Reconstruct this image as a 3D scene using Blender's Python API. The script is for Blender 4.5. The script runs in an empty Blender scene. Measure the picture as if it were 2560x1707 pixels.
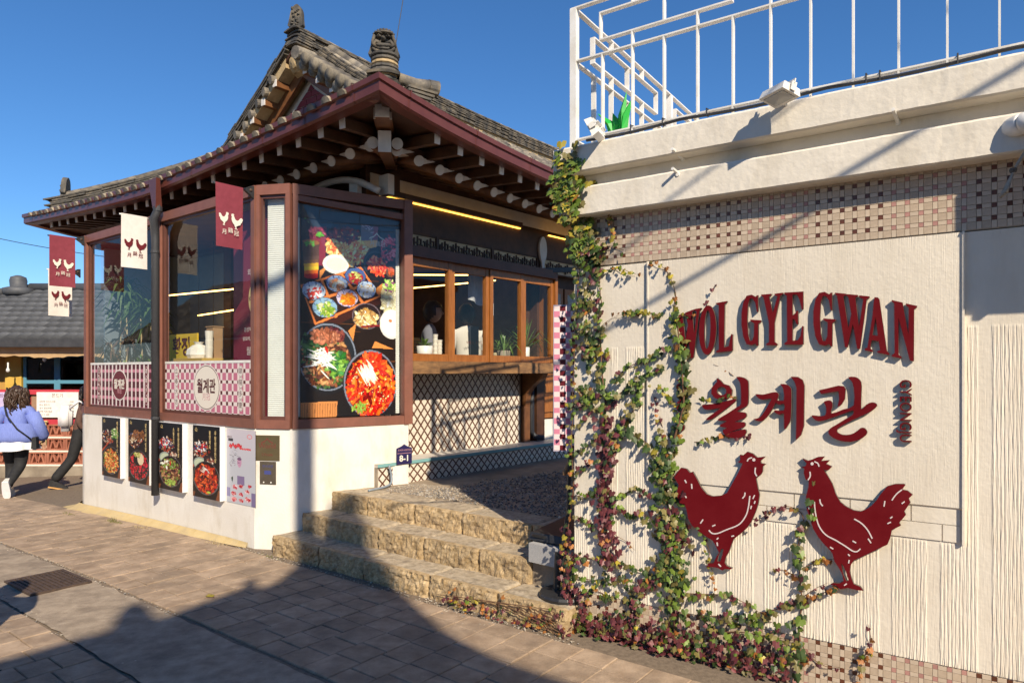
import bpy, bmesh, math, random
import numpy as np
from mathutils import Vector, Matrix, noise

sc = bpy.context.scene
COL = sc.collection
rnd = random.Random(7)
npr = np.random.default_rng(11)
R = math.radians

# ------------------------------------------------------------------ camera, sky, sun, exposure
EYE = 1.65
cam_d = bpy.data.cameras.new('camera')
cam = bpy.data.objects.new('camera', cam_d)
COL.objects.link(cam)
cam.location = (0, 0, EYE)
cam.rotation_euler = (R(90), 0, 0)
cam_d.sensor_width = 36.0
cam_d.lens = 24.0
cam_d.shift_y = 0.0291
cam_d.clip_start = 0.05
cam_d.clip_end = 3000
sc.camera = cam

SUN_EL = R(36)
SH = Vector((0.36, -0.933, 0)).normalized()          # horizontal direction towards the sun
SUN = Vector((SH.x * math.cos(SUN_EL), SH.y * math.cos(SUN_EL), math.sin(SUN_EL)))
w = bpy.data.worlds.new('World')
sc.world = w
w.use_nodes = True
nt = w.node_tree
nt.nodes.clear()
sky = nt.nodes.new('ShaderNodeTexSky')
sky.sky_type = 'NISHITA'
sky.sun_disc = False
sky.sun_elevation = SUN_EL
sky.sun_rotation = math.atan2(SH.x, SH.y)
sky.air_density = 1.0
sky.dust_density = 0.0
sky.ozone_density = 8.0
sky.altitude = 100
bg = nt.nodes.new('ShaderNodeBackground')
bg.inputs[1].default_value = 0.10
wo = nt.nodes.new('ShaderNodeOutputWorld')
hs = nt.nodes.new('ShaderNodeHueSaturation')
hs.inputs['Saturation'].default_value = 1.1
nt.links.new(sky.outputs[0], hs.inputs['Color'])
nt.links.new(hs.outputs[0], bg.inputs[0])
nt.links.new(bg.outputs[0], wo.inputs[0])
sl = bpy.data.lights.new('sun', 'SUN')
sl.energy = 4.6
sl.angle = R(0.55)
sl.color = (1.0, 0.87, 0.68)
so = bpy.data.objects.new('sun', sl)
COL.objects.link(so)
so.rotation_euler = SUN.to_track_quat('Z', 'Y').to_euler()
so.location = SUN * 60
sc.view_settings.view_transform = 'Standard'
sc.view_settings.look = 'None'
sc.view_settings.exposure = 0.5
sc.view_settings.gamma = 1.0
sc.view_settings.use_curve_mapping = False
sc.cycles.use_denoising = True
sc.cycles.max_bounces = 8
sc.cycles.transparent_max_bounces = 12

# ------------------------------------------------------------------ frames of the place
# L: the street frame (a runs along the street to the right, b goes back into the plots)
LO = Vector((-2.38, 6.40, 0)); LA = Vector((0.791, -0.612, 0)); LB = Vector((0.612, 0.791, 0))
def L(a, b, z=0.0): return LO + LA * a + LB * b + Vector((0, 0, z))
# W: the white wall on the right (t along it, q out of it towards the street)
W0 = Vector((0.36, 4.39, 0)); WT = Vector((0.828, -0.561, 0)).normalized(); WQ = Vector((-0.561, -0.828, 0)).normalized()
def W(t, q, z=0.0): return W0 + WT * t + WQ * q + Vector((0, 0, z))
# H: the wooden window side of the restaurant (s along it, q out of it)
H0 = L(0.68, 1.29); HS = Vector((0.6645, 0.747, 0)).normalized(); HQ = Vector((0.747, -0.6645, 0)).normalized()
def H(s, q, z=0.0): return H0 + HS * s + HQ * q + Vector((0, 0, z))
ZV = Vector((0, 0, 1))
F = 1706.67
def ray(u, v): return Vector(((u - 1280) / F, 1.0, -(v - 928) / F))
def on_plane(u, v, p0, n):
    d = ray(u, v); o = Vector((0, 0, EYE))
    k = (p0 - o).dot(n) / d.dot(n)
    return o + d * k
def on_wall(u, v, q=0.0):            # measured picture point -> (t, z) on the wall plane
    p = on_plane(u, v, W(0, q), WQ)
    return (p - W0).dot(WT), p.z
def on_bay(u, v, b=0.0):             # -> (a, z) on the front of the glass bay
    p = on_plane(u, v, L(0, b), LB)
    return (p - LO).dot(LA), p.z

def gz(x, y):                        # the street falls gently to the far left
    s = -(x - LO.x) * LA.x - (y - LO.y) * LA.y
    s = min(max(s, -6.0), 16.0)
    return -0.038 * (math.log1p(math.exp(1.2 * (s - 0.6))) / 1.2)
def LG(a, b, dz=0.0):
    p = L(a, b); p.z = gz(p.x, p.y) + dz; return p

# ------------------------------------------------------------------ materials
MATS = {}
def srgb(r, g, b):
    f = lambda c: (c / 255 / 12.92) if c / 255 <= 0.04045 else ((c / 255 + 0.055) / 1.055) ** 2.4
    return (f(r), f(g), f(b), 1.0)
def mat(name, c1, c2=None, rough=0.6, scale=8.0, detail=6.0, bump=0.0, bscale=None, metal=0.0, spec=0.5,
        coords='Object', var=0.0, stretch=None, contrast=(0.35, 0.65), emit=None, estr=1.0, dirt=None, dirt_scale=1.3, coat=0.0, dstretch=None, drange=(0.48, 0.72)):
    """one noise-mixed procedural surface; var = brightness change from piece to piece"""
    if name in MATS: return MATS[name]
    m = bpy.data.materials.new(name); m.use_nodes = True
    n = m.node_tree.nodes; l = m.node_tree.links
    p = n['Principled BSDF']
    p.inputs['Roughness'].default_value = rough
    p.inputs['Metallic'].default_value = metal
    p.inputs['Specular IOR Level'].default_value = spec
    if coat: p.inputs['Coat Weight'].default_value = coat
    if coords == 'World':
        tc = n.new('ShaderNodeNewGeometry'); coords = 'Position'
    else: tc = n.new('ShaderNodeTexCoord')
    mp = n.new('ShaderNodeMapping'); l.new(tc.outputs[coords], mp.inputs[0])
    if stretch: mp.inputs['Scale'].default_value = stretch
    src = None
    if c2 is None: c2 = c1
    tx = n.new('ShaderNodeTexNoise'); tx.inputs['Scale'].default_value = scale; tx.inputs['Detail'].default_value = detail
    tx.inputs['Roughness'].default_value = 0.62
    l.new(mp.outputs[0], tx.inputs['Vector'])
    rp = n.new('ShaderNodeValToRGB'); rp.color_ramp.elements[0].position = contrast[0]; rp.color_ramp.elements[1].position = contrast[1]
    rp.color_ramp.elements[0].color = c1; rp.color_ramp.elements[1].color = c2
    l.new(tx.outputs['Fac'], rp.inputs[0])
    src = rp.outputs[0]
    if dirt:
        t2 = n.new('ShaderNodeTexNoise'); t2.inputs['Scale'].default_value = dirt_scale; t2.inputs['Detail'].default_value = 8; t2.inputs['Roughness'].default_value = 0.7
        md = n.new('ShaderNodeMapping'); l.new(tc.outputs[coords], md.inputs[0]); l.new(md.outputs[0], t2.inputs['Vector'])
        if dstretch: md.inputs['Scale'].default_value = dstretch
        r2 = n.new('ShaderNodeValToRGB'); r2.color_ramp.elements[0].position = drange[0]; r2.color_ramp.elements[1].position = drange[1]
        r2.color_ramp.elements[0].color = (0, 0, 0, 1); r2.color_ramp.elements[1].color = (1, 1, 1, 1)
        l.new(t2.outputs['Fac'], r2.inputs[0])
        mx = n.new('ShaderNodeMixRGB'); mx.blend_type = 'MIX'; l.new(r2.outputs[0], mx.inputs[0]); l.new(src, mx.inputs[1]); mx.inputs[2].default_value = dirt
        src = mx.outputs[0]
    if var:
        oi = n.new('ShaderNodeObjectInfo'); ge = n.new('ShaderNodeNewGeometry')
        ad = n.new('ShaderNodeMath'); ad.operation = 'ADD'; l.new(oi.outputs['Random'], ad.inputs[0]); l.new(ge.outputs['Random Per Island'], ad.inputs[1])
        fr = n.new('ShaderNodeMath'); fr.operation = 'FRACT'; l.new(ad.outputs[0], fr.inputs[0])
        mr = n.new('ShaderNodeMapRange'); mr.inputs[3].default_value = 1 - var; mr.inputs[4].default_value = 1 + var; l.new(fr.outputs[0], mr.inputs[0])
        hv = n.new('ShaderNodeHueSaturation'); l.new(mr.outputs[0], hv.inputs['Value']); l.new(src, hv.inputs['Color'])
        src = hv.outputs[0]
    l.new(src, p.inputs['Base Color'])
    if bump:
        b = n.new('ShaderNodeBump'); b.inputs['Strength'].default_value = bump; b.inputs['Distance'].default_value = 0.006
        tb = n.new('ShaderNodeTexNoise'); tb.inputs['Scale'].default_value = bscale or scale * 4; tb.inputs['Detail'].default_value = 5
        l.new(mp.outputs[0], tb.inputs['Vector']); l.new(tb.outputs['Fac'], b.inputs['Height']); l.new(b.outputs[0], p.inputs['Normal'])
    if emit:
        p.inputs['Emission Color'].default_value = emit; p.inputs['Emission Strength'].default_value = estr
    MATS[name] = m
    return m

def glass_mat(name, tint=(0.93, 0.96, 0.97, 1), ior=1.5):
    if name in MATS: return MATS[name]
    m = bpy.data.materials.new(name); m.use_nodes = True
    n = m.node_tree.nodes; l = m.node_tree.links; n.remove(n['Principled BSDF'])
    t = n.new('ShaderNodeBsdfTransparent'); t.inputs[0].default_value = tint
    g = n.new('ShaderNodeBsdfGlossy'); g.inputs['Roughness'].default_value = 0.006
    lw = n.new('ShaderNodeLayerWeight'); pw_ = n.new('ShaderNodeMath'); pw_.operation = 'POWER'; pw_.inputs[1].default_value = 5.0; l.new(lw.outputs['Facing'], pw_.inputs[0])
    fz = n.new('ShaderNodeMapRange'); fz.inputs[3].default_value = 0.045; fz.inputs[4].default_value = 1.0; l.new(pw_.outputs[0], fz.inputs[0])
    tcx = n.new('ShaderNodeTexCoord'); nz = n.new('ShaderNodeTexNoise'); nz.inputs['Scale'].default_value = 1.6; l.new(tcx.outputs['Object'], nz.inputs['Vector'])
    bp = n.new('ShaderNodeBump'); bp.inputs['Strength'].default_value = 0.02; bp.inputs['Distance'].default_value = 0.05
    l.new(nz.outputs['Fac'], bp.inputs['Height']); l.new(bp.outputs[0], g.inputs['Normal'])
    mx = n.new('ShaderNodeMixShader'); l.new(fz.outputs[0], mx.inputs[0]); l.new(t.outputs[0], mx.inputs[1]); l.new(g.outputs[0], mx.inputs[2])
    l.new(mx.outputs[0], n['Material Output'].inputs['Surface'])
    MATS[name] = m
    return m

def print_mat(name='printed_sheet', rough=0.35):
    if name in MATS: return MATS[name]
    m = bpy.data.materials.new(name); m.use_nodes = True
    n = m.node_tree.nodes; l = m.node_tree.links; p = n['Principled BSDF']
    a = n.new('ShaderNodeAttribute'); a.attribute_name = 'Col'
    l.new(a.outputs['Color'], p.inputs['Base Color']); p.inputs['Roughness'].default_value = rough
    MATS[name] = m
    return m

def glow(name, col, strength):
    return mat(name, col, col, emit=col, estr=strength)

# ------------------------------------------------------------------ mesh helpers
class MB:
    def __init__(self): self.v = []; self.f = []; self.m = []
    def add(self, vs, fs, mi=0):
        k = len(self.v)
        self.v.extend([tuple(p) for p in vs]); self.f.extend([tuple(i + k for i in f) for f in fs]); self.m.extend([mi] * len(fs))
        return self
    def hexa(self, c, mi=0):          # 8 corners: bottom ring then top ring
        return self.add(c, [(3, 2, 1, 0), (4, 5, 6, 7), (0, 1, 5, 4), (1, 2, 6, 5), (2, 3, 7, 6), (3, 0, 4, 7)], mi)
    def box(self, fr, a0, a1, b0, b1, z0, z1, mi=0):
        return self.hexa([fr(a0, b0, z0), fr(a1, b0, z0), fr(a1, b1, z0), fr(a0, b1, z0), fr(a0, b0, z1), fr(a1, b0, z1), fr(a1, b1, z1), fr(a0, b1, z1)], mi)
    def bar(self, p, q, wx, wz, up=ZV, mi=0):   # rectangular bar from p to q
        p = Vector(p); q = Vector(q); d = (q - p).normalized()
        s = d.cross(up)
        if s.length < 1e-4: s = d.cross(Vector((1, 0, 0)))
        s.normalize(); u = s.cross(d).normalized()
        s *= wx / 2; u *= wz / 2
        return self.hexa([p - s - u, p + s - u, q + s - u, q - s - u, p - s + u, p + s + u, q + s + u, q - s + u], mi)
    def tube(self, pts, r, n=8, mi=0, cap=True):
        pts = [Vector(p) for p in pts]; rings = []
        rs = r if isinstance(r, (list, tuple)) else [r] * len(pts)
        prev = None
        for i, p in enumerate(pts):
            d = (pts[min(i + 1, len(pts) - 1)] - pts[max(i - 1, 0)]).normalized()
            if prev is None:
                s = d.cross(ZV)
                if s.length < 1e-3: s = d.cross(Vector((1, 0, 0)))
            else:
                s = prev - d * prev.dot(d)
            s.normalize(); prev = s; u = d.cross(s)
            rings.append([p + (s * math.cos(2 * math.pi * k / n) + u * math.sin(2 * math.pi * k / n)) * rs[i] for k in range(n)])
        vs = [q for rg in rings for q in rg]; fs = []
        for i in range(len(pts) - 1):
            for k in range(n):
                fs.append((i * n + k, i * n + (k + 1) % n, (i + 1) * n + (k + 1) % n, (i + 1) * n + k))
        if cap:
            fs.append(tuple(range(n - 1, -1, -1))); fs.append(tuple(range((len(pts) - 1) * n, len(pts) * n)))
        return self.add(vs, fs, mi)
    def lathe(self, base, prof, n=16, mi=0, axis=ZV):
        ax = Vector(axis).normalized(); s = ax.cross(Vector((1, 0, 0)) if abs(ax.x) < 0.9 else Vector((0, 1, 0))).normalized(); u = ax.cross(s)
        vs = []; fs = []
        for (r, h) in prof:
            for k in range(n):
                vs.append(Vector(base) + ax * h + (s * math.cos(2 * math.pi * k / n) + u * math.sin(2 * math.pi * k / n)) * r)
        for i in range(len(prof) - 1):
            for k in range(n):
                fs.append((i * n + k, i * n + (k + 1) % n, (i + 1) * n + (k + 1) % n, (i + 1) * n + k))
        fs.append(tuple(range(n - 1, -1, -1))); fs.append(tuple(range((len(prof) - 1) * n, len(prof) * n)))
        return self.add(vs, fs, mi)
    def grid(self, fn, us, vs_, mi=0):
        nu, nv = len(us), len(vs_)
        pts = [fn(u, v) for v in vs_ for u in us]
        fs = [(j * nu + i, j * nu + i + 1, (j + 1) * nu + i + 1, (j + 1) * nu + i) for j in range(nv - 1) for i in range(nu - 1)]
        return self.add(pts, fs, mi)
    def sheet(self, poly, off):       # closed polygon (3-D points) thickened by vector off
        n = len(poly); off = Vector(off)
        vs = [Vector(p) for p in poly] + [Vector(p) + off for p in poly]
        fs = [tuple(range(n - 1, -1, -1)), tuple(range(n, 2 * n))] + [(i, (i + 1) % n, n + (i + 1) % n, n + i) for i in range(n)]
        return self.add(vs, fs)
    def mesh(self, name, mats, smooth=False):
        me = bpy.data.meshes.new(name)
        me.from_pydata(self.v, [], self.f)
        for m in (mats if isinstance(mats, (list, tuple)) else [mats]): me.materials.append(m)
        if any(self.m): me.polygons.foreach_set('material_index', self.m)
        if smooth: me.polygons.foreach_set('use_smooth', [True] * len(me.polygons))
        me.update()
        return me
    def obj(self, name, mats, parent=None, smooth=False, fix=True):
        me = self.mesh(name, mats, smooth)
        if fix:
            bm = bmesh.new(); bm.from_mesh(me); bmesh.ops.recalc_face_normals(bm, faces=bm.faces); bm.to_mesh(me); bm.free()
        return place(name, me, parent)

def place(name, me, parent=None, mw=None):
    o = bpy.data.objects.new(name, me); COL.objects.link(o)
    if parent is not None: adopt(o, parent)
    if mw is not None: o.matrix_basis = mw
    return o
INV = {}
def adopt(o, parent):
    o.parent = parent
    o.matrix_parent_inverse = INV.get(parent.name, Matrix.Identity(4))   # meshes keep world coordinates
def tag(o, label, cat, group=None):
    o['label'] = label; o['category'] = cat
    if group: o['group'] = group
    return o
def thing(name, label, cat, loc=(0, 0, 0), group=None):
    o = bpy.data.objects.new(name, None); COL.objects.link(o)
    o.location = loc; o.empty_display_size = 0.1
    INV[o.name] = Matrix.Translation(-Vector(loc))
    return tag(o, label, cat, group)
def structure(o): o['kind'] = 'structure'; return o
def stuff(o): o['kind'] = 'stuff'; return o

def in_view(p):
    if p.y < 0.2: return False
    x = p.x / p.y; z = (p.z - EYE) / p.y
    return abs(x) < 0.78 and -0.49 < z < 0.57
def pieces(name, parent, protos, items, limit=300, rest_name=None, key=None):
    """items: (proto index, matrix). The ones that show largest become objects, the rest one joined part."""
    meshes = protos
    rank = []
    for i, (k, M) in enumerate(items):
        p = M.translation
        sc_ = M.to_scale(); size = (abs(sc_.x) + abs(sc_.y) + abs(sc_.z)) / 3
        vis = 1.0 if in_view(p) else 0.02
        rank.append((-(vis * size / max(0.3, (p - Vector((0, 0, EYE))).length)), i))
    rank.sort()
    pick = [i for _, i in rank[:limit]]; rest = [i for _, i in rank[limit:]]
    for i in pick:
        k, M = items[i]
        place(name, meshes[k], parent, M)
    if rest:
        V = []; Fc = []; MI = []; off = 0; mats = []
        cache = {}
        for k, me in enumerate(meshes):
            co = np.empty(len(me.vertices) * 3); me.vertices.foreach_get('co', co)
            base = len(mats); mats += [mm for mm in me.materials]
            cache[k] = (np.c_[co.reshape(-1, 3), np.ones(len(me.vertices))], [tuple(p.vertices) for p in me.polygons], [p.material_index + base for p in me.polygons])
        for i in rest:
            k, M = items[i]; co, fs, mi = cache[k]
            V.append((co @ np.array(M).T)[:, :3]); Fc.extend([tuple(x + off for x in f) for f in fs]); MI.extend(mi); off += len(co)
        me = bpy.data.meshes.new(rest_name or name)
        me.from_pydata(np.concatenate(V).tolist(), [], Fc)
        for mm in mats: me.materials.append(mm)
        me.polygons.foreach_set('material_index', MI)
        me.update()
        stuff(place(rest_name or (name + '_field'), me, parent))
def frame(o, x, y, z):                # matrix from origin and three axis vectors
    return Matrix(((x[0], y[0], z[0], o[0]), (x[1], y[1], z[1], o[1]), (x[2], y[2], z[2], o[2]), (0, 0, 0, 1)))

WORK = bpy.data.scenes.new('workbench')        # a bare scene for turning curves and modifiers into meshes
def to_mesh_obj(o):
    WORK.collection.objects.link(o)
    with bpy.context.temp_override(scene=WORK, view_layer=WORK.view_layers[0]):
        dg = bpy.context.evaluated_depsgraph_get()
        dg.update()
    return bpy.data.meshes.new_from_object(o.evaluated_get(dg))
def text_mesh(body, size=1.0, extrude=0.0, sx=1.0, align='CENTER', weight=0.0):
    c = bpy.data.curves.new('lettering', 'FONT'); c.body = body; c.size = size; c.extrude = extrude
    c.align_x = align; c.align_y = 'CENTER'; c.offset = weight; c.resolution_u = 3
    o = bpy.data.objects.new('lettering', c)
    me = to_mesh_obj(o)
    bpy.data.objects.remove(o); bpy.data.curves.remove(c)
    if sx != 1.0: me.transform(Matrix.Diagonal((sx, 1, 1, 1)))
    return me
def text_obj(name, body, mats, parent, org, x, y, nrm, size, extrude=0.001, sx=1.0, align='CENTER', weight=0.0):
    me = text_mesh(body, size, extrude, sx, align, weight)
    me.materials.clear(); me.materials.append(mats)
    return place(name, me, parent, frame(org, x, y, nrm))
def outline_mesh(loops, depth, res=1):
    """filled outline (list of 2-D loops, even-odd) with thickness depth, z from 0 to depth"""
    c = bpy.data.curves.new('outline', 'CURVE'); c.dimensions = '2D'; c.fill_mode = 'BOTH'; c.extrude = depth / 2
    for lp in loops:
        s = c.splines.new('POLY'); s.points.add(len(lp) - 1); s.use_cyclic_u = True
        for i, (x, y) in enumerate(lp): s.points[i].co = (x, y, 0, 1)
    o = bpy.data.objects.new('outline', c)
    me = to_mesh_obj(o)
    bpy.data.objects.remove(o); bpy.data.curves.remove(c)
    me.transform(Matrix.Translation((0, 0, depth / 2)))
    return me
def smooth_loop(pts, n=4, closed=True):     # Catmull-Rom through the points
    out = []; N = len(pts)
    for i in range(N if closed else N - 1):
        g = lambda j: pts[j % N] if closed else pts[min(max(j, 0), N - 1)]
        p0, p1, p2, p3 = g(i - 1), g(i), g(i + 1), g(i + 2)
        for k in range(n):
            t = k / n
            out.append(tuple(0.5 * ((2 * p1[d]) + (-p0[d] + p2[d]) * t + (2 * p0[d] - 5 * p1[d] + 4 * p2[d] - p3[d]) * t * t + (-p0[d] + 3 * p1[d] - 3 * p2[d] + p3[d]) * t ** 3) for d in range(len(p1))))
    if not closed: out.append(tuple(pts[-1]))
    return out
def ribbon(pts, half):                      # constant-width stroke outline in 2-D
    P = [Vector((p[0], p[1])) for p in pts]; l = []; r = []
    for i, p in enumerate(P):
        d = (P[min(i + 1, len(P) - 1)] - P[max(i - 1, 0)]).normalized(); nrm = Vector((-d.y, d.x))
        l.append(tuple(p + nrm * half)); r.append(tuple(p - nrm * half))
    return l + r[::-1]

# ------------------------------------------------------------------ printed sheets: colours per vertex on a fine grid
class Canvas:
    def __init__(s, nx, ny, col, aspect):
        s.nx, s.ny = nx, ny
        s.px = np.zeros((ny, nx, 3)); s.px[:] = np.array(col) / 255
        s.X, s.Y = np.meshgrid((np.arange(nx) + .5) / nx, (np.arange(ny) + .5) / ny)
        s.asp = aspect                    # height / width
    def mask(s, cx, cy, rx, ry, ang=0):
        dx = s.X - cx; dy = (s.Y - cy) * s.asp
        ca, sa = math.cos(ang), math.sin(ang)
        u = (dx * ca + dy * sa) / rx; v = (-dx * sa + dy * ca) / ry
        return u * u + v * v
    def ell(s, cx, cy, rx, ry, col, ang=0):
        s.px[s.mask(cx, cy, rx, ry, ang) < 1] = np.array(col) / 255
    def rect(s, x0, y0, x1, y1, col):
        s.px[(s.X >= x0) & (s.X < x1) & (s.Y >= y0) & (s.Y < y1)] = np.array(col) / 255
    def grad(s, x0, y0, x1, y1, cols):
        mk = (s.X >= x0) & (s.X < x1) & (s.Y >= y0) & (s.Y < y1)
        t = np.clip((s.Y[mk] - y0) / (y1 - y0), 0, 1) * (len(cols) - 1)
        i = np.minimum(t.astype(int), len(cols) - 2); fr = (t - i)[:, None]; C = np.array(cols) / 255
        s.px[mk] = C[i] * (1 - fr) + C[i + 1] * fr
    def poly(s, pts, col):
        ins = np.zeros(s.X.shape, bool); n = len(pts)
        for i in range(n):
            x1, y1 = pts[i]; x2, y2 = pts[(i + 1) % n]
            if y1 == y2: continue
            c = ((s.Y >= min(y1, y2)) & (s.Y < max(y1, y2))) & (s.X < (x2 - x1) * (s.Y - y1) / (y2 - y1) + x1)
            ins ^= c
        s.px[ins] = np.array(col) / 255
    def dabs(s, cx, cy, rx, ry, pal, n, size, elong=2.2, ang=0, jit=22):
        """food: many small rotated dabs inside an ellipse"""
        for _ in range(n):
            r = math.sqrt(rnd.random()); th = rnd.uniform(0, 6.283)
            u = r * math.cos(th) * rx; v = r * math.sin(th) * ry
            ca, sa = math.cos(ang), math.sin(ang)
            x = cx + u * ca - v * sa; y = cy + (u * sa + v * ca) / s.asp
            c = rnd.choice(pal); j = rnd.uniform(-jit, jit)
            sz = size * rnd.uniform(.5, 1.3)
            s._dab(x, y, sz * elong ** .5, sz / elong ** .5, [min(255, max(0, k + j)) for k in c], rnd.uniform(0, 3.14))
    def _dab(s, x, y, rx, ry, c, a):
        m = max(rx, ry)
        i0 = max(0, int((x - m) * s.nx)); i1 = min(s.nx, int((x + m) * s.nx) + 2)
        j0 = max(0, int((y - m / s.asp) * s.ny)); j1 = min(s.ny, int((y + m / s.asp) * s.ny) + 2)
        if i1 <= i0 or j1 <= j0: return
        X = s.X[j0:j1, i0:i1] - x; Y = (s.Y[j0:j1, i0:i1] - y) * s.asp
        ca, sa = math.cos(a), math.sin(a)
        k = ((X * ca + Y * sa) / rx) ** 2 + ((-X * sa + Y * ca) / ry) ** 2
        mk = k < 1
        sh = (1.12 - 0.35 * k[mk])[:, None]
        s.px[j0:j1, i0:i1][mk] = np.clip(np.array(c) / 255 * sh, 0, 1)
    def streaks(s, cx, cy, n, ln, th, col, a0, a1, sp):
        for _ in range(n):
            s._dab(cx + rnd.gauss(0, sp), cy + rnd.gauss(0, sp) / s.asp, ln * rnd.uniform(.6, 1.1), th, [k + rnd.uniform(-14, 10) for k in col], rnd.uniform(a0, a1))
def printed(name, cv, org, x, y, width, height, nrm, parent, thick=0.002, gain=1.0, rough=0.35):
    """org: top-left corner; x to the right, y down (unit vectors); front on the nrm side"""
    nx, ny = cv.nx, cv.ny
    I, J = np.meshgrid(np.arange(nx + 1) / nx, np.arange(ny + 1) / ny)
    P = (np.array(org)[None, None] + I[..., None] * np.array(x) * width + J[..., None] * np.array(y) * height).reshape(-1, 3)
    idx = np.arange((nx + 1) * (ny + 1)).reshape(ny + 1, nx + 1)
    q = np.stack([idx[:-1, :-1], idx[1:, :-1], idx[1:, 1:], idx[:-1, 1:]], -1).reshape(-1, 4)
    back = P[[0, nx, len(P) - 1, len(P) - 1 - nx]] - np.array(nrm) * thick
    n0 = len(P); P = np.concatenate([P, back])
    me = bpy.data.meshes.new(name)
    extra = [(n0, n0 + 1, n0 + 2, n0 + 3), tuple([0] + list(range(1, nx + 1)) + [n0 + 1, n0]), tuple([int(i) for i in idx[-1]][::-1] + [n0 + 3, n0 + 2]),
             tuple([int(i) for i in idx[:, 0]][::-1] + [n0, n0 + 3]), tuple([int(i) for i in idx[:, -1]] + [n0 + 2, n0 + 1])]
    me.from_pydata(P.tolist(), [], [tuple(int(k) for k in f) for f in q] + extra)
    col = np.clip(cv.px * gain, 0, 1)
    lin = np.where(col <= 0.04045, col / 12.92, ((col + 0.055) / 1.055) ** 2.4)
    a = me.color_attributes.new('Col', 'FLOAT_COLOR', 'CORNER')
    nl = len(me.loops); buf = np.ones((nl, 4)); buf[:, :3] = 0.02
    buf[:nx * ny * 4, :3] = np.repeat(lin.reshape(-1, 3), 4, axis=0)
    a.data.foreach_set('color', buf.ravel())
    me.materials.append(print_mat('printed_sheet_%d' % int(rough * 100), rough))
    me.update()
    return place(name, me, parent)
# ------------------------------------------------------------------ surfaces used in many places
M_sand = mat('sandy_joint', (0.15, 0.112, 0.078, 1), (0.23, 0.175, 0.122, 1), 0.95, 30, bump=0.6)
M_pave = mat('sandstone_paver', (0.27, 0.19, 0.125, 1), (0.42, 0.31, 0.215, 1), 0.85, 7, 9, bump=0.5, bscale=70, var=0.12, dirt=(0.20, 0.148, 0.105, 1), dirt_scale=3.1, coords='World')
M_conc = mat('old_concrete', (0.22, 0.18, 0.135, 1), (0.33, 0.275, 0.21, 1), 0.9, 4, bump=0.5, bscale=60, dirt=(0.17, 0.135, 0.105, 1), dirt_scale=1.6)
M_stone = mat('split_granite', (0.32, 0.215, 0.10, 1), (0.56, 0.42, 0.245, 1), 0.85, 16, 10, bump=0.9, bscale=90, var=0.1, dirt=(0.20, 0.14, 0.085, 1), dirt_scale=9)
M_tread = mat('worn_tread', (0.34, 0.27, 0.18, 1), (0.50, 0.415, 0.30, 1), 0.9, 22, 9, bump=0.7, bscale=120, dirt=(0.15, 0.12, 0.09, 1), dirt_scale=17)
M_granite = mat('grey_granite', (0.30, 0.30, 0.30, 1), (0.50, 0.49, 0.48, 1), 0.7, 180, contrast=(0.3, 0.7))
M_white = mat('white_stucco', (0.74, 0.70, 0.63, 1), (0.80, 0.765, 0.70, 1), 0.85, 3, bump=0.3, bscale=60, dirt=(0.60, 0.54, 0.44, 1), dirt_scale=3.0, dstretch=(1, 1, .35))
M_cream = mat('cream_wall_paint', (0.72, 0.65, 0.54, 1), (0.78, 0.71, 0.60, 1), 0.8, 3, bump=0.3, bscale=45, dirt=(0.64, 0.56, 0.445, 1), dirt_scale=3.2, dstretch=(1, 1, .22), drange=(.46, .8))
M_trim = mat('cream_concrete_paint', (0.72, 0.66, 0.56, 1), (0.78, 0.72, 0.62, 1), 0.8, 4, bump=0.5, bscale=28, dirt=(0.59, 0.52, 0.41, 1), dirt_scale=5, dstretch=(1, 1, .3), drange=(.5, .82))
M_mort = mat('yellow_mortar', (0.50, 0.37, 0.17, 1), (0.60, 0.47, 0.25, 1), 0.95, 6, bump=0.5, bscale=70, dirt=(0.36, 0.27, 0.15, 1), dirt_scale=3)
M_frame = mat('maroon_aluminium', (0.20, 0.078, 0.052, 1), (0.24, 0.096, 0.066, 1), 0.5, 9, dirt=(0.17, 0.075, 0.055, 1), dirt_scale=3.5)
M_gutter = mat('maroon_gutter_metal', (0.125, 0.036, 0.027, 1), (0.16, 0.05, 0.036, 1), 0.3, 5, metal=0.2)
M_wood = mat('dark_timber', (0.045, 0.018, 0.009, 1), (0.09, 0.037, 0.017, 1), 0.55, 5, stretch=(1, 1, 1), bump=0.2, bscale=30)
M_woodm = mat('mid_timber', (0.115, 0.045, 0.016, 1), (0.20, 0.082, 0.028, 1), 0.5, 9, bump=0.15, bscale=40, var=0.08)
M_woodo = mat('orange_timber', (0.25, 0.085, 0.018, 1), (0.35, 0.13, 0.03, 1), 0.4, 7, stretch=(6, 6, 1), bump=0.1, bscale=40, var=0.06)
M_plaster = mat('eave_plaster', (0.62, 0.56, 0.48, 1), (0.70, 0.645, 0.56, 1), 0.9, 6)
M_endw = mat('white_rafter_paint', (0.64, 0.60, 0.56, 1), (0.72, 0.68, 0.63, 1), 0.8, 14)
M_black = mat('black_metal', (0.018, 0.018, 0.02, 1), (0.03, 0.03, 0.032, 1), 0.45, 20)
M_pipe = mat('grey_black_downpipe', (0.025, 0.026, 0.03, 1), (0.05, 0.052, 0.058, 1), 0.55, 120)
M_whitem = mat('white_painted_steel', (0.76, 0.745, 0.70, 1), (0.82, 0.80, 0.76, 1), 0.45, 8, dirt=(0.66, 0.61, 0.52, 1), dirt_scale=5)
M_tile = mat('clay_roof_tile', (0.085, 0.076, 0.066, 1), (0.215, 0.185, 0.145, 1), 0.8, 7, bump=0.5, bscale=40, var=0.35, dirt=(0.30, 0.25, 0.17, 1), dirt_scale=3.5)
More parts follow.
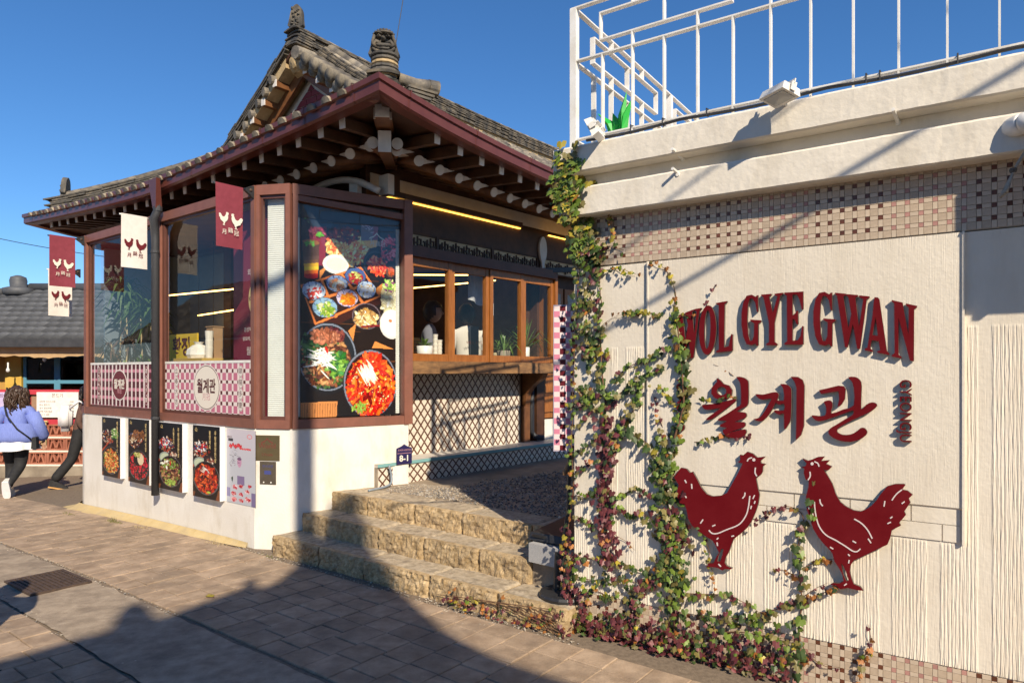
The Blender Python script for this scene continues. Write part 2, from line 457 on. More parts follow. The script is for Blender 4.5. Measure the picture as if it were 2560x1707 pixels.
M_tiled = mat('dark_ridge_tile', (0.04, 0.038, 0.036, 1), (0.10, 0.09, 0.075, 1), 0.8, 8, bump=0.5, bscale=40, var=0.3, dirt=(0.21, 0.165, 0.105, 1), dirt_scale=5)
M_mud = mat('roof_clay_mud', (0.36, 0.255, 0.13, 1), (0.50, 0.37, 0.20, 1), 0.95, 9, bump=0.8, bscale=30)
M_glass = glass_mat('window_glass')
M_maroon = mat('maroon_print', (0.135, 0.014, 0.02, 1), (0.15, 0.017, 0.023, 1), 0.4, 4)
M_pink = mat('pink_print', (0.47, 0.19, 0.225, 1), None, 0.4)
M_offw = mat('off_white_print', (0.72, 0.66, 0.61, 1), None, 0.5)
M_red = mat('sign_red', (0.125, 0.0035, 0.007, 1), (0.15, 0.008, 0.012, 1), 0.6, 5, spec=.12)
M_edge = mat('sign_edge_dark', (0.065, 0.055, 0.045, 1), (0.11, 0.095, 0.075, 1), 0.7, 30)

# ------------------------------------------------------------------ ground, pavement, drain strip
xs = np.concatenate([[-900, -300, -90, -40], np.arange(-24, 14, 0.5), [20, 40, 90, 300, 900]])
ys = np.concatenate([[-900, -300, -80, -30], np.arange(-14, 26, 0.5), [32, 50, 90, 300, 1400]])
g = MB(); g.grid(lambda x, y: (x, y, gz(x, y)), xs, ys)
ground = structure(g.obj('ground', M_sand, smooth=True))

STRIP0, STRIP1 = -1.95, -1.35
bed = MB(); bed.grid(lambda a, b: LG(a, b, 0.004), np.arange(-14.5, 7.1, 0.5), np.linspace(-5.2, 0.06, 9))
pavement = structure(bed.obj('pavement', M_sand, smooth=True))
def paver_mesh(seed, sx, sy):
    r = random.Random(seed); m = MB(); e = 0.004
    j = lambda: r.uniform(-0.003, 0.003)
    lo = [(-sx / 2 + j(), -sy / 2 + j(), -0.03), (sx / 2 + j(), -sy / 2 + j(), -0.03), (sx / 2 + j(), sy / 2 + j(), -0.03), (-sx / 2 + j(), sy / 2 + j(), -0.03)]
    mid = [(x, y, 0.010) for x, y, z in lo]
    top = [(x * (1 - e * 2 / sx), y * (1 - e * 2 / sy), 0.015) for x, y, z in lo]
    m.add(lo + mid + top, [(0, 1, 5, 4), (1, 2, 6, 5), (2, 3, 7, 6), (3, 0, 4, 7), (4, 5, 9, 8), (5, 6, 10, 9), (6, 7, 11, 10), (7, 4, 8, 11), (8, 9, 10, 11)])
    return m.mesh('paver', M_pave)
RW, RL = 0.222, 0.20
sizes = [0.17, 0.20, 0.24]
pav = [paver_mesh(i, RW - 0.006, sizes[i % 3] - 0.006) for i in range(6)]
items = []
def row_of_pavers(a, b0, b1):
    ks = []; tot = 0
    while tot < b1 - b0 - .06: k = rnd.randrange(6); ks.append(k); tot += sizes[k % 3]
    fit = (b1 - b0) / tot; b = b0
    for k in ks:
        s = sizes[k % 3] * fit
        c = LG(a, b + s / 2); dz = rnd.uniform(-0.003, 0.003)
        px = LG(a + 0.1, b + s / 2) - LG(a - 0.1, b + s / 2); py = LG(a, b + s / 2 + 0.1) - LG(a, b + s / 2 - 0.1)
        px.normalize(); py.normalize(); n = px.cross(py)
        px.rotate(Matrix.Rotation(rnd.uniform(-.006, .006), 3, n)); n.rotate(Matrix.Rotation(rnd.uniform(-.008, .008), 3, px))
        items.append((k, frame(c + Vector((0, 0, dz)), px, n.cross(px) * fit, n)))
        b += s
a = -14.2
while a < 6.6:
    row_of_pavers(a, STRIP1 + 0.02, -0.13 if a < 0.3 else -0.15)
    if a < 4: row_of_pavers(a + 0.07, -5.0, STRIP0 - 0.02)
    a += RW
pieces('paver', pavement, pav, items, 300, 'paver_field')
st = MB()
def strip_pt(a, b):
    p = LG(a, b, 0.012); p.z += 0.006 * noise.noise(Vector((a * 2.3, b * 5, 0))); return p
edges = np.linspace(STRIP0, STRIP1, 10)
def strip_edge(a, b):
    if b < STRIP0 + .01: b += 0.018 * noise.noise(Vector((a * 6, 0, 1))) - 0.005
    if b > STRIP1 - .01: b += 0.02 * noise.noise(Vector((a * 6, 0, 9))) - 0.015
    return strip_pt(a, b)
st.grid(strip_edge, np.arange(-14, 5, 0.05), edges)
drain = structure(st.obj('concrete_strip', mat('strip_concrete', (0.25, 0.195, 0.14, 1), (0.40, 0.32, 0.235, 1), .9, 9, 10, bump=.7, bscale=90, dirt=(0.17, 0.13, 0.095, 1), dirt_scale=2.6), smooth=True))
# iron grate set in the strip
M_iron = mat('rusty_iron', (0.05, 0.032, 0.024, 1), (0.095, 0.06, 0.04, 1), 0.7, 20, bump=0.4)
ga, gb = -.35, -1.60
grate = thing('drain_grate', 'rusty brown iron drain grate set in the concrete strip', 'grate', LG(ga, gb))
m = MB()
for (a0, a1, b0, b1) in ((-.29, .29, -.205, -.18), (-.29, .29, .18, .205), (-.29, -.265, -.1795, .1795), (.265, .29, -.1795, .1795)):
    m.hexa([LG(ga + a0, gb + b0, .006), LG(ga + a1, gb + b0, .006), LG(ga + a1, gb + b1, .006), LG(ga + a0, gb + b1, .006), LG(ga + a0, gb + b0, .030), LG(ga + a1, gb + b0, .030), LG(ga + a1, gb + b1, .030), LG(ga + a0, gb + b1, .030)])
m.obj('frame', M_iron, grate)
m = MB(); m.hexa([LG(ga - .264, gb - .179, .004), LG(ga + .264, gb - .179, .004), LG(ga + .264, gb + .179, .004), LG(ga - .264, gb + .179, .004), LG(ga - .264, gb - .179, .0215), LG(ga + .264, gb - .179, .0215), LG(ga + .264, gb + .179, .0215), LG(ga - .264, gb + .179, .0215)])
m.obj('backing_plate', M_iron, grate)
slat = MB()
for i in range(11):
    b0 = gb - .172 + i * .0325
    s = MB(); s.hexa([LG(ga - .26, b0, .0216), LG(ga + .26, b0, .0216), LG(ga + .26, b0 + .016, .0216), LG(ga - .26, b0 + .016, .0216), LG(ga - .26, b0, .0295), LG(ga + .26, b0, .0295), LG(ga + .26, b0 + .016, .0295), LG(ga - .26, b0 + .016, .0295)])
    s.obj('slat', M_iron, grate)
# loose grit along the joints and under the walls
gm = []
for i in range(3):
    b = bmesh.new(); bmesh.ops.create_icosphere(b, subdivisions=1, radius=0.5)
    for v in b.verts: v.co *= rnd.uniform(.7, 1.2); v.co.z *= .6
    me = bpy.data.meshes.new('pebble'); b.to_mesh(me); b.free()
    me.materials.append([mat('pale_grit', (0.34, 0.29, 0.22, 1), (0.46, 0.40, 0.32, 1), .9, 8, var=.3), mat('grey_grit', (0.16, 0.15, 0.14, 1), (0.30, 0.28, 0.26, 1), .9, 8, var=.4), mat('dark_grit', (0.09, 0.08, 0.07, 1), (0.17, 0.15, 0.13, 1), .9, 8, var=.3)][i]); gm.append(me)
it = []
def grit(a, b, size, dz=0.012, k=None):
    p = LG(a, b, dz); sc_ = size * rnd.uniform(.5, 1.5)
    M = Matrix.Translation(p) @ Matrix.Rotation(rnd.uniform(0, 6.3), 4, 'Z') @ Matrix.Diagonal((sc_, sc_ * rnd.uniform(.6, 1), sc_ * .6, 1))
    it.append((rnd.choice([0, 0, 1]) if k is None else k, M))
for _ in range(900):
    aa = rnd.uniform(-8, 1.2)
    grit(aa, (STRIP1 if rnd.random() < .6 else STRIP0) + rnd.gauss(0, .02), .012)
for _ in range(900): grit(rnd.uniform(-.2, 3.6), -.12 + rnd.gauss(0, .05) - .02, .012)
for _ in range(260): grit(rnd.uniform(-6, 3), rnd.uniform(-4, -.1), .009, .018)
gobj = MB()
pieces('grit', None, gm, it, 0, 'loose_grit')
tag(bpy.data.objects['loose_grit'], 'pale loose grit lying along paving joints and wall feet', 'grit')

# ------------------------------------------------------------------ stone steps and terrace
def rough_block(fr, a0, a1, b0, b1, z0, z1, seed, amp=0.022):
    """split-face block: front face (b0) broken, top worn, edges rounded"""
    m = MB(); na = max(4, int((a1 - a0) / 0.013)); nz = 15; nb = 9
    us = np.linspace(a0, a1, na)
    def off(a, z, e):
        k = noise.noise(Vector((a * 7 + seed, z * 12, seed))) * .45 + noise.noise(Vector((a * 26, z * 30 + seed, 3))) * .5 + noise.noise(Vector((a * 62, z * 62, seed + 5))) * .35
        return k * amp * e
    ringv = []
    path = [(0, t) for t in np.linspace(0, 1, nz)] + [(1, t) for t in np.linspace(0, 1, nb)[1:]]
    def pt(i, a):
        kind, t = path[i]
        ea = min(1, (a - a0) / .02, (a1 - a) / .02) if True else 1
        edge = (1 - max(0, ea)) * 0.013
        if kind == 0:
            z = z0 + (z1 - z0) * t; rr = 0.007 * max(0, (t - .82) / .18) ** 2
            return fr(a + (edge if a < (a0 + a1) / 2 else -edge) * 0, b0 + off(a, z, 1) + rr + edge, z - 0.004 * max(0, (t - .82) / .18))
        b = b0 + 0.007 + (b1 - b0 - 0.007) * t
        return fr(a, b, z1 - .004 * (1 - t) + 0.004 * noise.noise(Vector((a * 10, b * 14, seed))) - edge)
    m.grid(lambda a, i: pt(int(i), a), us, range(len(path)))
    n = len(path)
    for a in (a0, a1):
        vs = [pt(i, a) for i in range(n)] + [fr(a, b1, z0)]
        m.add(vs, [tuple(range(n + 1))])
    m.add([fr(a0, b1, z0), fr(a1, b1, z0), fr(a1, b1, z1), fr(a0, b1, z1)], [(0, 1, 2, 3)])
    for i, f in enumerate(m.f[:(len(us) - 1) * (n - 1)]):
        if (i // (len(us) - 1)) >= nz: m.m[i] = 1
    return m
steps = thing('stone_steps', 'three split granite steps rising between the white base and the ivy wall', 'steps', L(1.8, 0))
rows = [(-.06, .30, .0, .17, [.30, .98, 1.56, 2.28, 2.92, 3.47]), (.215, .57, .0, .34, [.36, .72, 1.42, 1.95, 2.52, 3.0]), (.50, .80, .0, .51, [.42, .95, 1.55, 2.1, 2.8, 3.45])]
for r_, (b0, b1, z0, z1, js) in enumerate(rows):
    zz = 0.0 if r_ == 0 else z1 - .19
    for i in range(len(js) - 1):
        rough_block(L, js[i] + .006, js[i + 1] - .006, b0 + rnd.uniform(-.006, .006), b1, zz - .06, z1 + rnd.uniform(-.003, .003), r_ * 31 + i * 7.3).obj('stone_block', [M_stone, M_tread], steps, smooth=False)
m = MB(); m.box(L, .34, 3.46, .1, .79, -.05, .149); m.box(L, .36, 3.46, .35, .79, .150, .315); m.obj('mortar_core', mat('dark_mortar', (0.10, 0.08, 0.06, 1), (0.15, 0.12, 0.09, 1), .95, 12), steps)
m = MB()
m.box(L, 3.0, 3.42, .25, .57, .151, .335); m.obj('end_block', M_conc, steps)
# granite block with a black rubber foot, standing on the first tread
gb_ = thing('granite_block', 'pale grey granite block lying on the steps beside the sign stand', 'block', L(3.2, .4, .34))
m = MB()
c = L(2.92, .33); m.hexa([L(3.0, .20, .336), L(3.36, .18, .336), L(3.38, .56, .336), L(3.01, .56, .336), L(3.0, .20, .465), L(3.36, .18, .465), L(3.38, .56, .465), L(3.01, .56, .465)])
m.obj('block', M_granite, gb_)
tb = thing('rubber_base', 'black rubber sign base lying tilted on the granite block', 'sign base', L(3.1, .5, .48))
m = MB(); m.hexa([L(2.95, .25, .475), L(3.4, .22, .485), L(3.42, .75, .535), L(2.97, .75, .52), L(2.97, .27, .525), L(3.38, .24, .535), L(3.40, .73, .585), L(2.99, .73, .57)]); m.obj('slab', M_black, tb)
m = MB(); m.hexa([L(3.0, .24, .50), L(3.1, .24, .50), L(3.1, .26, .50), L(3.0, .26, .50), L(3.0, .235, .515), L(3.1, .235, .515), L(3.1, .26, .515), L(3.0, .26, .515)]); m.obj('grip', M_black, tb)

ter = MB()
def terz(a, b): return .506 + .018 * min(1, max(0, (b - .8) / 2.4))
ter.grid(lambda a, b: L(a, b, terz(a, b)), np.linspace(.2, 7, 35), np.linspace(.79, 9, 42))
terrace = structure(ter.obj('terrace', mat('terrace_concrete', (0.25, 0.19, 0.13, 1), (0.36, 0.285, 0.20, 1), .9, 5, bump=.5, bscale=60, dirt=(0.19, 0.145, 0.10, 1)), smooth=True))
it = []
for _ in range(9000):
    aa, bb = rnd.uniform(1.15, 3.45), rnd.uniform(.82, 4.2)
    if aa < 1.05 + .25 * (bb - .82) + .06 * rnd.gauss(0, 1): continue
    sc_ = rnd.uniform(.012, .03); p = L(aa, bb, terz(aa, bb) + .004)
    it.append((rnd.choice([0, 1, 1, 2]), Matrix.Translation(p) @ Matrix.Rotation(rnd.uniform(0, 6.3), 4, Vector((rnd.random(), rnd.random(), 1))) @ Matrix.Diagonal((sc_, sc_ * rnd.uniform(.6, 1), sc_ * rnd.uniform(.6, .9), 1))))
for _ in range(900):
    aa, bb = rnd.uniform(.75, 1.5), rnd.uniform(.82, 1.3)
    sc_ = rnd.uniform(.006, .018); it.append((rnd.choice([0, 0, 1]), Matrix.Translation(L(aa, bb, terz(aa, bb) + .003)) @ Matrix.Diagonal((sc_, sc_, sc_ * .7, 1))))
pieces('gravel', None, gm, it, 0, 'gravel')
tag(bpy.data.objects['gravel'], 'grey gravel spread over the terrace above the steps', 'gravel')
# ------------------------------------------------------------------ the tiled restaurant
rest = thing('restaurant', 'tiled hip-and-gable roofed timber restaurant with deep eaves and wooden window', 'building', L(-2.1, 3, .5))
aL, aR, bF, bB, AR = -5.97, 1.80, -0.10, 10.9, -2.085
HALF = 3.885; GB = 2.10; VB = 1.74
def prof(d): return .42 * d + .04 * d * d
def zef(a): return 3.745 + .185 * min(1.2, abs((a - AR) / HALF)) ** 1.3
def zer(b): return 3.72 + .21 * min(1.2, abs((b - 5.4) / 5.5)) ** 4
def zf(a, d): return 3.69 + prof(d) + (zef(a) - 3.74) * math.exp(-d / 1.3)
def zr(b, d): return 3.69 + prof(d) + (zer(b) - 3.74) * math.exp(-d / 1.3)
def saw(ds):
    out = []
    for i in range(len(ds) - 1): out += [(ds[i], .016), (ds[i + 1] - .004, 0.0)]
    return out
# roof sheets, stepped like laid tile courses
roof = MB()
dd = saw(np.arange(0.03, 2.3, .13))
def P_front(i, k):
    d, h = dd[k]; x = i
    a = (aL + d) + (aR - aL - 2 * d) * x
    return L(a, bF + d, zf(a, d) + h)
roof.grid(lambda x, k: P_front(x, int(k)), np.linspace(0, 1, 40), range(len(dd)))
dr = saw(np.arange(0.03, 3.9, .13))
def P_side(sgn):
    def f(x, k):
        d, h = dr[int(k)]
        b0 = bF + d if d < 2.2 else VB + .02
        b = b0 + (bB - b0) * x
        return L(aR - d if sgn > 0 else aL + d, b, zr(b, d) + h)
    return f
roof.grid(P_side(1), np.linspace(0, 1, 50), range(len(dr)))
roof.grid(P_side(-1), np.linspace(0, 1, 50), range(len(dr)))
roof_o = roof.obj('roof', M_tile, rest, smooth=False)
# back slope closes the roof
# convex tiles
def cover_tile(r, ln, n=8, seed=0):
    m = MB(); r1, r2 = r, r * .93
    for k, (y, rr) in enumerate(((-ln / 2, r1), (ln / 2, r2))):
        for i in range(n + 1):
            th = math.pi * i / n
            m.v.append((rr * math.cos(th), y, rr * math.sin(th) * .95 - .01))
    for i in range(n): m.f.append((i, i + 1, n + 2 + i, n + 1 + i)); m.m.append(0)
    m.f.append(tuple(range(n, -1, -1))); m.m.append(0)
    m.f.append(tuple(range(n + 1, 2 * n + 2))); m.m.append(0)
    return m
ct = [cover_tile(.056, .31).mesh('roof_tile', M_tile), cover_tile(.051, .31).mesh('roof_tile', M_tile)]
it = []
def tile_on(pf, k=0, jit=.006):
    """pf(d) gives the roof point at distance d from the eave; tiles climb the slope"""
    return
a = aL + .16
while a < aR - .1:
    lim = min(2.1, a - aL - .12, aR - a - .12); d = .13
    while d < lim:
        p = L(a, bF + d, zf(a, d) + .022); q = L(a, bF + d + .1, zf(a, d + .1) + .022)
        y = (q - p).normalized(); x = LA.copy(); z = x.cross(y).normalized(); x = y.cross(z)
        it.append((rnd.randrange(2), frame(p + x * rnd.uniform(-.008, .008) + z * rnd.uniform(-.004, .006), x, y, z))); d += .265
    a += .205
for sgn in (1, -1):
    b = bF + .2
    while b < bB - .1:
        d = .33
        while d < 3.75:
            if (d < 2.2 and b - bF < d + .1) or (d >= 2.2 and b < VB + .55): d += .265; continue
            aa = lambda e: aR - e if sgn > 0 else aL + e
            p = L(aa(d), b, zr(b, d) + .022); q = L(aa(d + .1), b, zr(b, d + .1) + .022)
            y = (q - p).normalized(); x = LB.copy() * sgn; z = x.cross(y).normalized(); x = y.cross(z)
            it.append((rnd.randrange(2), frame(p + x * rnd.uniform(-.008, .008) + z * rnd.uniform(-.004, .006), x, y, z))); d += .265
        b += .205
# verge tiles whose round ends look out of the gable
vt = [cover_tile(.082, .42, 10).mesh('roof_tile', M_tile)]
def closed_tile(r, ln, n=12):
    m = MB(); m.lathe((0, -ln / 2, 0), [(r * .95, 0), (r, .02), (r * .97, ln * .5), (r * .9, ln)], n, axis=(0, 1, 0)); return m.mesh('roof_tile', M_tile, True)
ct.append(closed_tile(.086, .30)); ct.append(closed_tile(.078, .30)); ct.append(closed_tile(.062, .26))
for sgn in (1, -1):
    for k in range(12):
        for tier in ((0, 1) if sgn > 0 else (1,)):
            x_ = .28 + .172 * k + tier * .086
            if x_ > 2.0: continue
            d = HALF - x_; z_ = zr(VB, d) + (.05 if tier == 0 else -.045)
            p = L(AR + sgn * x_, VB + .07 + .04 * tier + rnd.uniform(-.02, .02), z_)
            y = (LB + ZV * .10 + LA * (rnd.uniform(-.06, .06) + (.2 if sgn < 0 else 0))).normalized(); x = LA.copy(); z = x.cross(y).normalized(); x = y.cross(z)
            it.append((2 + tier if sgn > 0 else 4, frame(p, x, y, z)))
pieces('roof_tile', roof_o, ct, it, 300, 'roof_tile_field')

# ridges of stacked flat tiles
def flat_tile(ln, wd, th, seed):
    r = random.Random(seed); m = MB(); n = 5
    for (x, s) in ((-ln / 2, 1), (ln / 2, 1)):
        for zz in (0, th):
            for i in range(n):
                y = -wd / 2 + wd * i / (n - 1); m.v.append((x + r.uniform(-.006, .006), y + r.uniform(-.003, .003), zz + .018 * (1 - (2 * y / wd) ** 2)))
    for i in range(n - 1):
        m.f += [(i, i + 1, n + i + 1, n + i), (2 * n + i, 3 * n + i, 3 * n + i + 1, 2 * n + i + 1), (n + i, n + i + 1, 3 * n + i + 1, 3 * n + i), (i, 2 * n + i, 2 * n + i + 1, i + 1)]
    m.f += [(0, n, 3 * n, 2 * n), (n - 1, 3 * n - 1, 4 * n - 1, 2 * n - 1)]
    m.m = [0] * len(m.f)
    return m
def ridge(path, layers, wd, cap_r=.075, name='ridge'):
    P = [Vector(p) for p in path]; seg = [0]
    for i in range(1, len(P)): seg.append(seg[-1] + (P[i] - P[i - 1]).length)
    def at(s):
        s = min(max(s, 0), seg[-1] - 1e-6)
        i = max(j for j in range(len(seg)) if seg[j] <= s); t = (s - seg[i]) / (seg[i + 1] - seg[i])
        return P[i].lerp(P[i + 1], t), (P[i + 1] - P[i]).normalized()
    core = MB(); h = layers * .033
    for i in range(len(P) - 1):
        d = (P[i + 1] - P[i]).normalized(); s_ = d.cross(ZV).normalized() * (wd * .36)
        core.hexa([P[i] - s_ - ZV * .14, P[i] + s_ - ZV * .14, P[i + 1] + s_ - ZV * .14, P[i + 1] - s_ - ZV * .14, P[i] - s_ + ZV * h, P[i] + s_ + ZV * h, P[i + 1] + s_ + ZV * h, P[i + 1] - s_ + ZV * h])
    ro = core.obj(name, M_mud, rest)
    pr = [flat_tile(.235, wd * k, .022, i).mesh('ridge_tile', M_tiled) for i, k in enumerate((1.0, .94, 1.05))] + [cover_tile(cap_r, .29, 10).mesh('ridge_tile', M_tile)]
    its = []
    for k in range(layers):
        s = rnd.uniform(-.1, 0)
        while s < seg[-1] + .02:
            p, d = at(s + .1); y = ZV.cross(d).normalized(); z = d.cross(y)
            its.append((rnd.randrange(3), frame(p + z * (k * .033 + .002 + rnd.uniform(-.002, .002)) + y * rnd.uniform(-.012, .012), d, y, z))); s += .238
    s = .1
    while s < seg[-1]:
        p, d = at(s); x = d.cross(ZV).normalized(); z = x.cross(d)
        its.append((3, frame(p + z * (h + .012), x, d, z))); s += .27
    pieces('ridge_tile', ro, pr, its, 220, 'ridge_tile_field')
    return at
rz = zr(5, HALF)
def ridge_z(b): return rz + .07 * abs((b - 5.4) / 3.5) ** 2.2
ridge([L(AR, b, ridge_z(b) - .02) for b in np.linspace(VB + .12, 9.0, 16)], 7, .29)
for sgn in (1, -1):
    ridge([L(AR + sgn * x, GB + .10, zr(GB, HALF - x) + .03) for x in np.linspace(.22, 1.68, 6)], 6, .24)
    ridge([L((aR - t) if sgn > 0 else (aL + t), bF + t, zf((aR - t) if sgn > 0 else (aL + t), t) + .02) for t in np.linspace(2.22, .36, 9)], 5 if sgn > 0 else 6, .26)
ridge([L(AR - x, VB + .13, zr(VB, HALF - x) + .02) for x in np.linspace(.12, 2.05, 8)], 4, .26, .06)
ridge([L(AR + x, VB + .40, zr(VB, HALF - x) + .03) for x in np.linspace(.2, 1.9, 7)], 5, .17, .05)
# clay fill at the gable peak
m = MB(); b = bmesh.new(); bmesh.ops.create_icosphere(b, subdivisions=3, radius=1); b.verts.ensure_lookup_table()
m.add([L(AR + v.co.x * .20, VB + .22 + v.co.y * .17, rz - .12 + v.co.z * .17) + Vector((0, 0, 1)) * .05 * noise.noise(v.co * 3) + LA * .05 * noise.noise(v.co * 4 + Vector((5, 0, 0))) for v in b.verts], [tuple(v.index for v in f.verts) for f in b.faces]); b.free(); o = m.obj('clay_fill', M_mud, rest)
# low ridge stub at the right corner with its big round end
def stub(p0, p1):
    m = MB(); d = (p1 - p0).normalized()
    m.tube([p0, p0.lerp(p1, .5) - ZV * .012, p1 + ZV * .006], [.045, .05, .058], 12)
    o = m.obj('ridge_end_roll', M_tile, rest, True)
    m = MB(); m.tube([p1 - d * .04 + ZV * .0, p1 + d * .05], [.062, .07], 14); m.obj('ridge_end_cap', M_tiled, rest, False)
    for k in range(4):
        m = MB(); m.bar(p0 - ZV * (.065 + .03 * k) + d * .06, p1 - ZV * (.065 + .034 * k) + d * (.02 - .03 * k), .14, .02); m.obj('ridge_tile', M_tiled, rest)
stub(L(1.50, .38, 4.13), L(1.60, .68, 4.12))

# finials
def finial(base, up, out, h, wd, name, face=False):
    side = out.cross(up).normalized()
    lp = smooth_loop([(-.5, 0), (-.53, .18), (-.47, .42), (-.42, .66), (-.27, .88), (0, 1.0), (.27, .88), (.42, .66), (.47, .42), (.53, .18), (.5, 0)], 3, True)
    me = outline_mesh([[(x * wd, y * h) for x, y in lp]], .07)
    me.materials.append(M_tiled)
    o = place(name, me, rest, frame(base - out * .035, side, up, out))
    m = MB(); c = lambda x, y, e: base + side * x * wd + up * y * h + out * (.035 + e)
    def blob(x, y, rx, ry, e):
        b = bmesh.new(); bmesh.ops.create_icosphere(b, subdivisions=2, radius=1)
        vs = [c(x, y, 0) + side * (v.co.x * rx * wd) + up * (v.co.y * ry * h) + out * (v.co.z * e) for v in b.verts]; b.verts.ensure_lookup_table()
        m.add(vs, [tuple(v.index for v in f.verts) for f in b.faces]); b.free()
    if face:
        for s in (-1, 1):
            blob(s * .17, .66, .11, .06, .045); blob(s * .17, .68, .045, .03, .06); blob(s * .2, .78, .17, .045, .05)
            m.tube([c(s * .1, .40, .01), c(s * .28, .44, .03), c(s * .36, .34, .03), c(s * .26, .22, .02)], .017, 6)
            m.tube([c(s * .42, .30, .005), c(s * .40, .5, .01), c(s * .34, .72, .01)], .014, 6)
            m.tube([c(s * .12, .12, .01), c(s * .3, .12, .02), c(s * .4, .25, .01)], .015, 6)
        blob(0, .55, .10, .10, .07); blob(0, .86, .3, .06, .03)
        m.tube([c(-.28, .33, .02), c(-.1, .30, .035), c(.1, .30, .035), c(.28, .33, .02)], .016, 6)
        m.tube([c(-.22, .22, .02), c(0, .2, .03), c(.22, .22, .02)], .013, 6)
        for i in range(9):
            th = math.pi * (.15 + .7 * i / 8); m.tube([c(.36 * math.cos(th), .62 + .3 * math.sin(th), -.005), c(.43 * math.cos(th), .62 + .37 * math.sin(th), .008)], .011, 5)
    else:
        for i in range(16): blob(rnd.uniform(-.34, .34), .08 + .052 * i, .12, .05, .035)
    m.obj('relief', M_tiled, o if False else rest, True)
finial(L(AR, VB + .12, ridge_z(VB) + .25), (ZV + LB * .10).normalized(), (-LB + LA * .5).normalized(), .30, .19, 'ridge_finial')
dg_ = (LA - LB).normalized()
finial(L(1.40, .31, 4.315), (ZV - dg_ * -.06).normalized(), (dg_ * .75 - Vector((0, 1, 0)) * .6).normalized(), .215, .225, 'face_finial', True)
for k in range(9):      # the round stack of tiles that carries the face
    m = MB(); r = .118 + rnd.uniform(-.006, .008); z0 = 4.02 + .034 * k
    m.lathe(L(1.40, .315, z0), [(r * .92, 0), (r, .008), (r, .022), (r * .93, .03)], 14); m.obj('ridge_tile', M_tiled if k % 3 else M_mud, rest)
finial(L(aL + .42, bF + .42, zf(aL + .42, .42) + .26), (ZV + (LB + LA) * .12).normalized(), (-LA - LB).normalized(), .24, .17, 'ridge_finial')

# gable: boards, red brick field with pale frame, short square timbers
def gz_in(x): return zr(GB, HALF - abs(x))
for sgn in (1, -1):
    m = MB(); prev = None
    xs_ = np.linspace(0, 1.95, 9)
    for i in range(8):
        x0, x1 = xs_[i], xs_[i + 1]
        m.hexa([L(AR + sgn * x0, GB - .14, gz_in(x0) - .30), L(AR + sgn * x1, GB - .14, gz_in(x1) - .30), L(AR + sgn * x1, GB - .09, gz_in(x1) - .30), L(AR + sgn * x0, GB - .09, gz_in(x0) - .30),
                L(AR + sgn * x0, GB - .14, gz_in(x0) - .07), L(AR + sgn * x1, GB - .14, gz_in(x1) - .07), L(AR + sgn * x1, GB - .09, gz_in(x1) - .07), L(AR + sgn * x0, GB - .09, gz_in(x0) - .07)])
    m.obj('barge_board', M_woodm, rest)
    m = MB()
    for i in range(8):
        x0, x1 = xs_[i], xs_[i + 1]
        m.hexa([L(AR + sgn * x0, VB + .04, gz_in(x0) - .06), L(AR + sgn * x1, VB + .04, gz_in(x1) - .06), L(AR + sgn * x1, GB + .1, gz_in(x1) - .06), L(AR + sgn * x0, GB + .1, gz_in(x0) - .06),
                L(AR + sgn * x0, VB + .04, gz_in(x0) - .015), L(AR + sgn * x1, VB + .04, gz_in(x1) - .015), L(AR + sgn * x1, GB + .1, gz_in(x1) - .015), L(AR + sgn * x0, GB + .1, gz_in(x0) - .015)])
    m.obj('verge_board', M_wood, rest)
    for k in range(6):
        x = .34 + .275 * k; z = gz_in(x) - .125
        m = MB(); m.box(L, AR + sgn * x - .04, AR + sgn * x + .04, VB + .022, GB - .14, z - .045, z + .045); o = m.obj('verge_timber', M_woodm, rest)
        m = MB(); m.box(L, AR + sgn * x - .041, AR + sgn * x + .041, VB + .010, VB + .0215, z - .046, z + .046); m.obj('painted_end', M_endw, o)
apz, bz, slope_ = 5.62, 4.86, .66
gab = MB(); gab.sheet([L(AR - (apz - bz) / slope_ - .06, GB, bz), L(AR + (apz - bz) / slope_ + .06, GB, bz), L(AR, GB, apz + .06)], LB * .06)
gab.sheet([L(AR - 1.9, GB + .061, 4.6), L(AR + 1.9, GB + .061, 4.6), L(AR + .2, GB + .061, 5.86), L(AR - .2, GB + .061, 5.86)], LB * .05)
gab_o = gab.obj('gable_panel', mat('gable_frame_plaster', (0.55, 0.51, 0.44, 1), (0.62, 0.58, 0.51, 1), .9), rest)
M_brick = mat('crimson_brick', (0.165, 0.016, 0.022, 1), (0.20, 0.022, 0.03, 1), .6, 10, var=.1)
zb = bz + .01
row = 0
while zb < apz - .1:
    h = .078; hw0 = (apz - .07 - zb) / slope_ - .02; hw1 = (apz - .07 - zb - h) / slope_ - .02
    x = -1.6 + (.115 if row % 2 else 0)
    while x < 1.6:
        x0, x1 = x, x + .222
        bl, br = max(x0, -hw0), min(x1, hw0); tl, tr = max(x0, -hw1), min(x1, hw1)
        if br - bl > .01:
            if tr < tl: tl = tr = min(max(0, bl), br)
            m = MB(); m.sheet([L(AR + bl, GB - .012, zb), L(AR + br, GB - .012, zb), L(AR + tr, GB - .012, zb + h), L(AR + tl - .0005, GB - .012, zb + h)], LB * .0115); m.obj('brick', M_brick, gab_o)
        x += .232
    zb += .088; row += 1

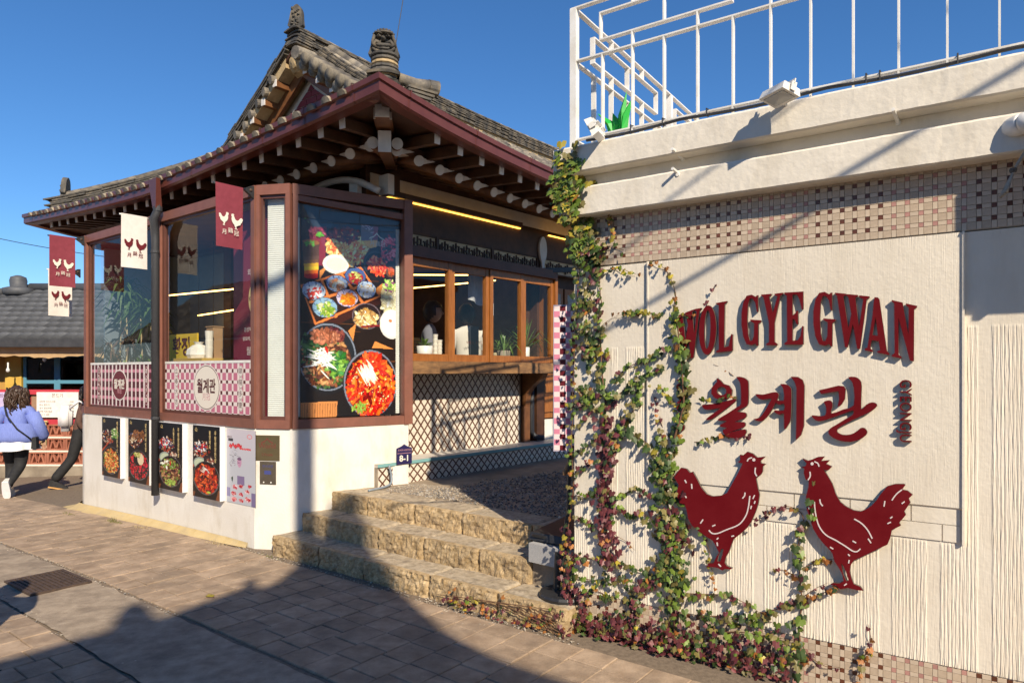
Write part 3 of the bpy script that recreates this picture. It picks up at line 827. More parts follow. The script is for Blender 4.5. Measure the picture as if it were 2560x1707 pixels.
# gutters with clips
prof_g = [(0, 0), (0, -.045), (-.018, -.054), (-.018, -.128), (-.036, -.146), (-.135, -.146), (-.135, .0), (-.128, .0), (-.128, -.136), (-.042, -.136), (-.026, -.12), (-.026, -.05), (-.008, -.04), (-.008, 0)]
def gutter_run(pt, us):
    m = MB(); n = len(prof_g)
    for u in us: m.v.extend([tuple(pt(u, o, z)) for o, z in prof_g])
    for i in range(len(us) - 1):
        for k in range(n): m.f.append((i * n + k, i * n + (k + 1) % n, (i + 1) * n + (k + 1) % n, (i + 1) * n + k))
    m.f.append(tuple(range(n))); m.f.append(tuple(range((len(us) - 1) * n, len(us) * n)))
    m.m = [0] * len(m.f)
    return m
def gp_front(u, o, z):
    a = aL + (aR - aL) * u; k = (2 * u - 1)
    return L(a + (o if u > .999 else (-o if u < .001 else 0)), bF - o, zef(a) + z + .01)
def gp_right(u, o, z):
    b = bF + (bB - bF) * u
    return L(aR + o, b - (o if u < .001 else 0), zer(b) + z + .01)
gf = gutter_run(gp_front, np.linspace(0, 1, 40)).obj('gutter', M_gutter, rest)
gr_ = gutter_run(gp_right, np.linspace(0, 1, 40)).obj('gutter', M_gutter, rest)
def gp_left(u, o, z):
    b = bF + (bB - bF) * u
    return L(aL - o, b - (o if u < .001 else 0), zer(b) + z + .01)
gutter_run(gp_left, np.linspace(0, 1, 20)).obj('gutter', M_gutter, rest)
for u in np.arange(.045, 1, .083):
    m = MB(); us = (u, u + .0016)
    pts = [(-.128, .012), (.006, .012), (.006, -.047), (-.012, -.058), (-.012, -.13), (-.03, -.152)]
    for i in range(len(pts) - 1):
        (o0, z0), (o1, z1) = pts[i], pts[i + 1]
        a = [gp_front(us[0], o0, z0), gp_front(us[1], o0, z0), gp_front(us[1], o1, z1), gp_front(us[0], o1, z1)]
        m.add(a, [(0, 1, 2, 3)])
    m.obj('gutter_clip', M_gutter, gf, fix=False)
for u in np.arange(.03, .6, .075):
    m = MB(); us = (u, u + .0012)
    for i in range(len(pts) - 1):
        (o0, z0), (o1, z1) = pts[i], pts[i + 1]
        m.add([gp_right(us[0], o0, z0), gp_right(us[1], o0, z0), gp_right(us[1], o1, z1), gp_right(us[0], o1, z1)], [(0, 1, 2, 3)])
    m.obj('gutter_clip', M_gutter, gr_, fix=False)

# under the eaves: boards, flying rafters, round rafters, plaster
m = MB()
def so_f(x, d):
    a = (aL + d) + (aR - aL - 2 * d) * x; return L(a, bF + d, zef(a) - .10 + .10 * d)
def so_r(x, d):
    b = (bF + d) + (bB - bF - d) * x; return L(aR - d, b, zer(b) - .10 + .10 * d)
def so_l(x, d):
    b = (bF + d) + (bB - bF - d) * x; return L(aL + d, b, zer(b) - .10 + .10 * d)
m.grid(so_f, np.linspace(0, 1, 40), [.125, .3, .5, .72]); m.grid(so_r, np.linspace(0, 1, 40), [.125, .3, .5, .72]); m.grid(so_l, np.linspace(0, 1, 30), [.125, .3, .5, .72])
m.obj('eave_boards', M_wood, rest)
def pl_f(x, d):
    a = (aL + d) + (aR - aL - 2 * d) * x; return L(a, bF + d, zef(a) - .155 + .30 * (d - .62))
def pl_r(x, d):
    b = (bF + d) + (bB - bF - d) * x; return L(aR - d, b, zer(b) - .155 + .30 * (d - .62))
m = MB(); m.grid(pl_f, np.linspace(0, 1, 40), [.70, 1.0, 1.45]); m.obj('eave_plaster', M_plaster, rest)
m = MB(); m.grid(pl_r, np.linspace(0, 1, 40), [.70, 1.0, 1.5]); m.obj('eave_plaster', M_plaster, rest)
m = MB(); m.grid(lambda x, d: L(aL + d, bF + d + (bB - bF - d) * x, zer(bF + d + (bB - bF - d) * x) - .155 + .30 * (d - .62)), np.linspace(0, 1, 20), [.70, 1.0, 1.5]); m.obj('eave_boards', M_wood, rest)
# board that carries the flying rafters
m = MB()
us = np.linspace(.02, .98, 30)
for i in range(29):
    a0, a1 = aL + .6 + (aR - aL - 1.2) * us[i], aL + .6 + (aR - aL - 1.2) * us[i + 1]
    m.bar(L(a0, bF + .66, zef(a0) - .11), L(a1, bF + .66, zef(a1) - .11), .07, .07)
for i in range(29):
    b0, b1 = bF + .6 + (bB - bF - .7) * us[i], bF + .6 + (bB - bF - .7) * us[i + 1]
    m.bar(L(aR - .66, b0, zer(b0) - .11), L(aR - .66, b1, zer(b1) - .11), .07, .07)
m.obj('eave_purlin', M_wood, rest)
M_wood2 = mat('eave_timber', (0.06, 0.026, 0.012, 1), (0.115, 0.05, 0.02, 1), .55, 7, bump=.2)
def rafter_sq(p, q, wx, wz):
    m = MB(); m.bar(p, q, wx, wz); o = m.obj('flying_rafter', M_wood2, rest)
    d = (q - p).normalized(); m = MB(); m.bar(p - d * .012, p - d * .0005, wx + .002, wz + .002); m.obj('painted_end', M_endw, o)
def rafter_rd(p, q, r):
    m = MB(); m.tube([p, p.lerp(q, .5), q], [r, r * 1.03, r * 1.08], 12); o = m.obj('rafter', M_woodm, rest, True)
    d = (q - p).normalized(); m = MB(); m.tube([p - d * .012, p - d * .0005], [r * 1.01, r * 1.02], 16); m.obj('painted_end', M_endw, o)
a = 1.11
while a > aL + .5:
    z = zef(a) - .15; rafter_sq(L(a + (.03 if a > .6 else 0), bF + .18, z + .004), L(a - .04 * max(0, a), bF + .75, z + .055), .058, .088); a -= .293
b = .72
while b < 6.4:
    z = zer(b) - .15; rafter_sq(L(aR - .18, b, z + .004), L(aR - .75, b + .03, z + .055), .058, .088); b += .30
a = 1.02; cnt = 0
while a > -3.2:
    z = zef(a) - .205; far = L(min(a, .42) if a > .42 else a, 1.35, z + .26)
    rafter_rd(L(a, bF + .58, z), far, .049); a -= .275
b = .62
while b < 6.4:
    z = zer(b) - .205; far = L(.42, max(b, 1.3) if b < 1.3 else b, z + .28)
    rafter_rd(L(aR - .58, b, z), far, .049); b += .275
def wedge(p, d):
    m = MB(); m.sheet([p + ZV * .048, p - ZV * .02, p + d * .19 + ZV * .05], d.cross(ZV) * .02); m.obj('filler_wedge', M_endw, rest)
a = 1.02
while a > -1.0:
    wedge(L(a - .05, bF + .62, zef(a) - .205), -LA); a -= .275
b = .62
while b < 4.6:
    wedge(L(aR - .62, b + .05, zer(b) - .205), LB); b += .275
def corner_beam(p, q, wx, wz):
    m = MB(); m.bar(p, q, wx, wz); o = m.obj('corner_beam', M_woodm, rest)
    d = (q - p).normalized(); m = MB(); m.bar(p - d * .014, p - d * .0005, wx + .003, wz + .003); m.obj('painted_end', M_endw, o)
corner_beam(L(1.52, .18, 3.80), L(.7, 1.0, 3.88), .115, .12)
corner_beam(L(1.50, .27, 3.80), L(.9, .87, 3.85), .05, .10); corner_beam(L(1.43, .20, 3.80), L(.83, .80, 3.85), .05, .10)
corner_beam(L(1.27, .43, 3.655), L(.40, 1.30, 3.86), .11, .175)
for (da, db) in ((.06, .09), (-.09, -.06)):
    rafter_rd(L(1.24 + da, .46 + db, 3.66), L(.40, 1.30, 3.86), .05)
corner_beam(L(aL + .30, .2, 3.80), L(aL + 1.2, 1.1, 3.88), .115, .12)
# outlet box between gutter and downpipe
m = MB(); c = -1.77
m.hexa([L(c - .035, bF - .04, zef(c) - .34), L(c + .035, bF - .04, zef(c) - .34), L(c + .035, bF + .03, zef(c) - .34), L(c - .035, bF + .03, zef(c) - .34), L(c - .09, bF - .06, zef(c) - .03), L(c + .09, bF - .06, zef(c) - .03), L(c + .09, bF - .019, zef(c) - .03), L(c - .09, bF - .019, zef(c) - .03)])
m.obj('outlet_box', M_gutter, rest)

# ---- street wall above the bay and inner timber frame
m = MB(); m.box(L, -5.0, .40, 1.30, 1.42, 3.30, 4.15); m.obj('front_beam', M_wood, rest)
for a in (-4.6, -2.9, -1.2, .34):
    m = MB(); m.box(L, a - .09, a + .09, 1.34, 1.52, .55, 3.299); m.obj('column', M_wood, rest)
for (pts_, r) in (([L(-1.0, .9, 3.46), L(-.5, .86, 3.56), L(0, .82, 3.60), L(.36, .85, 3.56), L(.60, .95, 3.44)], .035),):
    m = MB(); m.tube(smooth_loop(pts_, 4, False), r, 8); m.obj('white_brace', M_endw, rest, True)
m = MB(); m.box(L, .28, .40, .84, .9, 3.40, 3.56); m.box(L, .52, .66, 1.02, 1.10, 3.42, 3.62); m.obj('white_block', M_endw, rest)

# ---- wooden window side
m = MB()
m.box(H, -.25, 6.0, -.50, -.40, 3.14, 3.98); m.obj('upper_wall', M_wood, rest)
m = MB(); m.box(H, -.20, 6.0, -.3995, -.385, 3.56, 3.72); m.obj('plaster_band', M_plaster, rest)
m = MB(); m.box(H, -.20, 6.0, -.399, -.26, 3.15, 3.46); m.obj('eave_beam', M_wood, rest)
m = MB(); m.box(H, -.02, 2.44, -.40, .03, 2.835, 2.945); m.obj('window_head', mat('stained_head_timber', (0.085, 0.028, 0.014, 1), (0.13, 0.045, 0.022, 1), .5, 8), rest)
M_weath = mat('weathered_sill', (0.16, 0.085, 0.04, 1), (0.34, 0.185, 0.075, 1), .6, 5, stretch=(1, 1, 4), bump=.3, dirt=(0.085, 0.05, 0.03, 1), dirt_scale=4)
m = MB(); m.box(H, -.03, 2.46, -.42, .035, 1.625, 1.755); m.obj('window_sill', M_weath, rest)
SW = .603
for k in range(4):
    s0 = .015 + k * SW; s1 = s0 + SW - .004; q0, q1 = (-.075, -.015) if k % 2 == 0 else (-.085, -.03)
    m = MB()
    m.box(H, s0, s0 + .052, q0, q1, 1.757, 2.834); m.box(H, s1 - .052, s1, q0, q1, 1.757, 2.834)
    m.box(H, s0 + .0525, s1 - .0525, q0 + .004, q1 - .004, 1.757, 1.835); m.box(H, s0 + .0525, s1 - .0525, q0 + .004, q1 - .004, 2.745, 2.834)
    f = m.obj('window', M_woodo, rest)
    qm = (q0 + q1) / 2; m = MB(); m.add([H(s0 + .05, qm, 1.83), H(s1 - .05, qm, 1.83), H(s1 - .05, qm, 2.75), H(s0 + .05, qm, 2.75)], [(0, 1, 2, 3)]); m.obj('pane', M_glass, f, fix=False)
m = MB(); m.box(H, -.045, .012, -.10, .005, 1.757, 2.834); m.box(H, 2.43, 2.48, -.40, .0, 1.757, 2.834); m.obj('window_post', M_woodo, rest)
# frieze of fretwork panels above the window
M_fretb = mat('frieze_backing', (0.58, 0.44, 0.27, 1), (0.66, 0.51, 0.33, 1), .8, 10)
for (s0, s1) in ((-.15, .60), (.64, 1.50), (1.54, 2.36), (2.55, 3.3), (3.34, 4.1)):
    m = MB(); m.box(H, s0, s1, -.285, -.275, 2.95, 3.145); o = m.obj('frieze_panel', M_fretb, rest)
    m = MB(); u0 = s0 + .01
    m.box(H, s0, s1, -.274, -.255, 2.95, 2.962); m.box(H, s0, s1, -.274, -.255, 3.133, 3.145)
    n = int((s1 - s0) / .155); st_ = (s1 - s0) / n
    for i in range(n):
        x = s0 + st_ * i
        for (x0, x1, z0, z1) in ((.30, .38, .10, .80), (.55, .63, .22, .92), (.02, .30, .60, .68), (.38, .55, .45, .55), (.63, .98, .34, .42), (.0, .12, .25, .33), (.12, .2, .25, .6), (.8, .88, .42, .78), (.63, .8, .70, .78)):
            m.box(H, x + x0 * st_, x + x1 * st_, -.2735, -.258 + .001 * (i % 2), 2.962 + z0 * .171, 2.962 + z1 * .171)
    m.obj('fretwork', M_wood, o)
m = MB()
for s in (.62, 1.52): m = MB(); m.box(H, s - .02, s + .02, -.31, -.25, 2.946, 3.149); m.obj('frieze_post', M_wood, rest)
m = MB(); m.box(H, 2.38, 2.54, -.42, -.27, .56, 3.149); m.obj('column', M_wood, rest)
# white painted beam end shaped like a paddle
lp = [(.075 * math.cos(t), .15 + .17 * math.sin(t)) for t in np.linspace(-1.2, 4.34, 22)]
me = outline_mesh([lp + [(-.022, -.22), (.022, -.22)]], .03); me.materials.append(M_endw)
place('beam_end', me, rest, frame(H(2.46, -.255, 3.10), HS, ZV, HQ))
m = MB(); m.bar(H(2.2, -.05, 2.93), H(3.6, .5, 3.06), .05, .06); m.obj('strut', M_black, rest)
# lit strip under the eave
M_led = glow('warm_led', (1.0, 0.50, 0.07, 1), 3.2); M_led2 = glow('warm_room_led', (1.0, 0.52, 0.12, 1), 7.0)
m = MB(); m.box(H, -.18, 2.02, -.26, -.240, 3.456, 3.468); m.obj('light_strip', M_led, rest)
m = MB(); m.box(H, 2.60, 4.6, -.26, -.240, 3.456, 3.468); m.obj('light_strip', M_led, rest)
m = MB(); m.box(H, -.18, 2.02, -.259, -.205, 3.471, 3.53); m.obj('light_ledge', M_wood, rest)
# lattice tiled wall and ledge
M_ltw = mat('ivory_glaze', (0.66, 0.60, 0.50, 1), (0.74, 0.68, 0.58, 1), .35, 6, var=.05)
M_ltb = mat('brown_glaze', (0.085, 0.03, 0.014, 1), (0.12, 0.045, 0.02, 1), .35, 6)
def lattice_tile(tw, th):
    m = MB(); x, y = tw / 2 - .0006, th / 2 - .0006; k = .235
    S = lambda px, py: (px * x, py * y, .008)
    for tri in (((-1 + k, 1), (0, k), (1 - k, 1)), ((1, 1 - k), (k, 0), (1, -1 + k)), ((1 - k, -1), (0, -k), (-1 + k, -1)), ((-1, -1 + k), (-k, 0), (-1, 1 - k))):
        m.add([S(*p) for p in tri], [(0, 1, 2)], 0)
    cr = [(-1, 1), (-1 + k, 1), (0, k), (1 - k, 1), (1, 1), (1, 1 - k), (k, 0), (1, -1 + k), (1, -1), (1 - k, -1), (0, -k), (-1 + k, -1), (-1, -1), (-1, -1 + k), (-k, 0), (-1, 1 - k)]
    c = [S(*p) for p in cr] + [S(0, 0)]
    for q in ((0, 1, 2, 16), (0, 16, 14, 15), (4, 16, 2, 3), (4, 5, 6, 16), (8, 16, 6, 7), (8, 9, 10, 16), (12, 16, 10, 11), (12, 13, 14, 16)): m.add([c[i] for i in q], [tuple(range(4))], 1)
    b = [(-x, -y, 0), (x, -y, 0), (x, y, 0), (-x, y, 0)]; t = [(-x, -y, .008), (x, -y, .008), (x, y, .008), (-x, y, .008)]
    m.add(b + t, [(0, 1, 5, 4), (1, 2, 6, 5), (2, 3, 7, 6), (3, 0, 4, 7)], 0)
    return m.mesh('tile', [M_ltw, M_ltb])
QB = -.33
m = MB(); m.box(H, -.12, 2.12, QB - .06, QB, .55, 1.624); tw_o = m.obj('tiled_wall', M_conc, rest)
lt = lattice_tile(.1, .128); its = []
for i in range(22):
    for j in range(7):
        its.append((0, frame(H(-.07 + .1 * i + (.004 if i > 9 else 0), QB + .0005, .737 + .064 + .128 * j), HS, ZV, HQ)))
for j in range(7): pass
pieces('tile', tw_o, [lt], its, 300)
m = MB(); m.box(H, -.40, 3.2, QB, -.012, .50, .700); lg = m.obj('ledge', M_conc, rest)
its = []
for i in range(35):
    for j in range(2): its.append((0, frame(H(-.34 + .1 * i, -.0115, .555 + .0055 + .062 * 0 + j * .1015 - .02), HS, ZV * .79, HQ)))
pieces('tile', lg, [lt], its, 300)
m = MB(); m.box(H, -.40, 3.2, QB, .0, .701, .735); m.obj('ledge_top', mat('ledge_marble', (0.50, 0.46, 0.41, 1), (0.66, 0.62, 0.56, 1), .5, 18, dirt=(0.40, 0.34, 0.28, 1), dirt_scale=9), rest)
m = MB(); m.box(H, -.40, 3.2, .0005, .008, .703, .735); m.obj('ledge_trim', mat('aqua_trim', (0.20, 0.40, 0.40, 1), None, .5), rest)
# right end: bracket, post, downpipe, timber door panels, white base
m = MB(); m.sheet([H(2.16, QB, 1.20), H(2.16, QB + .05, 1.20), H(2.16, QB + .07, 1.36), H(2.16, QB + .18, 1.48), H(2.16, -.01, 1.56), H(2.16, .02, 1.624), H(2.16, QB, 1.624)], HS * .09); m.obj('bracket', M_woodm, rest)
m = MB(); m.box(H, 2.13, 2.25, QB - .05, QB + .05, .737, 1.199); m.obj('bracket_post', M_woodm, rest)
m = MB(); m.tube([H(2.32, QB + .02, 1.55), H(2.32, QB + .02, .86), H(2.34, QB + .06, .80), H(2.40, QB + .16, .78)], .035, 10); m.obj('downpipe', M_pipe, rest, True)
m = MB(); m.box(H, 2.26, 6.0, -.46, -.40, .55, 3.14); m.obj('side_wall', M_wood, rest)
for s in (2.56, 3.1, 3.64):
    m = MB(); m.box(H, s, s + .5, -.399, -.36, 1.02, 1.62); o = m.obj('timber_panel', M_woodo, rest)
    m = MB(); m.box(H, s + .07, s + .43, -.359, -.34, 1.10, 1.30); m.box(H, s + .07, s + .43, -.359, -.34, 1.36, 1.56); m.obj('raised_field', M_woodo, o)
    m = MB(); m.box(H, s, s + .5, -.399, -.36, 1.64, 2.8); o = m.obj('timber_panel', M_woodo, rest)
    m = MB(); m.box(H, s + .06, s + .44, -.359, -.352, 1.72, 2.72); m.obj('pane', M_glass, o)
m = MB(); m.box(H, 2.5, 6.0, -.399, -.35, .55, 1.0); m.obj('white_base', M_white, rest)
# ---- inside
M_in = mat('dark_inner_timber', (0.10, 0.048, 0.022, 1), (0.17, 0.085, 0.04, 1), .6, 5)
m = MB(); m.sheet([L(-4.1, .3, .44), L(-3.9, .12, .44), L(-.06, .12, .44), L(.2, .22, .44), L(.42, 1.2, .44), L(.42, 6, .44), L(-4.1, 6, .44)], ZV * .11); m.obj('floor', mat('inner_floor', (0.10, 0.07, 0.045, 1), (0.16, 0.11, 0.07, 1), .4, 3), rest)
m = MB(); m.box(L, -4.6, 1.0, 5.2, 5.3, .55, 4.0); m.obj('back_wall', M_in, rest)
m = MB(); m.box(L, -4.3, .3, 1.6, 5.2, 3.36, 3.42); m.obj('ceiling', M_in, rest)
for b in (2.0, 2.9, 3.8):
    m = MB(); m.box(L, -4.3, .3, b, b + .16, 3.18, 3.359); m.obj('ceiling_beam', M_in, rest)
m = MB(); m.box(L, -4.4, -4.3, 1.5, 5.2, .55, 3.36); m.obj('far_wall', M_in, rest)
M_pale = mat('pale_window_light', (0.48, 0.53, 0.60, 1), None, .3)
for b in (2.0, 2.75, 3.5):  # pale panels stand in for daylit windows at the back
    m = MB(); m.box(L, -4.299, -4.28, b, b + .62, 1.3, 2.25); m.obj('blind', M_pale, rest)
for (a0, b0, a1, b1, z) in ((-3.6, 2.3, -1.0, 2.4, 2.95), (-2.6, 1.9, -.2, 3.9, 3.0), (-1.6, 3.3, .1, 3.4, 2.85), (-3.2, .6, -1.4, .8, 2.62), (-3.4, 1.2, -1.9, 1.0, 2.42)):
    m = MB(); m.bar(L(a0, b0, z), L(a1, b1, z), .014, .014); m.obj('light_strip', M_led2, rest)
M_bulb = glow('warm_bulb', (1.0, 0.72, 0.36, 1), 8.0)
for (a, b, z) in ((-3.0, 1.0, 1.98), (-2.45, .9, 1.93), (-1.25, 1.1, 2.08)):
    m = MB(); m.tube([L(a, b, 3.3), L(a, b, z + .05)], .004, 5); o = m.obj('lamp_cord', M_black, rest)
    m = MB(); m.lathe(L(a, b, z - .03), [(.006, 0), (.028, .02), (.032, .04), (.018, .065), (.01, .08)], 10); m.obj('bulb', M_bulb, o, True)

M_slate = mat('slate_backdrop', (0.16, 0.19, 0.225, 1), (0.21, 0.245, 0.285, 1), .5, 3)
m = MB(); m.box(L, -4.15, -1.25, 1.46, 1.50, .55, 3.3); m.obj('backdrop_screen', M_slate, rest)  # added partition; its slate colour stands for blue-grey reflection in the panes
m = MB(); m.box(H, .4, 2.3, -1.7, -.42, .551, .78); m.obj('raised_floor', M_in, rest)
m = MB(); m.box(L, -4.17, -4.14, .30, 1.46, .55, 3.3); m.obj('backdrop_screen', M_slate, rest)
# ------------------------------------------------------------------ glass bay in front of the restaurant
bay = thing('glass_bay', 'maroon framed glass bay on a white base at the street corner', 'glass bay', L(-2, .3, 0))
outer = [(-4.33, 1.30), (-4.32, .52), (-4.27, .26), (-4.17, .09), (-4.05, .0), (-3.92, -.03), (-3.5, -.03), (-2, -.03), (-.015, -.03), (.325, .135), (.72, 1.24)]
inner = [(-4.2, 1.30), (-4.19, .56), (-4.15, .36), (-4.08, .22), (-4.0, .13), (-3.9, .10), (-3.5, .10), (-2, .10), (-.05, .10), (.22, .20), (.58, 1.24)]
m = MB()
for i in range(len(outer) - 1):
    (a0, b0), (a1, b1), (c0, d0), (c1, d1) = outer[i], outer[i + 1], inner[i], inner[i + 1]
    m.hexa([L(a0, b0, -.5), L(a1, b1, -.5), L(c1, d1, -.5), L(c0, d0, -.5), L(a0, b0, 1.114), L(a1, b1, 1.114), L(c1, d1, 1.114), L(c0, d0, 1.114)])
m.obj('base_wall', M_white, bay)
m = MB()      # mortar fillet where the base meets the pavement
sk = [(-4.36, .5, .16), (-4.30, .22, .2), (-4.19, .05, .24), (-4.06, -.035, .26), (-3.9, -.034, .24), (-3.0, -.034, .22), (-2.0, -.034, .17), (-1.2, -.034, .15), (-.5, -.034, .10), (-.12, -.034, .05)]
pts0 = [LG(a, b, .10 - .006 * i) for i, (a, b, wd) in enumerate(sk)]
pts1 = []
for i, (a, b, wd) in enumerate(sk):
    j0, j1 = max(i - 1, 0), min(i + 1, len(sk) - 1); tx, ty = sk[j1][0] - sk[j0][0], sk[j1][1] - sk[j0][1]; ln = math.hypot(tx, ty)
    pts1.append(LG(a + ty / ln * wd, b - tx / ln * wd, .014))
nn = 8; rowsv = []
for i in range(len(sk)):
    rowsv.append([pts0[i].lerp(pts1[i], k / nn) + Vector((0, 0, -.03 * math.sin(math.pi * k / nn) + .006 * noise.noise(pts0[i] * 3 + Vector((k, 0, 0))))) for k in range(nn + 1)])
for i in range(len(sk) - 1):
    for k in range(nn): m.add([rowsv[i][k], rowsv[i + 1][k], rowsv[i + 1][k + 1], rowsv[i][k + 1]], [(0, 1, 2, 3)])
m.obj('mortar_skirt', M_mort, bay, True)
C2 = L(.31, .15); CD = (LA * .3265 + LB * .9452).normalized(); CN = (LA * .9452 - LB * .3265).normalized(); CLEN = 1.164
def Cf(x, q, z=0): return C2 + CD * x + CN * q + Vector((0, 0, z))
B0 = L(0, 0); BD = (LA * .9 + LB * .4355).normalized(); BN = (LA * .4355 - LB * .9).normalized()
def Bf(x, q, z=0): return B0 + BD * x + BN * q + Vector((0, 0, z))
def Lo(a, q, z=0): return L(a, -q, z)
Z0, Z1, Z2, Z3 = 1.115, 1.20, 3.29, 3.385
curve = [(-4.30, 1.3), (-4.28, .52), (-4.23, .27), (-4.14, .11), (-4.02, .02), (-3.87, .0)]
for (z0, z1) in ((Z0, Z1), (Z2, Z3)):
    nm = 'sill_beam' if z0 == Z0 else 'top_beam'
    m = MB(); m.box(Lo, -3.87, -.0, -.06, .04, z0, z1); m.obj(nm, M_frame, bay)
    m = MB(); m.box(Bf, .0, .344, -.06, .035, z0 + .001, z1 - .001); m.obj(nm, M_frame, bay)
    m = MB(); m.box(Cf, .0, CLEN + .04, -.06, .035, z0, z1); m.obj(nm, M_frame, bay)
    m = MB()
    for i in range(len(curve) - 1): m.bar(L(*curve[i], (z0 + z1) / 2), L(*curve[i + 1], (z0 + z1) / 2), .09, z1 - z0)
    m.obj(nm, M_frame, bay)
for a in (-3.87, -1.89):
    m = MB(); m.box(Lo, a - .035, a + .035, -.061, .041, Z1, Z2); m.obj('post', M_frame, bay)
m = MB(); m.box(Lo, -.06, -.001, -.061, .041, Z1, Z2); m.obj('post', M_frame, bay)
m = MB(); m.box(Bf, .0, .035, -.061, .034, Z1, Z2); m.obj('post', M_frame, bay)
m = MB(); m.box(Bf, .30, .345, -.061, .034, Z1, Z2); m.obj('post', M_frame, bay)
m = MB(); m.box(Cf, .004, .05, -.06, .034, Z1, Z2); m.obj('post', M_frame, bay)
m = MB(); m.box(Cf, CLEN - .05, CLEN + .041, -.06, .045, Z0 - .001, Z3 + .001); m.obj('post', M_frame, bay)
M_sash = mat('dark_sash', (0.10, 0.038, 0.028, 1), (0.13, 0.05, 0.036, 1), .4, 5)
def sash(fr, x0, x1, z0, z1, q=0.0, wd=.045):
    m = MB()
    m.box(fr, x0, x0 + wd, q - .02, q + .012, z0, z1); m.box(fr, x1 - wd, x1, q - .02, q + .012, z0, z1)
    m.box(fr, x0 + wd, x1 - wd, q - .019, q + .011, z0, z0 + .03); m.box(fr, x0 + wd, x1 - wd, q - .019, q + .011, z1 - .03, z1)
    f = m.obj('window', M_sash, bay)
    m = MB(); m.add([fr(x0 + wd - .004, q - .005, z0 + .027), fr(x1 - wd + .004, q - .005, z0 + .027), fr(x1 - wd + .004, q - .005, z1 - .027), fr(x0 + wd - .004, q - .005, z1 - .027)], [(0, 1, 2, 3)]); m.obj('pane', M_glass, f, fix=False)
    return f
sash(Lo, -3.835, -1.925, Z1, Z2); sash(Lo, -1.855, -.061, Z1, Z2)
sash(Bf, .036, .299, Z1, Z2, 0, .02)
m = MB()
for i in range(len(curve) - 1):
    m.add([L(*curve[i], Z1), L(*curve[i + 1], Z1), L(*curve[i + 1], Z2), L(*curve[i], Z2)], [(0, 1, 2, 3)])
m.obj('curved_pane', M_glass, bay, True)
# right facet: header, transom gap, food print behind the glass
m = MB(); m.hexa([Cf(.05, -.05, 3.235), Cf(CLEN - .05, -.05, 3.185), Cf(CLEN - .05, .02, 3.185), Cf(.05, .02, 3.235), Cf(.05, -.05, 3.288), Cf(CLEN - .05, -.05, 3.245), Cf(CLEN - .05, .02, 3.245), Cf(.05, .02, 3.288)]); m.obj('header', M_frame, bay)
m = MB(); m.add([Cf(.05, -.027, 1.2), Cf(CLEN - .05, -.027, 1.2), Cf(CLEN - .05, -.027, 3.185), Cf(.05, -.027, 3.235)], [(0, 1, 2, 3)]); m.obj('pane', M_glass, bay, fix=False)
m = MB(); m.box(Cf, .05, CLEN - .05, -.055, -.05, 3.1, 3.29); m.obj('dark_gap_sheet', M_black, bay)  # black sheet standing in for the darkness of the gap
def ribbed(fr, x0, x1, q, z0, z1, name):
    m = MB(); zs = np.arange(z0, z1, .0065)
    m.grid(lambda x, k: fr(x, q + (.0012 if int(k) % 3 else -.0018), zs[int(k)]), [x0, x1], range(len(zs)))
    return m.obj(name, mat('white_blind', (0.66, 0.66, 0.60, 1), (0.74, 0.74, 0.68, 1), .6, 6), bay, fix=False)
ribbed(Bf, .07, .27, -.05, 1.22, 3.27, 'blind')
ribbed(Cf, .055, .10, -.075, 1.22, 3.2, 'blind'); ribbed(Cf, CLEN - .095, CLEN - .055, -.075, 1.22, 3.15, 'blind')

# the food print (a table of dishes)
cv = Canvas(170, 330, (20, 22, 30), 2.0 / 1.05)
def px(x): return (x - 328) / 587
def py(x, y):
    t = px(x); top = 170 + 130 * t; bot = 1452 - 20 * t; return (y - top) / (bot - top)
def E(x, y, rx, ry, c, ang=0): cv.ell(px(x), py(x, y), rx / 587, ry / 587 * .92, c, ang)
def D(x, y, rx, ry, pal, n, s, el=2.2, ang=0): cv.dabs(px(x), py(x, y), rx / 587, ry / 587 * .92, pal, n, s / 587, el, ang)
cv.grad(0, 0, 1, 1, [(22, 30, 44), (22, 24, 34), (28, 20, 18), (30, 20, 16), (24, 22, 24)])
for k in range(26):      # table boards
    y0 = rnd.uniform(.3, 1.0); cv.rect(rnd.uniform(0, .9), y0, rnd.uniform(.2, 1.0), y0 + .004, (92, 52, 24))
cv.poly([(px(328), py(328, 1360)), (px(545), py(545, 1350)), (px(540), py(540, 1445)), (px(328), py(328, 1452))], (176, 116, 66))
for k in range(14): cv.poly([(px(335 + k * 15), py(335, 1365)), (px(339 + k * 15), py(339, 1365)), (px(337 + k * 15), py(337, 1450)), (px(333 + k * 15), py(333, 1450))], (138, 84, 46))
for (a_, b_, c_) in (((610, 930), (660, 890), (640, 1000)), ((780, 1000), (900, 1050), (760, 1040)), ((440, 560), (490, 530), (440, 610)), ((770, 700), (830, 660), (820, 730))):
    cv.poly([(px(x), py(x, y)) for x, y in (a_, b_, c_)], (190, 120, 60))
D(400, 210, 60, 60, [(60, 110, 60), (40, 70, 60)], 14, 9)
cv.poly([(px(330), py(330, 190)), (px(500), py(500, 200)), (px(520), py(520, 310)), (px(440), py(440, 330))], (40, 48, 58))
cv.poly([(px(x), py(x, y)) for x, y in ((375, 300), (480, 296), (470, 530), (390, 530))], (110, 36, 52))
D(428, 330, 48, 30, [(140, 60, 80), (90, 30, 44)], 30, 12); D(440, 345, 20, 12, [(90, 150, 50)], 8, 9)
cv.poly([(px(x), py(x, y)) for x, y in ((337, 385), (438, 382), (430, 590), (350, 596))], (70, 50, 44))
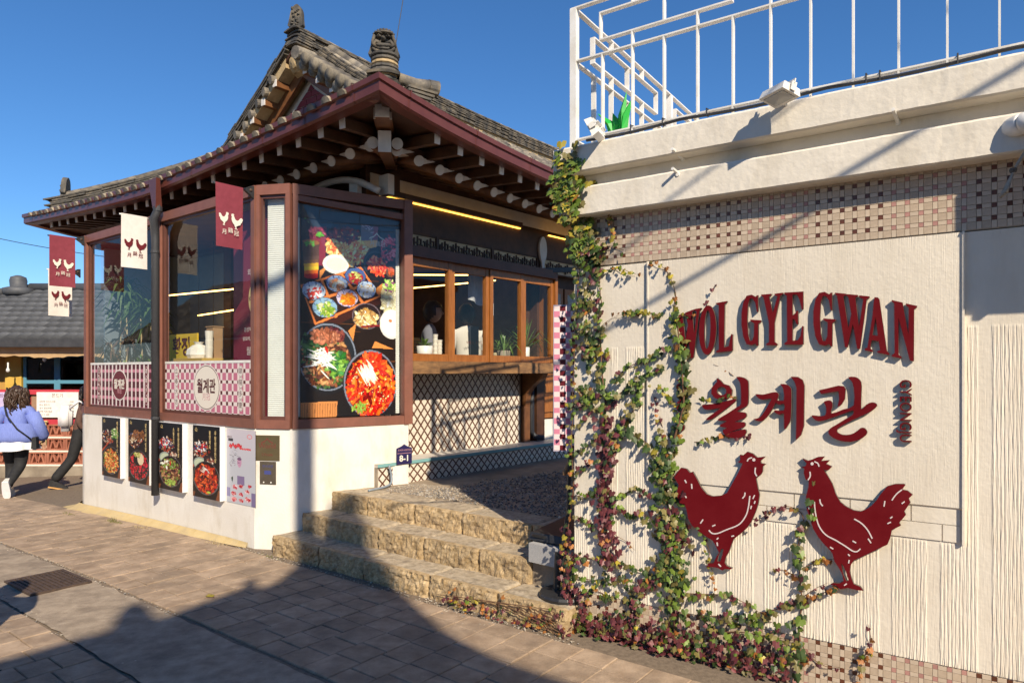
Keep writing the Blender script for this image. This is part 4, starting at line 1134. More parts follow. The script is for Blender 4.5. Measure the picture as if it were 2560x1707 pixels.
for i, c in enumerate([(84, 62, 54), (100, 70, 52), (196, 150, 40), (226, 170, 40), (224, 98, 34), (170, 30, 26)]):
    y0 = 470 + i * 21; cv.poly([(px(x), py(x, y)) for x, y in ((344 + i * 1, y0), (434 - i, y0), (433 - i, y0 + 22), (346 + i, y0 + 22))], c)
E(388, 592, 40, 14, (160, 26, 26)); E(388, 384, 49, 16, (120, 78, 50)); D(385, 392, 26, 12, [(88, 150, 60)], 8, 9)
E(612, 425, 140, 118, (18, 16, 18)); E(612, 435, 136, 112, (92, 40, 20))
D(606, 440, 124, 100, [(226, 160, 84), (240, 190, 110), (220, 130, 60), (206, 86, 40), (236, 206, 140)], 520, 11)
D(590, 355, 95, 45, [(150, 48, 30), (96, 34, 26), (60, 30, 26)], 90, 12)
cv.poly([(px(x), py(x, y)) for x, y in ((690, 262), (802, 285), (795, 420), (692, 400))], (94, 84, 92)); cv.poly([(px(x), py(x, y)) for x, y in ((770, 280), (802, 285), (795, 440), (766, 440))], (120, 60, 74))
cv.poly([(px(x), py(x, y)) for x, y in ((700, 400), (795, 405), (790, 445), (745, 450))], (212, 158, 88))
cv.streaks(px(735), py(735, 330), 16, .02, .004, (170, 150, 160), 0, 3.1, .04)
E(785, 545, 82, 88, (24, 26, 32), -.6); E(785, 545, 76, 80, (52, 54, 60), -.6); E(788, 552, 72, 76, (20, 20, 24), -.6)
D(795, 560, 60, 52, [(196, 48, 30), (220, 90, 50), (150, 30, 24), (230, 120, 70)], 170, 10, 2.4, .6)
D(865, 460, 45, 75, [(200, 50, 70), (226, 110, 120), (150, 36, 50), (40, 40, 44)], 110, 12)
E(880, 600, 30, 34, (88, 60, 48)); D(882, 600, 22, 22, [(180, 80, 40)], 30, 8)
E(535, 528, 78, 58, (190, 186, 178)); E(535, 522, 76, 50, (214, 206, 186)); E(540, 528, 62, 38, (226, 214, 170))
T = lambda *p: [(px(x), py(x, y)) for x, y in p]
cv.poly(T((326, 640), (690, 552), (820, 738), (412, 892)), (196, 108, 52)); cv.poly(T((336, 650), (684, 566), (802, 732), (418, 872)), (44, 24, 18))
cv.poly(T((412, 892), (820, 738), (816, 780), (420, 950)), (56, 26, 20))
for (p, q) in (((440, 612), (520, 612 + 240)), ((560, 590), (690, 590 + 190))):
    cv.poly(T((p[0], p[1]), (p[0] + 16, p[1] - 4), (q[0] + 26, q[1] - 6), (q[0] + 10, q[1])), (200, 112, 56))
cv.poly(T((372, 742), (745, 650), (755, 664), (380, 758)), (200, 112, 56))
for (x, y, rx, ry, c, pal) in ((405, 680, 70, 58, (150, 164, 180), [(228, 226, 226), (206, 206, 214), (190, 50, 40)]), (543, 645, 66, 52, (126, 146, 176), [(222, 216, 200), (214, 196, 160), (200, 130, 90)]), (655, 608, 66, 52, (60, 82, 132), [(150, 40, 40), (160, 160, 90)]),
                               (725, 692, 62, 54, (160, 176, 196), [(240, 236, 226), (226, 190, 140)]), (605, 735, 68, 56, (180, 166, 184), [(240, 140, 40), (232, 110, 30)]), (470, 785, 76, 62, (120, 150, 170), [(150, 170, 60), (110, 140, 50), (206, 196, 150)])):
    E(x, y, rx, ry, (50, 34, 34)); E(x, y, rx * .96, ry * .93, c)
    for k in range(9): cv.streaks(px(x + rx * .8 * math.cos(k * .7)), py(x, y + ry * .8 * math.sin(k * .7)), 2, .018, .004, (60, 84, 130), 0, 3.1, .01)
    D(x + 4, y + 8, rx * .62, ry * .55, pal, 70, 11)
E(725, 850, 90, 80, (96, 84, 90)); E(725, 850, 84, 74, (34, 22, 24)); D(722, 862, 68, 52, [(206, 176, 120), (232, 214, 170), (150, 110, 60), (180, 140, 80)], 150, 12)
cv.poly(T((690, 905), (840, 903), (840, 914), (690, 916)), (120, 24, 30))
E(875, 745, 58, 100, (200, 180, 130)); D(878, 770, 46, 62, [(222, 206, 170), (200, 190, 150)], 50, 18); D(875, 680, 40, 40, [(120, 160, 70), (130, 70, 110), (180, 200, 120)], 60, 10)
E(890, 905, 80, 92, (196, 190, 180)); E(892, 900, 74, 82, (222, 214, 202)); E(890, 925, 60, 55, (232, 222, 206)); E(880, 885, 12, 10, (170, 110, 70))
E(488, 1092, 176, 214, (24, 24, 28)); E(488, 1085, 172, 200, (106, 112, 124)); E(488, 1086, 163, 190, (30, 34, 40))
D(480, 1110, 140, 150, [(96, 52, 34), (130, 74, 46), (70, 36, 28), (150, 96, 60), (60, 90, 44), (176, 130, 84)], 460, 14, 2.6)
D(400, 1010, 60, 70, [(36, 70, 40), (60, 100, 50), (26, 50, 34)], 60, 18); D(545, 1130, 60, 70, [(50, 110, 50), (110, 150, 60), (36, 80, 44)], 60, 16); D(520, 960, 60, 40, [(92, 40, 46), (120, 60, 50)], 60, 14); D(470, 960, 80, 40, [(140, 84, 60), (170, 104, 76)], 90, 13)
cv.streaks(px(450), py(450, 1095), 46, .085, .007, (236, 226, 206), -.5, 1.1, .05); cv._dab(px(480), py(480, 1040), .012, .035, (196, 30, 26), -.3)
E(752, 1255, 176, 214, (24, 22, 26)); E(752, 1248, 170, 204, (104, 108, 120)); E(754, 1250, 161, 194, (40, 16, 16))
D(756, 1262, 148, 176, [(190, 30, 18), (214, 60, 24), (160, 20, 16), (226, 104, 34), (120, 14, 14), (236, 130, 40)], 620, 15, 2.4)
D(760, 1120, 60, 60, [(200, 50, 26), (226, 90, 40)], 60, 14); D(760, 1260, 130, 150, [(240, 214, 150)], 60, 4, 1.2)
cv.streaks(px(735), py(735, 1190), 30, .1, .008, (240, 228, 204), .8, 1.25, .028); D(690, 1390, 60, 30, [(120, 150, 60)], 26, 9)
cv.px *= (0.96 + 0.08 * npr.random(cv.px.shape[:2]))[..., None]
pw, ph = CLEN - .20, 1.98
poster = printed('food_print', cv, Cf(.10, -.062, 3.19), CD, -ZV, pw, ph, CN, None, .004, 1.25, .3)
tag(poster, 'tall printed sheet of bowls and side dishes behind the corner glass', 'poster')
M_gold = mat('gold_print', (0.62, 0.46, 0.20, 1), None, .5); M_cr = mat('cream_print', (0.76, 0.70, 0.60, 1), None, .5)
roof_ic = [(-.5, -.12), (-.44, .0), (-.2, .1), (0, .32), (.2, .1), (.44, .0), (.5, -.12), (.42, -.06), (.2, .02), (0, .22), (-.2, .02), (-.42, -.06)]
def roof_icon(parent, org, x, y, n, s, mt, bars=True):
    loops = [[(p[0] * s, p[1] * s) for p in roof_ic]]
    if bars: loops += [[(u * s, -.2 * s), ((u + .05) * s, -.2 * s), ((u + .05) * s, -.06 * s), (u * s, -.06 * s)] for u in (-.38, .33)]
    me = outline_mesh(loops, .001); me.materials.append(mt); place('logo', me, parent, frame(org, x, y, n))
roof_icon(poster, Cf(.86, -.0615, 2.985), CD, ZV, CN, .17, M_cr)
text_obj('lettering', '月鷄冠', M_cr, poster, Cf(.87, -.0610, 2.925), CD, ZV, CN, .055, .0004)

# checked film with the name on the two front panes
def check_film(a0, a1, z0, z1, c_block, c_row, c_cross, name, label):
    wd, ht = a1 - a0, z1 - z0
    nx, ny = int(wd / .0062), int(ht / .0062)
    c = Canvas(nx, ny, (226, 212, 206), ht / wd)
    pa, pr = .104, .108
    U = (c.X * wd) % pa / pa; V = (c.Y * ht + .045) % pr / pr
    col = U < .34; rw = V < .34
    c.px[~col & ~rw] = np.array(c_block) / 255
    c.px[~col & rw] = np.array(c_row) / 255
    c.px[col & rw] = np.array(c_cross) / 255
    o = printed(name, c, Lo(a0, .004, z1), LA, -ZV, wd, ht, -LB, None, .002, 1.0, .4)
    tag(o, label, 'window film')
    m = MB(); m.box(Lo, a0, a1, .0035, .0075, z1 - .004, z1 + .022); m.obj('edge_strip', M_whitem, o)
    return o
def disc(parent, org, x, y, n, rx, ry, mt, lift=.0, name='roundel'):
    me = outline_mesh([[(rx * math.cos(t), ry * math.sin(t)) for t in np.linspace(0, 2 * math.pi, 41)[:-1]]], .0006); me.materials.append(mt)
    return place(name, me, parent, frame(org + n * lift, x, y, n))
M_brown = mat('brown_print', (0.085, 0.018, 0.018, 1), None, .5); M_pk2 = mat('soft_pink_print', (0.55, 0.28, 0.30, 1), None, .5)
f1 = check_film(-3.785, -1.975, 1.232, 1.735, (86, 22, 30), (190, 120, 136), (226, 212, 206), 'window_film', 'maroon and pink checked film with a dark roundel on the left pane')
f2 = check_film(-1.805, -.115, 1.232, 1.735, (190, 112, 134), (226, 212, 206), (84, 24, 30), 'window_film', 'pink checked film with a large cream oval on the right pane')
for (fo, a, r, cm, rm, tm) in ((f1, -2.95, .185, M_maroon, M_offw, M_cr), (f2, -.93, .235, M_cr, M_brown, M_brown)):
    o_ = Lo(a, .0045, 1.485); rx_ = r * (1.22 if fo is f1 else 1.0)
    disc(fo, o_, LA, ZV, -LB, r * 1.13, r, M_offw, .0); disc(fo, o_, LA, ZV, -LB, r * 1.07, r * .95, rm, .0008); disc(fo, o_, LA, ZV, -LB, r * 1.04, r * .92, cm, .0016)
    text_obj('lettering', '月冠', M_pk2, fo, o_ - ZV * r * .42 - LB * .0026, LA, ZV, -LB, r * .34, .0003)
    text_obj('lettering', '월계관', tm, fo, o_ + ZV * r * .02 - LB * .0034, LA, ZV, -LB, r * .66, .0003, .86, weight=.004)
    for k, (aa, tx) in enumerate(((a - .62 if fo is f2 else a - .58, '立春大吉'), (a + .64 if fo is f2 else a + .70, '建陽多慶'))):
        for j, ch in enumerate(tx):
            p = Lo(aa, .0045, 1.485 + .165 - .11 * j)
            disc(fo, p, LA, ZV, -LB, .044, .056, M_offw if fo is f2 else M_pk2, .0); disc(fo, p, LA, ZV, -LB, .040, .052, M_brown if fo is f2 else M_offw, .0007); disc(fo, p, LA, ZV, -LB, .037, .049, M_offw if fo is f2 else M_maroon, .0014)
            text_obj('lettering', ch, M_brown if fo is f2 else M_offw, fo, p - LB * .0022, LA, ZV, -LB, .062, .0003)
# maroon award banner behind the right pane
ban = thing('award_banner', 'dark maroon award banner with a gold egg shape behind the right pane', 'banner', L(-.36, .16, 1.2))
m = MB(); m.box(Lo, -.66, -.06, -.14, -.136, 1.22, 3.24); m.obj('cloth', mat('banner_maroon', (0.17, 0.012, 0.03, 1), (0.20, 0.016, 0.036, 1), .6, 3), ban)
disc(ban, Lo(-.30, -.135, 2.36), LA, ZV, -LB, .085, .15, M_gold, 0, 'gold_oval'); text_obj('lettering', 'KCIA', M_brown, ban, Lo(-.30, -.1335, 2.36), LA, ZV, -LB, .07, .0003)
for (tx, z, sz, x) in (('경상북도 경주시', 2.06, .05, -.30), ('닭요리,찜 부문 우수', 1.97, .046, -.30), ('월계관', 1.845, .09, -.30), ('주최 - 대한소비자협의회', 1.60, .034, -.32), ('외식업', 2.62, .075, -.30), ('업평가', 2.92, .085, -.22), ('5', 3.06, .12, -.26)):
    text_obj('lettering', tx, M_cr, ban, Lo(x, -.1345, z), LA, ZV, -LB, sz, .0004)
disc(ban, Lo(-.47, -.1345, 1.60), LA, ZV, -LB, .03, .035, mat('pale_blue_print', (0.45, 0.6, 0.68, 1), None, .5), 0, 'seal')

# ---- light box posters on the white base
def bowl_poster(kind):
    c = Canvas(74, 176, (22, 20, 22), 2.4)
    c.grad(0, 0, 1, 1, [(20, 20, 24), (28, 22, 22), (34, 22, 18), (30, 22, 20)])
    c.dabs(.32, .33, .34, .3, [(150, 50, 34), (90, 40, 30), (60, 60, 90), (180, 120, 70), (210, 190, 170)], 90, .035)
    if kind in (0, 2, 3): c.poly([(0, .56), (.5, .36), (.54, .37), (0, .6)], (170, 70, 44))
    if kind == 1: c.ell(.24, .32, .2, .17, (60, 34, 30)); c.dabs(.24, .33, .14, .11, [(230, 210, 180), (190, 150, 110)], 26, .035); c.dabs(.5, .25, .3, .2, [(150, 96, 50), (120, 70, 36)], 60, .04)
    if kind == 0: c.ell(.72, .28, .22, .26, (28, 40, 26)); c.dabs(.7, .27, .17, .2, [(130, 170, 80), (200, 210, 160), (70, 120, 50)], 40, .05)
    if kind in (2, 3):
        c.ell(.28, .53, .26, .22, (150, 160, 150)); c.ell(.28, .53, .22, .17, (196, 206, 176)); c.ell(.62, .47, .2, .18, (50, 34, 36)); c.dabs(.62, .48, .14, .12, [(226, 206, 180), (150, 80, 60)], 26, .035)
        c.dabs(.28, .3, .24, .16, [(60, 70, 120), (196, 40, 36), (230, 226, 220)], 50, .04)
    cy = .72; c.ell(.5, cy, .49, .56, (96, 92, 92)); c.ell(.5, cy - .005, .46, .53, (30, 20, 20))
    pal = [[(220, 120, 50), (232, 150, 70), (190, 70, 34), (236, 190, 110), (120, 130, 50)], [(200, 26, 50), (170, 16, 36), (220, 60, 60), (60, 40, 40)], [(120, 66, 46), (90, 46, 36), (160, 100, 70), (110, 130, 50), (180, 140, 90)], [(206, 60, 26), (180, 36, 20), (226, 100, 40), (110, 20, 16)]][kind]
    c.dabs(.5, cy + .01, .41, .48, pal, 260, .045)
    if kind == 1:
        c.ell(.46, cy - .08, .2, .22, (26, 26, 22)); c.ell(.6, cy - .1, .15, .22, (226, 206, 170)); c.dabs(.46, cy - .16, .16, .1, [(150, 160, 60), (206, 196, 120)], 24, .04)
        c.rect(.4, cy + .06, .44, cy + .2, (30, 20, 20)); c.rect(.62, cy + .05, .66, cy + .2, (30, 20, 20))
    if kind == 2: c.dabs(.42, cy - .1, .3, .16, [(150, 170, 60), (230, 226, 206), (110, 140, 50)], 40, .05); c.dabs(.5, cy + .16, .24, .12, [(160, 190, 80)], 16, .05); c._dab(.5, cy - .12, .03, .1, (200, 30, 26), .1)
    if kind == 3: c.streaks(.46, cy - .1, 18, .14, .012, (232, 220, 206), .2, .9, .05); c._dab(.5, cy - .07, .07, .09, (190, 26, 26), .4); c._dab(.6, cy + .19, .08, .04, (180, 190, 70), 0)
    c.poly([(.0, .93), (.1, .93), (.05, 1), (0, 1)], (120, 70, 40)); c.poly([(.86, 1), (.95, .86), (1, .86), (1, 1)], (130, 74, 42))
    return c
M_box = mat('light_box_side', (0.72, 0.72, 0.74, 1), None, .4)
BP = -.085
specs = [(255, 300.5, 1041, 1187, 0, ('해물가지돈가스',), 'leftmost light box poster on the white base showing an orange rice bowl'),
         (320.6, 373, 1045, 1202, 1, ('닭다리비빔밥',), 'light box poster on the white base showing a bowl with pink strips'),
         (397, 455.7, 1054, 1218.7, 2, ('우렁쌈장한상', '소불고기'), 'light box poster just right of the downpipe showing brown beef and greens'),
         (482, 549.5, 1061, 1238.7, 3, ('우렁쌈장한상', '불향제육'), 'light box poster on the white base showing a red stew bowl')]
for (u0, u1, v0, v1, kind, cols, lab) in specs:
    a0, zt = on_bay(u0, v0, BP); _, zb_ = on_bay(u0, v1, BP); a1, _ = on_bay(u1, v0, BP)
    t = thing('light_box_poster', lab, 'poster', L(a0, -.03, zb_))
    m = MB(); m.box(Lo, a0, a1, .0305, -BP - .0015, zb_, zt); m.obj('casing', M_box, t)
    printed('picture', bowl_poster(kind), Lo(a0 + .002, -BP, zt - .002), LA, -ZV, a1 - a0 - .004, zt - zb_ - .004, -LB, t, .001, 1.0, .3)
    wd = a1 - a0
    roof_icon(t, Lo(a0 + wd * .13, -BP + .0006, zt - .04), LA, ZV, -LB, .05, M_gold, True)
    text_obj('lettering', '月鷄冠', M_gold, t, Lo(a0 + wd * .13, -BP + .0006, zt - .058), LA, ZV, -LB, .018, .0002)
    for j, tx in enumerate(cols):
        hs = .052 if j == 0 else .046
        for i, ch in enumerate(tx):
            text_obj('lettering', ch, M_gold, t, Lo(a0 + wd * (.84 - .2 * j), -BP + .0006, zt - .07 - hs * i * 1.02 - .0 * j), LA, ZV, -LB, hs, .0002, .8, weight=.0012)
# pale paper poster (table set with red dishes)
a0, zt = on_bay(567, 1070.5, -.034); a1, _ = on_bay(638.7, 1080, -.034); _, zb_ = on_bay(567, 1252.6, -.034)
c = Canvas(80, 180, (190, 188, 196), 2.3); c.grad(0, 0, 1, 1, [(204, 196, 204), (190, 192, 200), (186, 190, 198)])
c.ell(.8, .085, .09, .07, (222, 120, 124)); c.ell(.8, .085, .07, .05, (206, 196, 204)); c.rect(.05, .13, .22, .165, (60, 56, 62))
for i in range(16): c._dab(.1 + .028 * i + rnd.uniform(-.01, .01), .225 + .012 * math.sin(i), .02, .07, (214, 60, 66), rnd.uniform(-.4, .4))
for i in range(16): c._dab(.5 + .022 * i, .255, .012, .035, (222, 90, 92), rnd.uniform(-.5, .5))
c.streaks(.25, .34, 14, .05, .006, (130, 124, 132), 0, .6, .09); c.streaks(.22, .43, 14, .06, .006, (130, 124, 132), 0, 3, .08)
c.ell(.45, .44, .075, .16, (196, 150, 176)); c.ell(.45, .395, .075, .05, (120, 90, 120)); c.streaks(.45, .45, 10, .03, .006, (140, 100, 140), 0, 3, .03)
c.rect(.37, .62, .62, .74, (128, 112, 150)); c.streaks(.2, .68, 10, .07, .008, (60, 80, 66), 1.2, 1.9, .02)
for (x, y, r) in ((.3, .78, .11), (.5, .76, .08), (.72, .82, .1), (.25, .87, .1), (.5, .87, .09), (.75, .92, .12), (.25, .95, .12), (.52, .95, .09), (.8, .74, .05)):
    c.ell(x, y, r, r * .75, (206, 176, 184)); c.ell(x, y, r * .8, r * .55, (228, 216, 222)); c.dabs(x, y, r * .6, r * .4, [(206, 70, 80), (180, 40, 60), (226, 140, 140)], 14, .03)
c.rect(.0, .8, .12, .92, (136, 130, 170)); c.rect(.86, .82, 1, 1.0, (120, 110, 150))
pp = printed('paper_poster', c, Lo(a0, .034, zt), LA, -ZV, a1 - a0, zt - zb_, -LB, None, .003, 1.0, .25); tag(pp, 'pale lilac paper poster of red dishes at the end of the poster row', 'poster')
text_obj('lettering', '대한민국', M_brown, pp, Lo(a0 + .05, .0346, zt - .08), LA, ZV, -LB, .022, .0002)
# plaques
M_brass = mat('dark_brass', (0.20, 0.15, 0.075, 1), (0.25, 0.19, 0.10, 1), .35, 5, metal=.7)
M_steel = mat('bronze_steel', (0.17, 0.135, 0.10, 1), (0.21, 0.17, 0.125, 1), .35, 5, metal=.7)
def Bo(x, q, z=0): return L(-.015, -.03) + (LA * .9 + LB * .4355).normalized() * x + BN * q + Vector((0, 0, z))
pl = thing('brass_plaque', 'larger dark brass plaque with red lettering on the white corner base', 'plaque', Bo(.17, 0, .95))
m = MB(); m.box(Bo, .012, .262, .0005, .006, .82, 1.055); m.obj('plate', M_brass, pl)
M_rust = mat('rust_red_print', (0.18, 0.04, 0.03, 1), None, .5)
text_obj('lettering', 'World', M_rust, pl, Bo(.137, .0066, .955), BD, ZV, BN, .065, .0003); text_obj('lettering', '2 Foods', M_rust, pl, Bo(.137, .0066, .875), BD, ZV, BN, .035, .0003)
roof_icon(pl, Bo(.137, .0066, .99), BD, ZV, BN, .13, M_rust, False)
p2_ = thing('steel_plaque', 'smaller bronze plaque with a blue emblem under the brass plaque', 'plaque', Bo(.13, 0, .7))
m = MB(); m.box(Bo, .06, .225, .0005, .006, .60, .812); m.obj('plate', M_steel, p2_)
M_blue = mat('blue_print', (0.055, 0.065, 0.22, 1), None, .5)
me = outline_mesh([[(-.035, -.018), (.035, -.018), (.035, .01), (.025, .018), (-.035, .018)]], .0006); me.materials.append(M_blue); place('emblem', me, p2_, frame(Bo(.142, .0062, .71), BD, ZV, BN))
text_obj('lettering', '한국관광', M_blue, p2_, Bo(.142, .0066, .765), BD, ZV, BN, .03, .0003)
for x in (.1, .175):
    m = MB(); m.lathe(Bo(x, .006, .618), [(.007, 0), (.006, .002)], 10, axis=BN); m.obj('screw', M_whitem, p2_)
# house number plate on the white base beside the tiled ledge
numb = thing('house_number_plate', 'dark blue house number plate reading 8-1 at the end of the white base', 'number plate', Cf(CLEN, 0, .8))
def Co(x, q, z=0): return L(.325, .135) + CD * x + CN * q + Vector((0, 0, z))
me = outline_mesh([[(-.085, -.085), (.085, -.085), (.085, .075), (.03, .095), (0, .115), (-.03, .095), (-.085, .075)]], .008); me.materials.append(mat('navy_enamel', (0.025, 0.02, 0.085, 1), None, .3))
PN = (CN * .8 + HQ * .2).normalized(); PX = ZV.cross(PN).normalized()
np0 = Co(1.12, .02, .80); place('plate', me, numb, frame(np0, PX, ZV, PN))
text_obj('lettering', '8-1', M_cr, numb, np0 - ZV * .03 + PN * .0086, PX, ZV, PN, .085, .0005, weight=.002)
text_obj('lettering', '포석로1050번길', M_pk2, numb, np0 + ZV * .055 + PN * .0086, PX, ZV, PN, .022, .0003)
m = MB(); m.box(lambda x, y, z: np0 + PX * x + PN * y + ZV * z, -.08, .08, .0082, .0088, .022, .026); m.obj('rule', M_pk2, numb)
# grey hose coiled at the number plate
hose = MB(); hose.tube(smooth_loop([H(-.30, .05, .72), H(-.28, .06, .62), H(-.30, .08, .55), H(-.4, .10, .525), H(-.6, .12, .52)], 4, False), .011, 7)
tag(hose.obj('hose', mat('grey_hose', (0.22, 0.26, 0.30, 1), None, .5), None, True), 'thin grey hose curving down below the number plate', 'hose')

# ---- downpipe
dp = thing('downpipe', 'black downpipe running down between the two front panes', 'downpipe', L(-1.84, -.09, .3))
m = MB(); m.tube([L(-1.77, -.10, zef(-1.77) - .30), L(-1.77, -.10, zef(-1.77) - .36), L(-1.80, -.13, 3.30), L(-1.84, -.10, 3.18), L(-1.84, -.095, 3.10), L(-1.84, -.095, .30)], [.042, .042, .044, .044, .04, .04], 14); m.obj('pipe', M_pipe, dp, True)
for z in (2.95, 1.14): 
    m = MB(); m.lathe(L(-1.84, -.095, z - .015), [(.044, 0), (.046, .004), (.046, .026), (.044, .03)], 14); m.obj('clamp', M_pipe, dp)
m = MB()
m.lathe(L(-1.77, -.10, zef(-1.77) - .37), [(.047, 0), (.047, .05)], 14); m.obj('collar', M_pipe, dp)

# ---- hanging flags on iron brackets
ROOST_R = [(1232,163),(1280,183),(1310,175),(1370,150),(1430,145),(1400,185),(1475,178),(1445,212),(1495,235),(1470,262),(1440,270),(1415,250),(1460,320),(1500,390),(1530,480),(1570,550),(1620,590),(1690,625),(1750,635),(1790,620),(1840,590),(1890,540),(1930,480),(1990,410),(2060,390),(2140,390),(2150,400),(2120,440),(2170,450),(2215,485),(2180,520),(2195,555),(2140,635),(2155,665),(2095,735),(2110,760),(2030,800),(2015,870),(1990,930),(1900,970),(1800,1020),(1690,1070),(1660,1120),(1655,1170),(1670,1230),(1690,1280),(1750,1305),(1775,1340),(1720,1335),(1640,1315),(1570,1325),(1530,1290),(1480,1285),(1510,1270),(1560,1275),(1600,1255),(1590,1200),(1560,1140),(1520,1080),(1500,1010),(1480,980),(1430,930),(1380,870),(1330,790),(1300,700),(1270,610),(1265,500),(1285,420),(1290,360),(1260,350),(1245,290),(1250,250),(1225,240),(1260,230),(1270,205)]
ROOST_L = [(905,145),(860,185),(865,205),(905,213),(880,235),(878,280),(860,310),(830,325),(820,345),(835,420),(850,485),(840,560),(815,640),(780,720),(740,780),(680,835),(620,880),(600,930),(580,990),(550,1040),(540,1090),(560,1120),(610,1140),(590,1150),(540,1145),(520,1160),(480,1135),(440,1130),(370,1125),(400,1110),(365,1097),(440,1095),(455,1060),(470,1030),(490,1000),(470,960),(450,920),(430,890),(380,860),(310,810),(250,760),(215,700),(200,620),(185,570),(140,560),(110,480),(130,400),(90,330),(110,300),(150,245),(200,255),(230,290),(255,280),(290,340),(330,420),(380,480),(430,500),(500,495),(560,470),(600,400),(650,310),(690,230),(700,205),(655,195),(680,180),(675,130),(705,135),(740,103),(790,120),(830,155)]
M_flagw = mat('white_flag_cloth', (0.70, 0.64, 0.59, 1), (0.76, 0.70, 0.65, 1), .8, 20); M_flagm = mat('maroon_flag_cloth', (0.20, 0.028, 0.045, 1), (0.235, 0.035, 0.055, 1), .8, 20)
def flag(a, b0, z, cloth, ink, label, ln=.38, h=.56):
    t = thing('banner_flag', label, 'flag', L(a, b0, z), 'small rooster flags hung from the bay posts')
    m = MB(); m.tube([L(a, b0 - .04, z), L(a, b0 - ln, z)], .009, 8); m.obj('pole', M_black if ink is M_cr else M_whitem, t, True)
    m = MB(); m.sheet([L(a, b0, z + .045), L(a, b0 - .035, z + .04), L(a, b0 - .085, z + .012), L(a, b0 - .085, z - .012), L(a, b0 - .03, z - .05), L(a, b0, z - .075)], LA * .03)
    o = m.obj('bracket', M_black, t); m = MB(); m.lathe(L(a + .03, b0 - .035, z), [(.016, 0), (.012, .008), (.006, .012)], 8, axis=LA); m.obj('rosette', M_iron, o)
    m = MB(); bs = np.linspace(b0 - .10, b0 - ln + .015, 14); zs_ = np.linspace(z + .012, z - h, 16)
    wav = lambda b, zz: .010 * math.sin((b - b0) * 14 + a) * (z - zz) / h
    m.grid(lambda b, zz: L(a + .010 + wav(b, zz), b, zz), bs, zs_); m.grid(lambda b, zz: L(a + .007 + wav(b, zz), b, zz), bs, zs_); c_ = m.obj('cloth', cloth, t, True, fix=False)
    bm_, sc_ = b0 - ln / 2 - .04, .085 / 900
    for (pts_, cx, off) in ((ROOST_L, 480, -.066), (ROOST_R, 1740, .066)):
        me = outline_mesh([[((x - cx) * sc_ * 1.25, -(y - 700) * sc_ * 1.25) for x, y in pts_]], .0006); me.materials.append(ink)
        place('rooster_print', me, t, frame(L(a + .0215, bm_ + off, z - h * .56), LB, ZV, LA))
    for k, ch in enumerate('月鷄冠'):
        text_obj('lettering', ch, ink, t, L(a + .0215, bm_ + (k - 1) * .058, z - h * .76 + (.018 if k == 1 else 0)), LB, ZV, LA, .05, .0004)
flag(-.03, -.041, 3.33, M_flagm, M_cr, 'maroon rooster flag hung from the bay corner post')
flag(-1.93, -.045, 3.32, M_flagw, M_maroon, 'white rooster flag hung beside the downpipe')
flag(-3.90, -.045, 3.33, M_flagm, M_cr, 'maroon rooster flag at the far left end of the bay', .40, .62)
flag(-4.75, .22, 3.02, M_flagw, M_maroon, 'white rooster flag partly hidden behind the leftmost maroon flag', .40, .62)
# roof deck of the bay
m = MB(); m.sheet([L(-4.28, 1.29, 3.34), L(-4.2, .25, 3.34), L(-3.9, .07, 3.34), L(-.07, .07, 3.34), L(.22, .21, 3.34), L(.58, 1.23, 3.34), L(.2, 1.29, 3.34)], ZV * .06); m.obj('deck', M_wood, bay)

# ---- things inside
def spiky(name, label, a, b, z0, stems, hts, leaf, n, mleaf, mstem, spread=.25):
    t = thing(name, label, 'plant', L(a, b, z0)); r = random.Random(int(a * 100) + 5)
    for k in range(stems):
        top = L(a + r.uniform(-spread, spread), b + r.uniform(-spread, spread) * .6, z0 + hts * r.uniform(.7, 1.0))
        m = MB(); m.tube([L(a + r.uniform(-.03, .03), b, z0), L(a, b, z0).lerp(top, .5) + Vector((r.uniform(-.05, .05), 0, 0)), top], [.014, .011, .008], 6); m.obj('stem', mstem, t, True)
        m = MB()
        for i in range(n):
            th = r.uniform(0, 6.28); el = r.uniform(-.5, 1.2); d = Vector((math.cos(th) * math.cos(el), math.sin(th) * math.cos(el), math.sin(el))); ln = leaf * r.uniform(.7, 1.1)
            s = d.cross(ZV).normalized() * leaf * .04; p0 = top - ZV * r.uniform(0, .15)
            mid = p0 + d * ln * .55; tip = p0 + d * ln * .9 - ZV * ln * r.uniform(.2, .55)
            m.add([p0 - s * .5, p0 + s * .5, mid + s, mid - s, tip], [(0, 1, 2, 3), (3, 2, 4)])
        m.obj('crown', mleaf, t, fix=False)
    m = MB(); m.lathe(L(a, b, .55), [(.10, 0), (.14, .15), (.15, max(.2, z0 - .55)), (.13, max(.2, z0 - .55))], 14); m.obj('pot', M_conc, t, True)
M_leafd = mat('dracaena_leaf', (0.04, 0.075, 0.02, 1), (0.07, 0.12, 0.03, 1), .5, 10); M_leafr = mat('reddish_leaf', (0.08, 0.045, 0.03, 1), (0.12, 0.06, 0.04, 1), .5, 10)
M_leafg = mat('bright_leaf', (0.075, 0.15, 0.025, 1), (0.13, 0.22, 0.04, 1), .5, 10); M_stem = mat('pale_stem', (0.33, 0.25, 0.13, 1), (0.42, 0.33, 0.19, 1), .7, 10)
spiky('dracaena', 'tall spiky dracaena behind the left pane', -3.85, .42, .9, 3, 1.95, .44, 40, M_leafd, M_stem, .22)
spiky('dracaena', 'second spiky dracaena near the downpipe behind the left pane', -3.25, .5, .9, 3, 1.8, .44, 40, M_leafd, M_stem, .2)
spiky('red_leaf_plant', 'reddish thin-leaved plant low behind the left pane', -3.80, .35, 1.3, 2, .85, .30, 40, M_leafr, M_stem, .2)
spiky('green_shrub', 'bright green bushy plant just above the left checked film', -3.30, .38, 1.2, 5, .65, .22, 40, M_leafg, M_stem, .38)
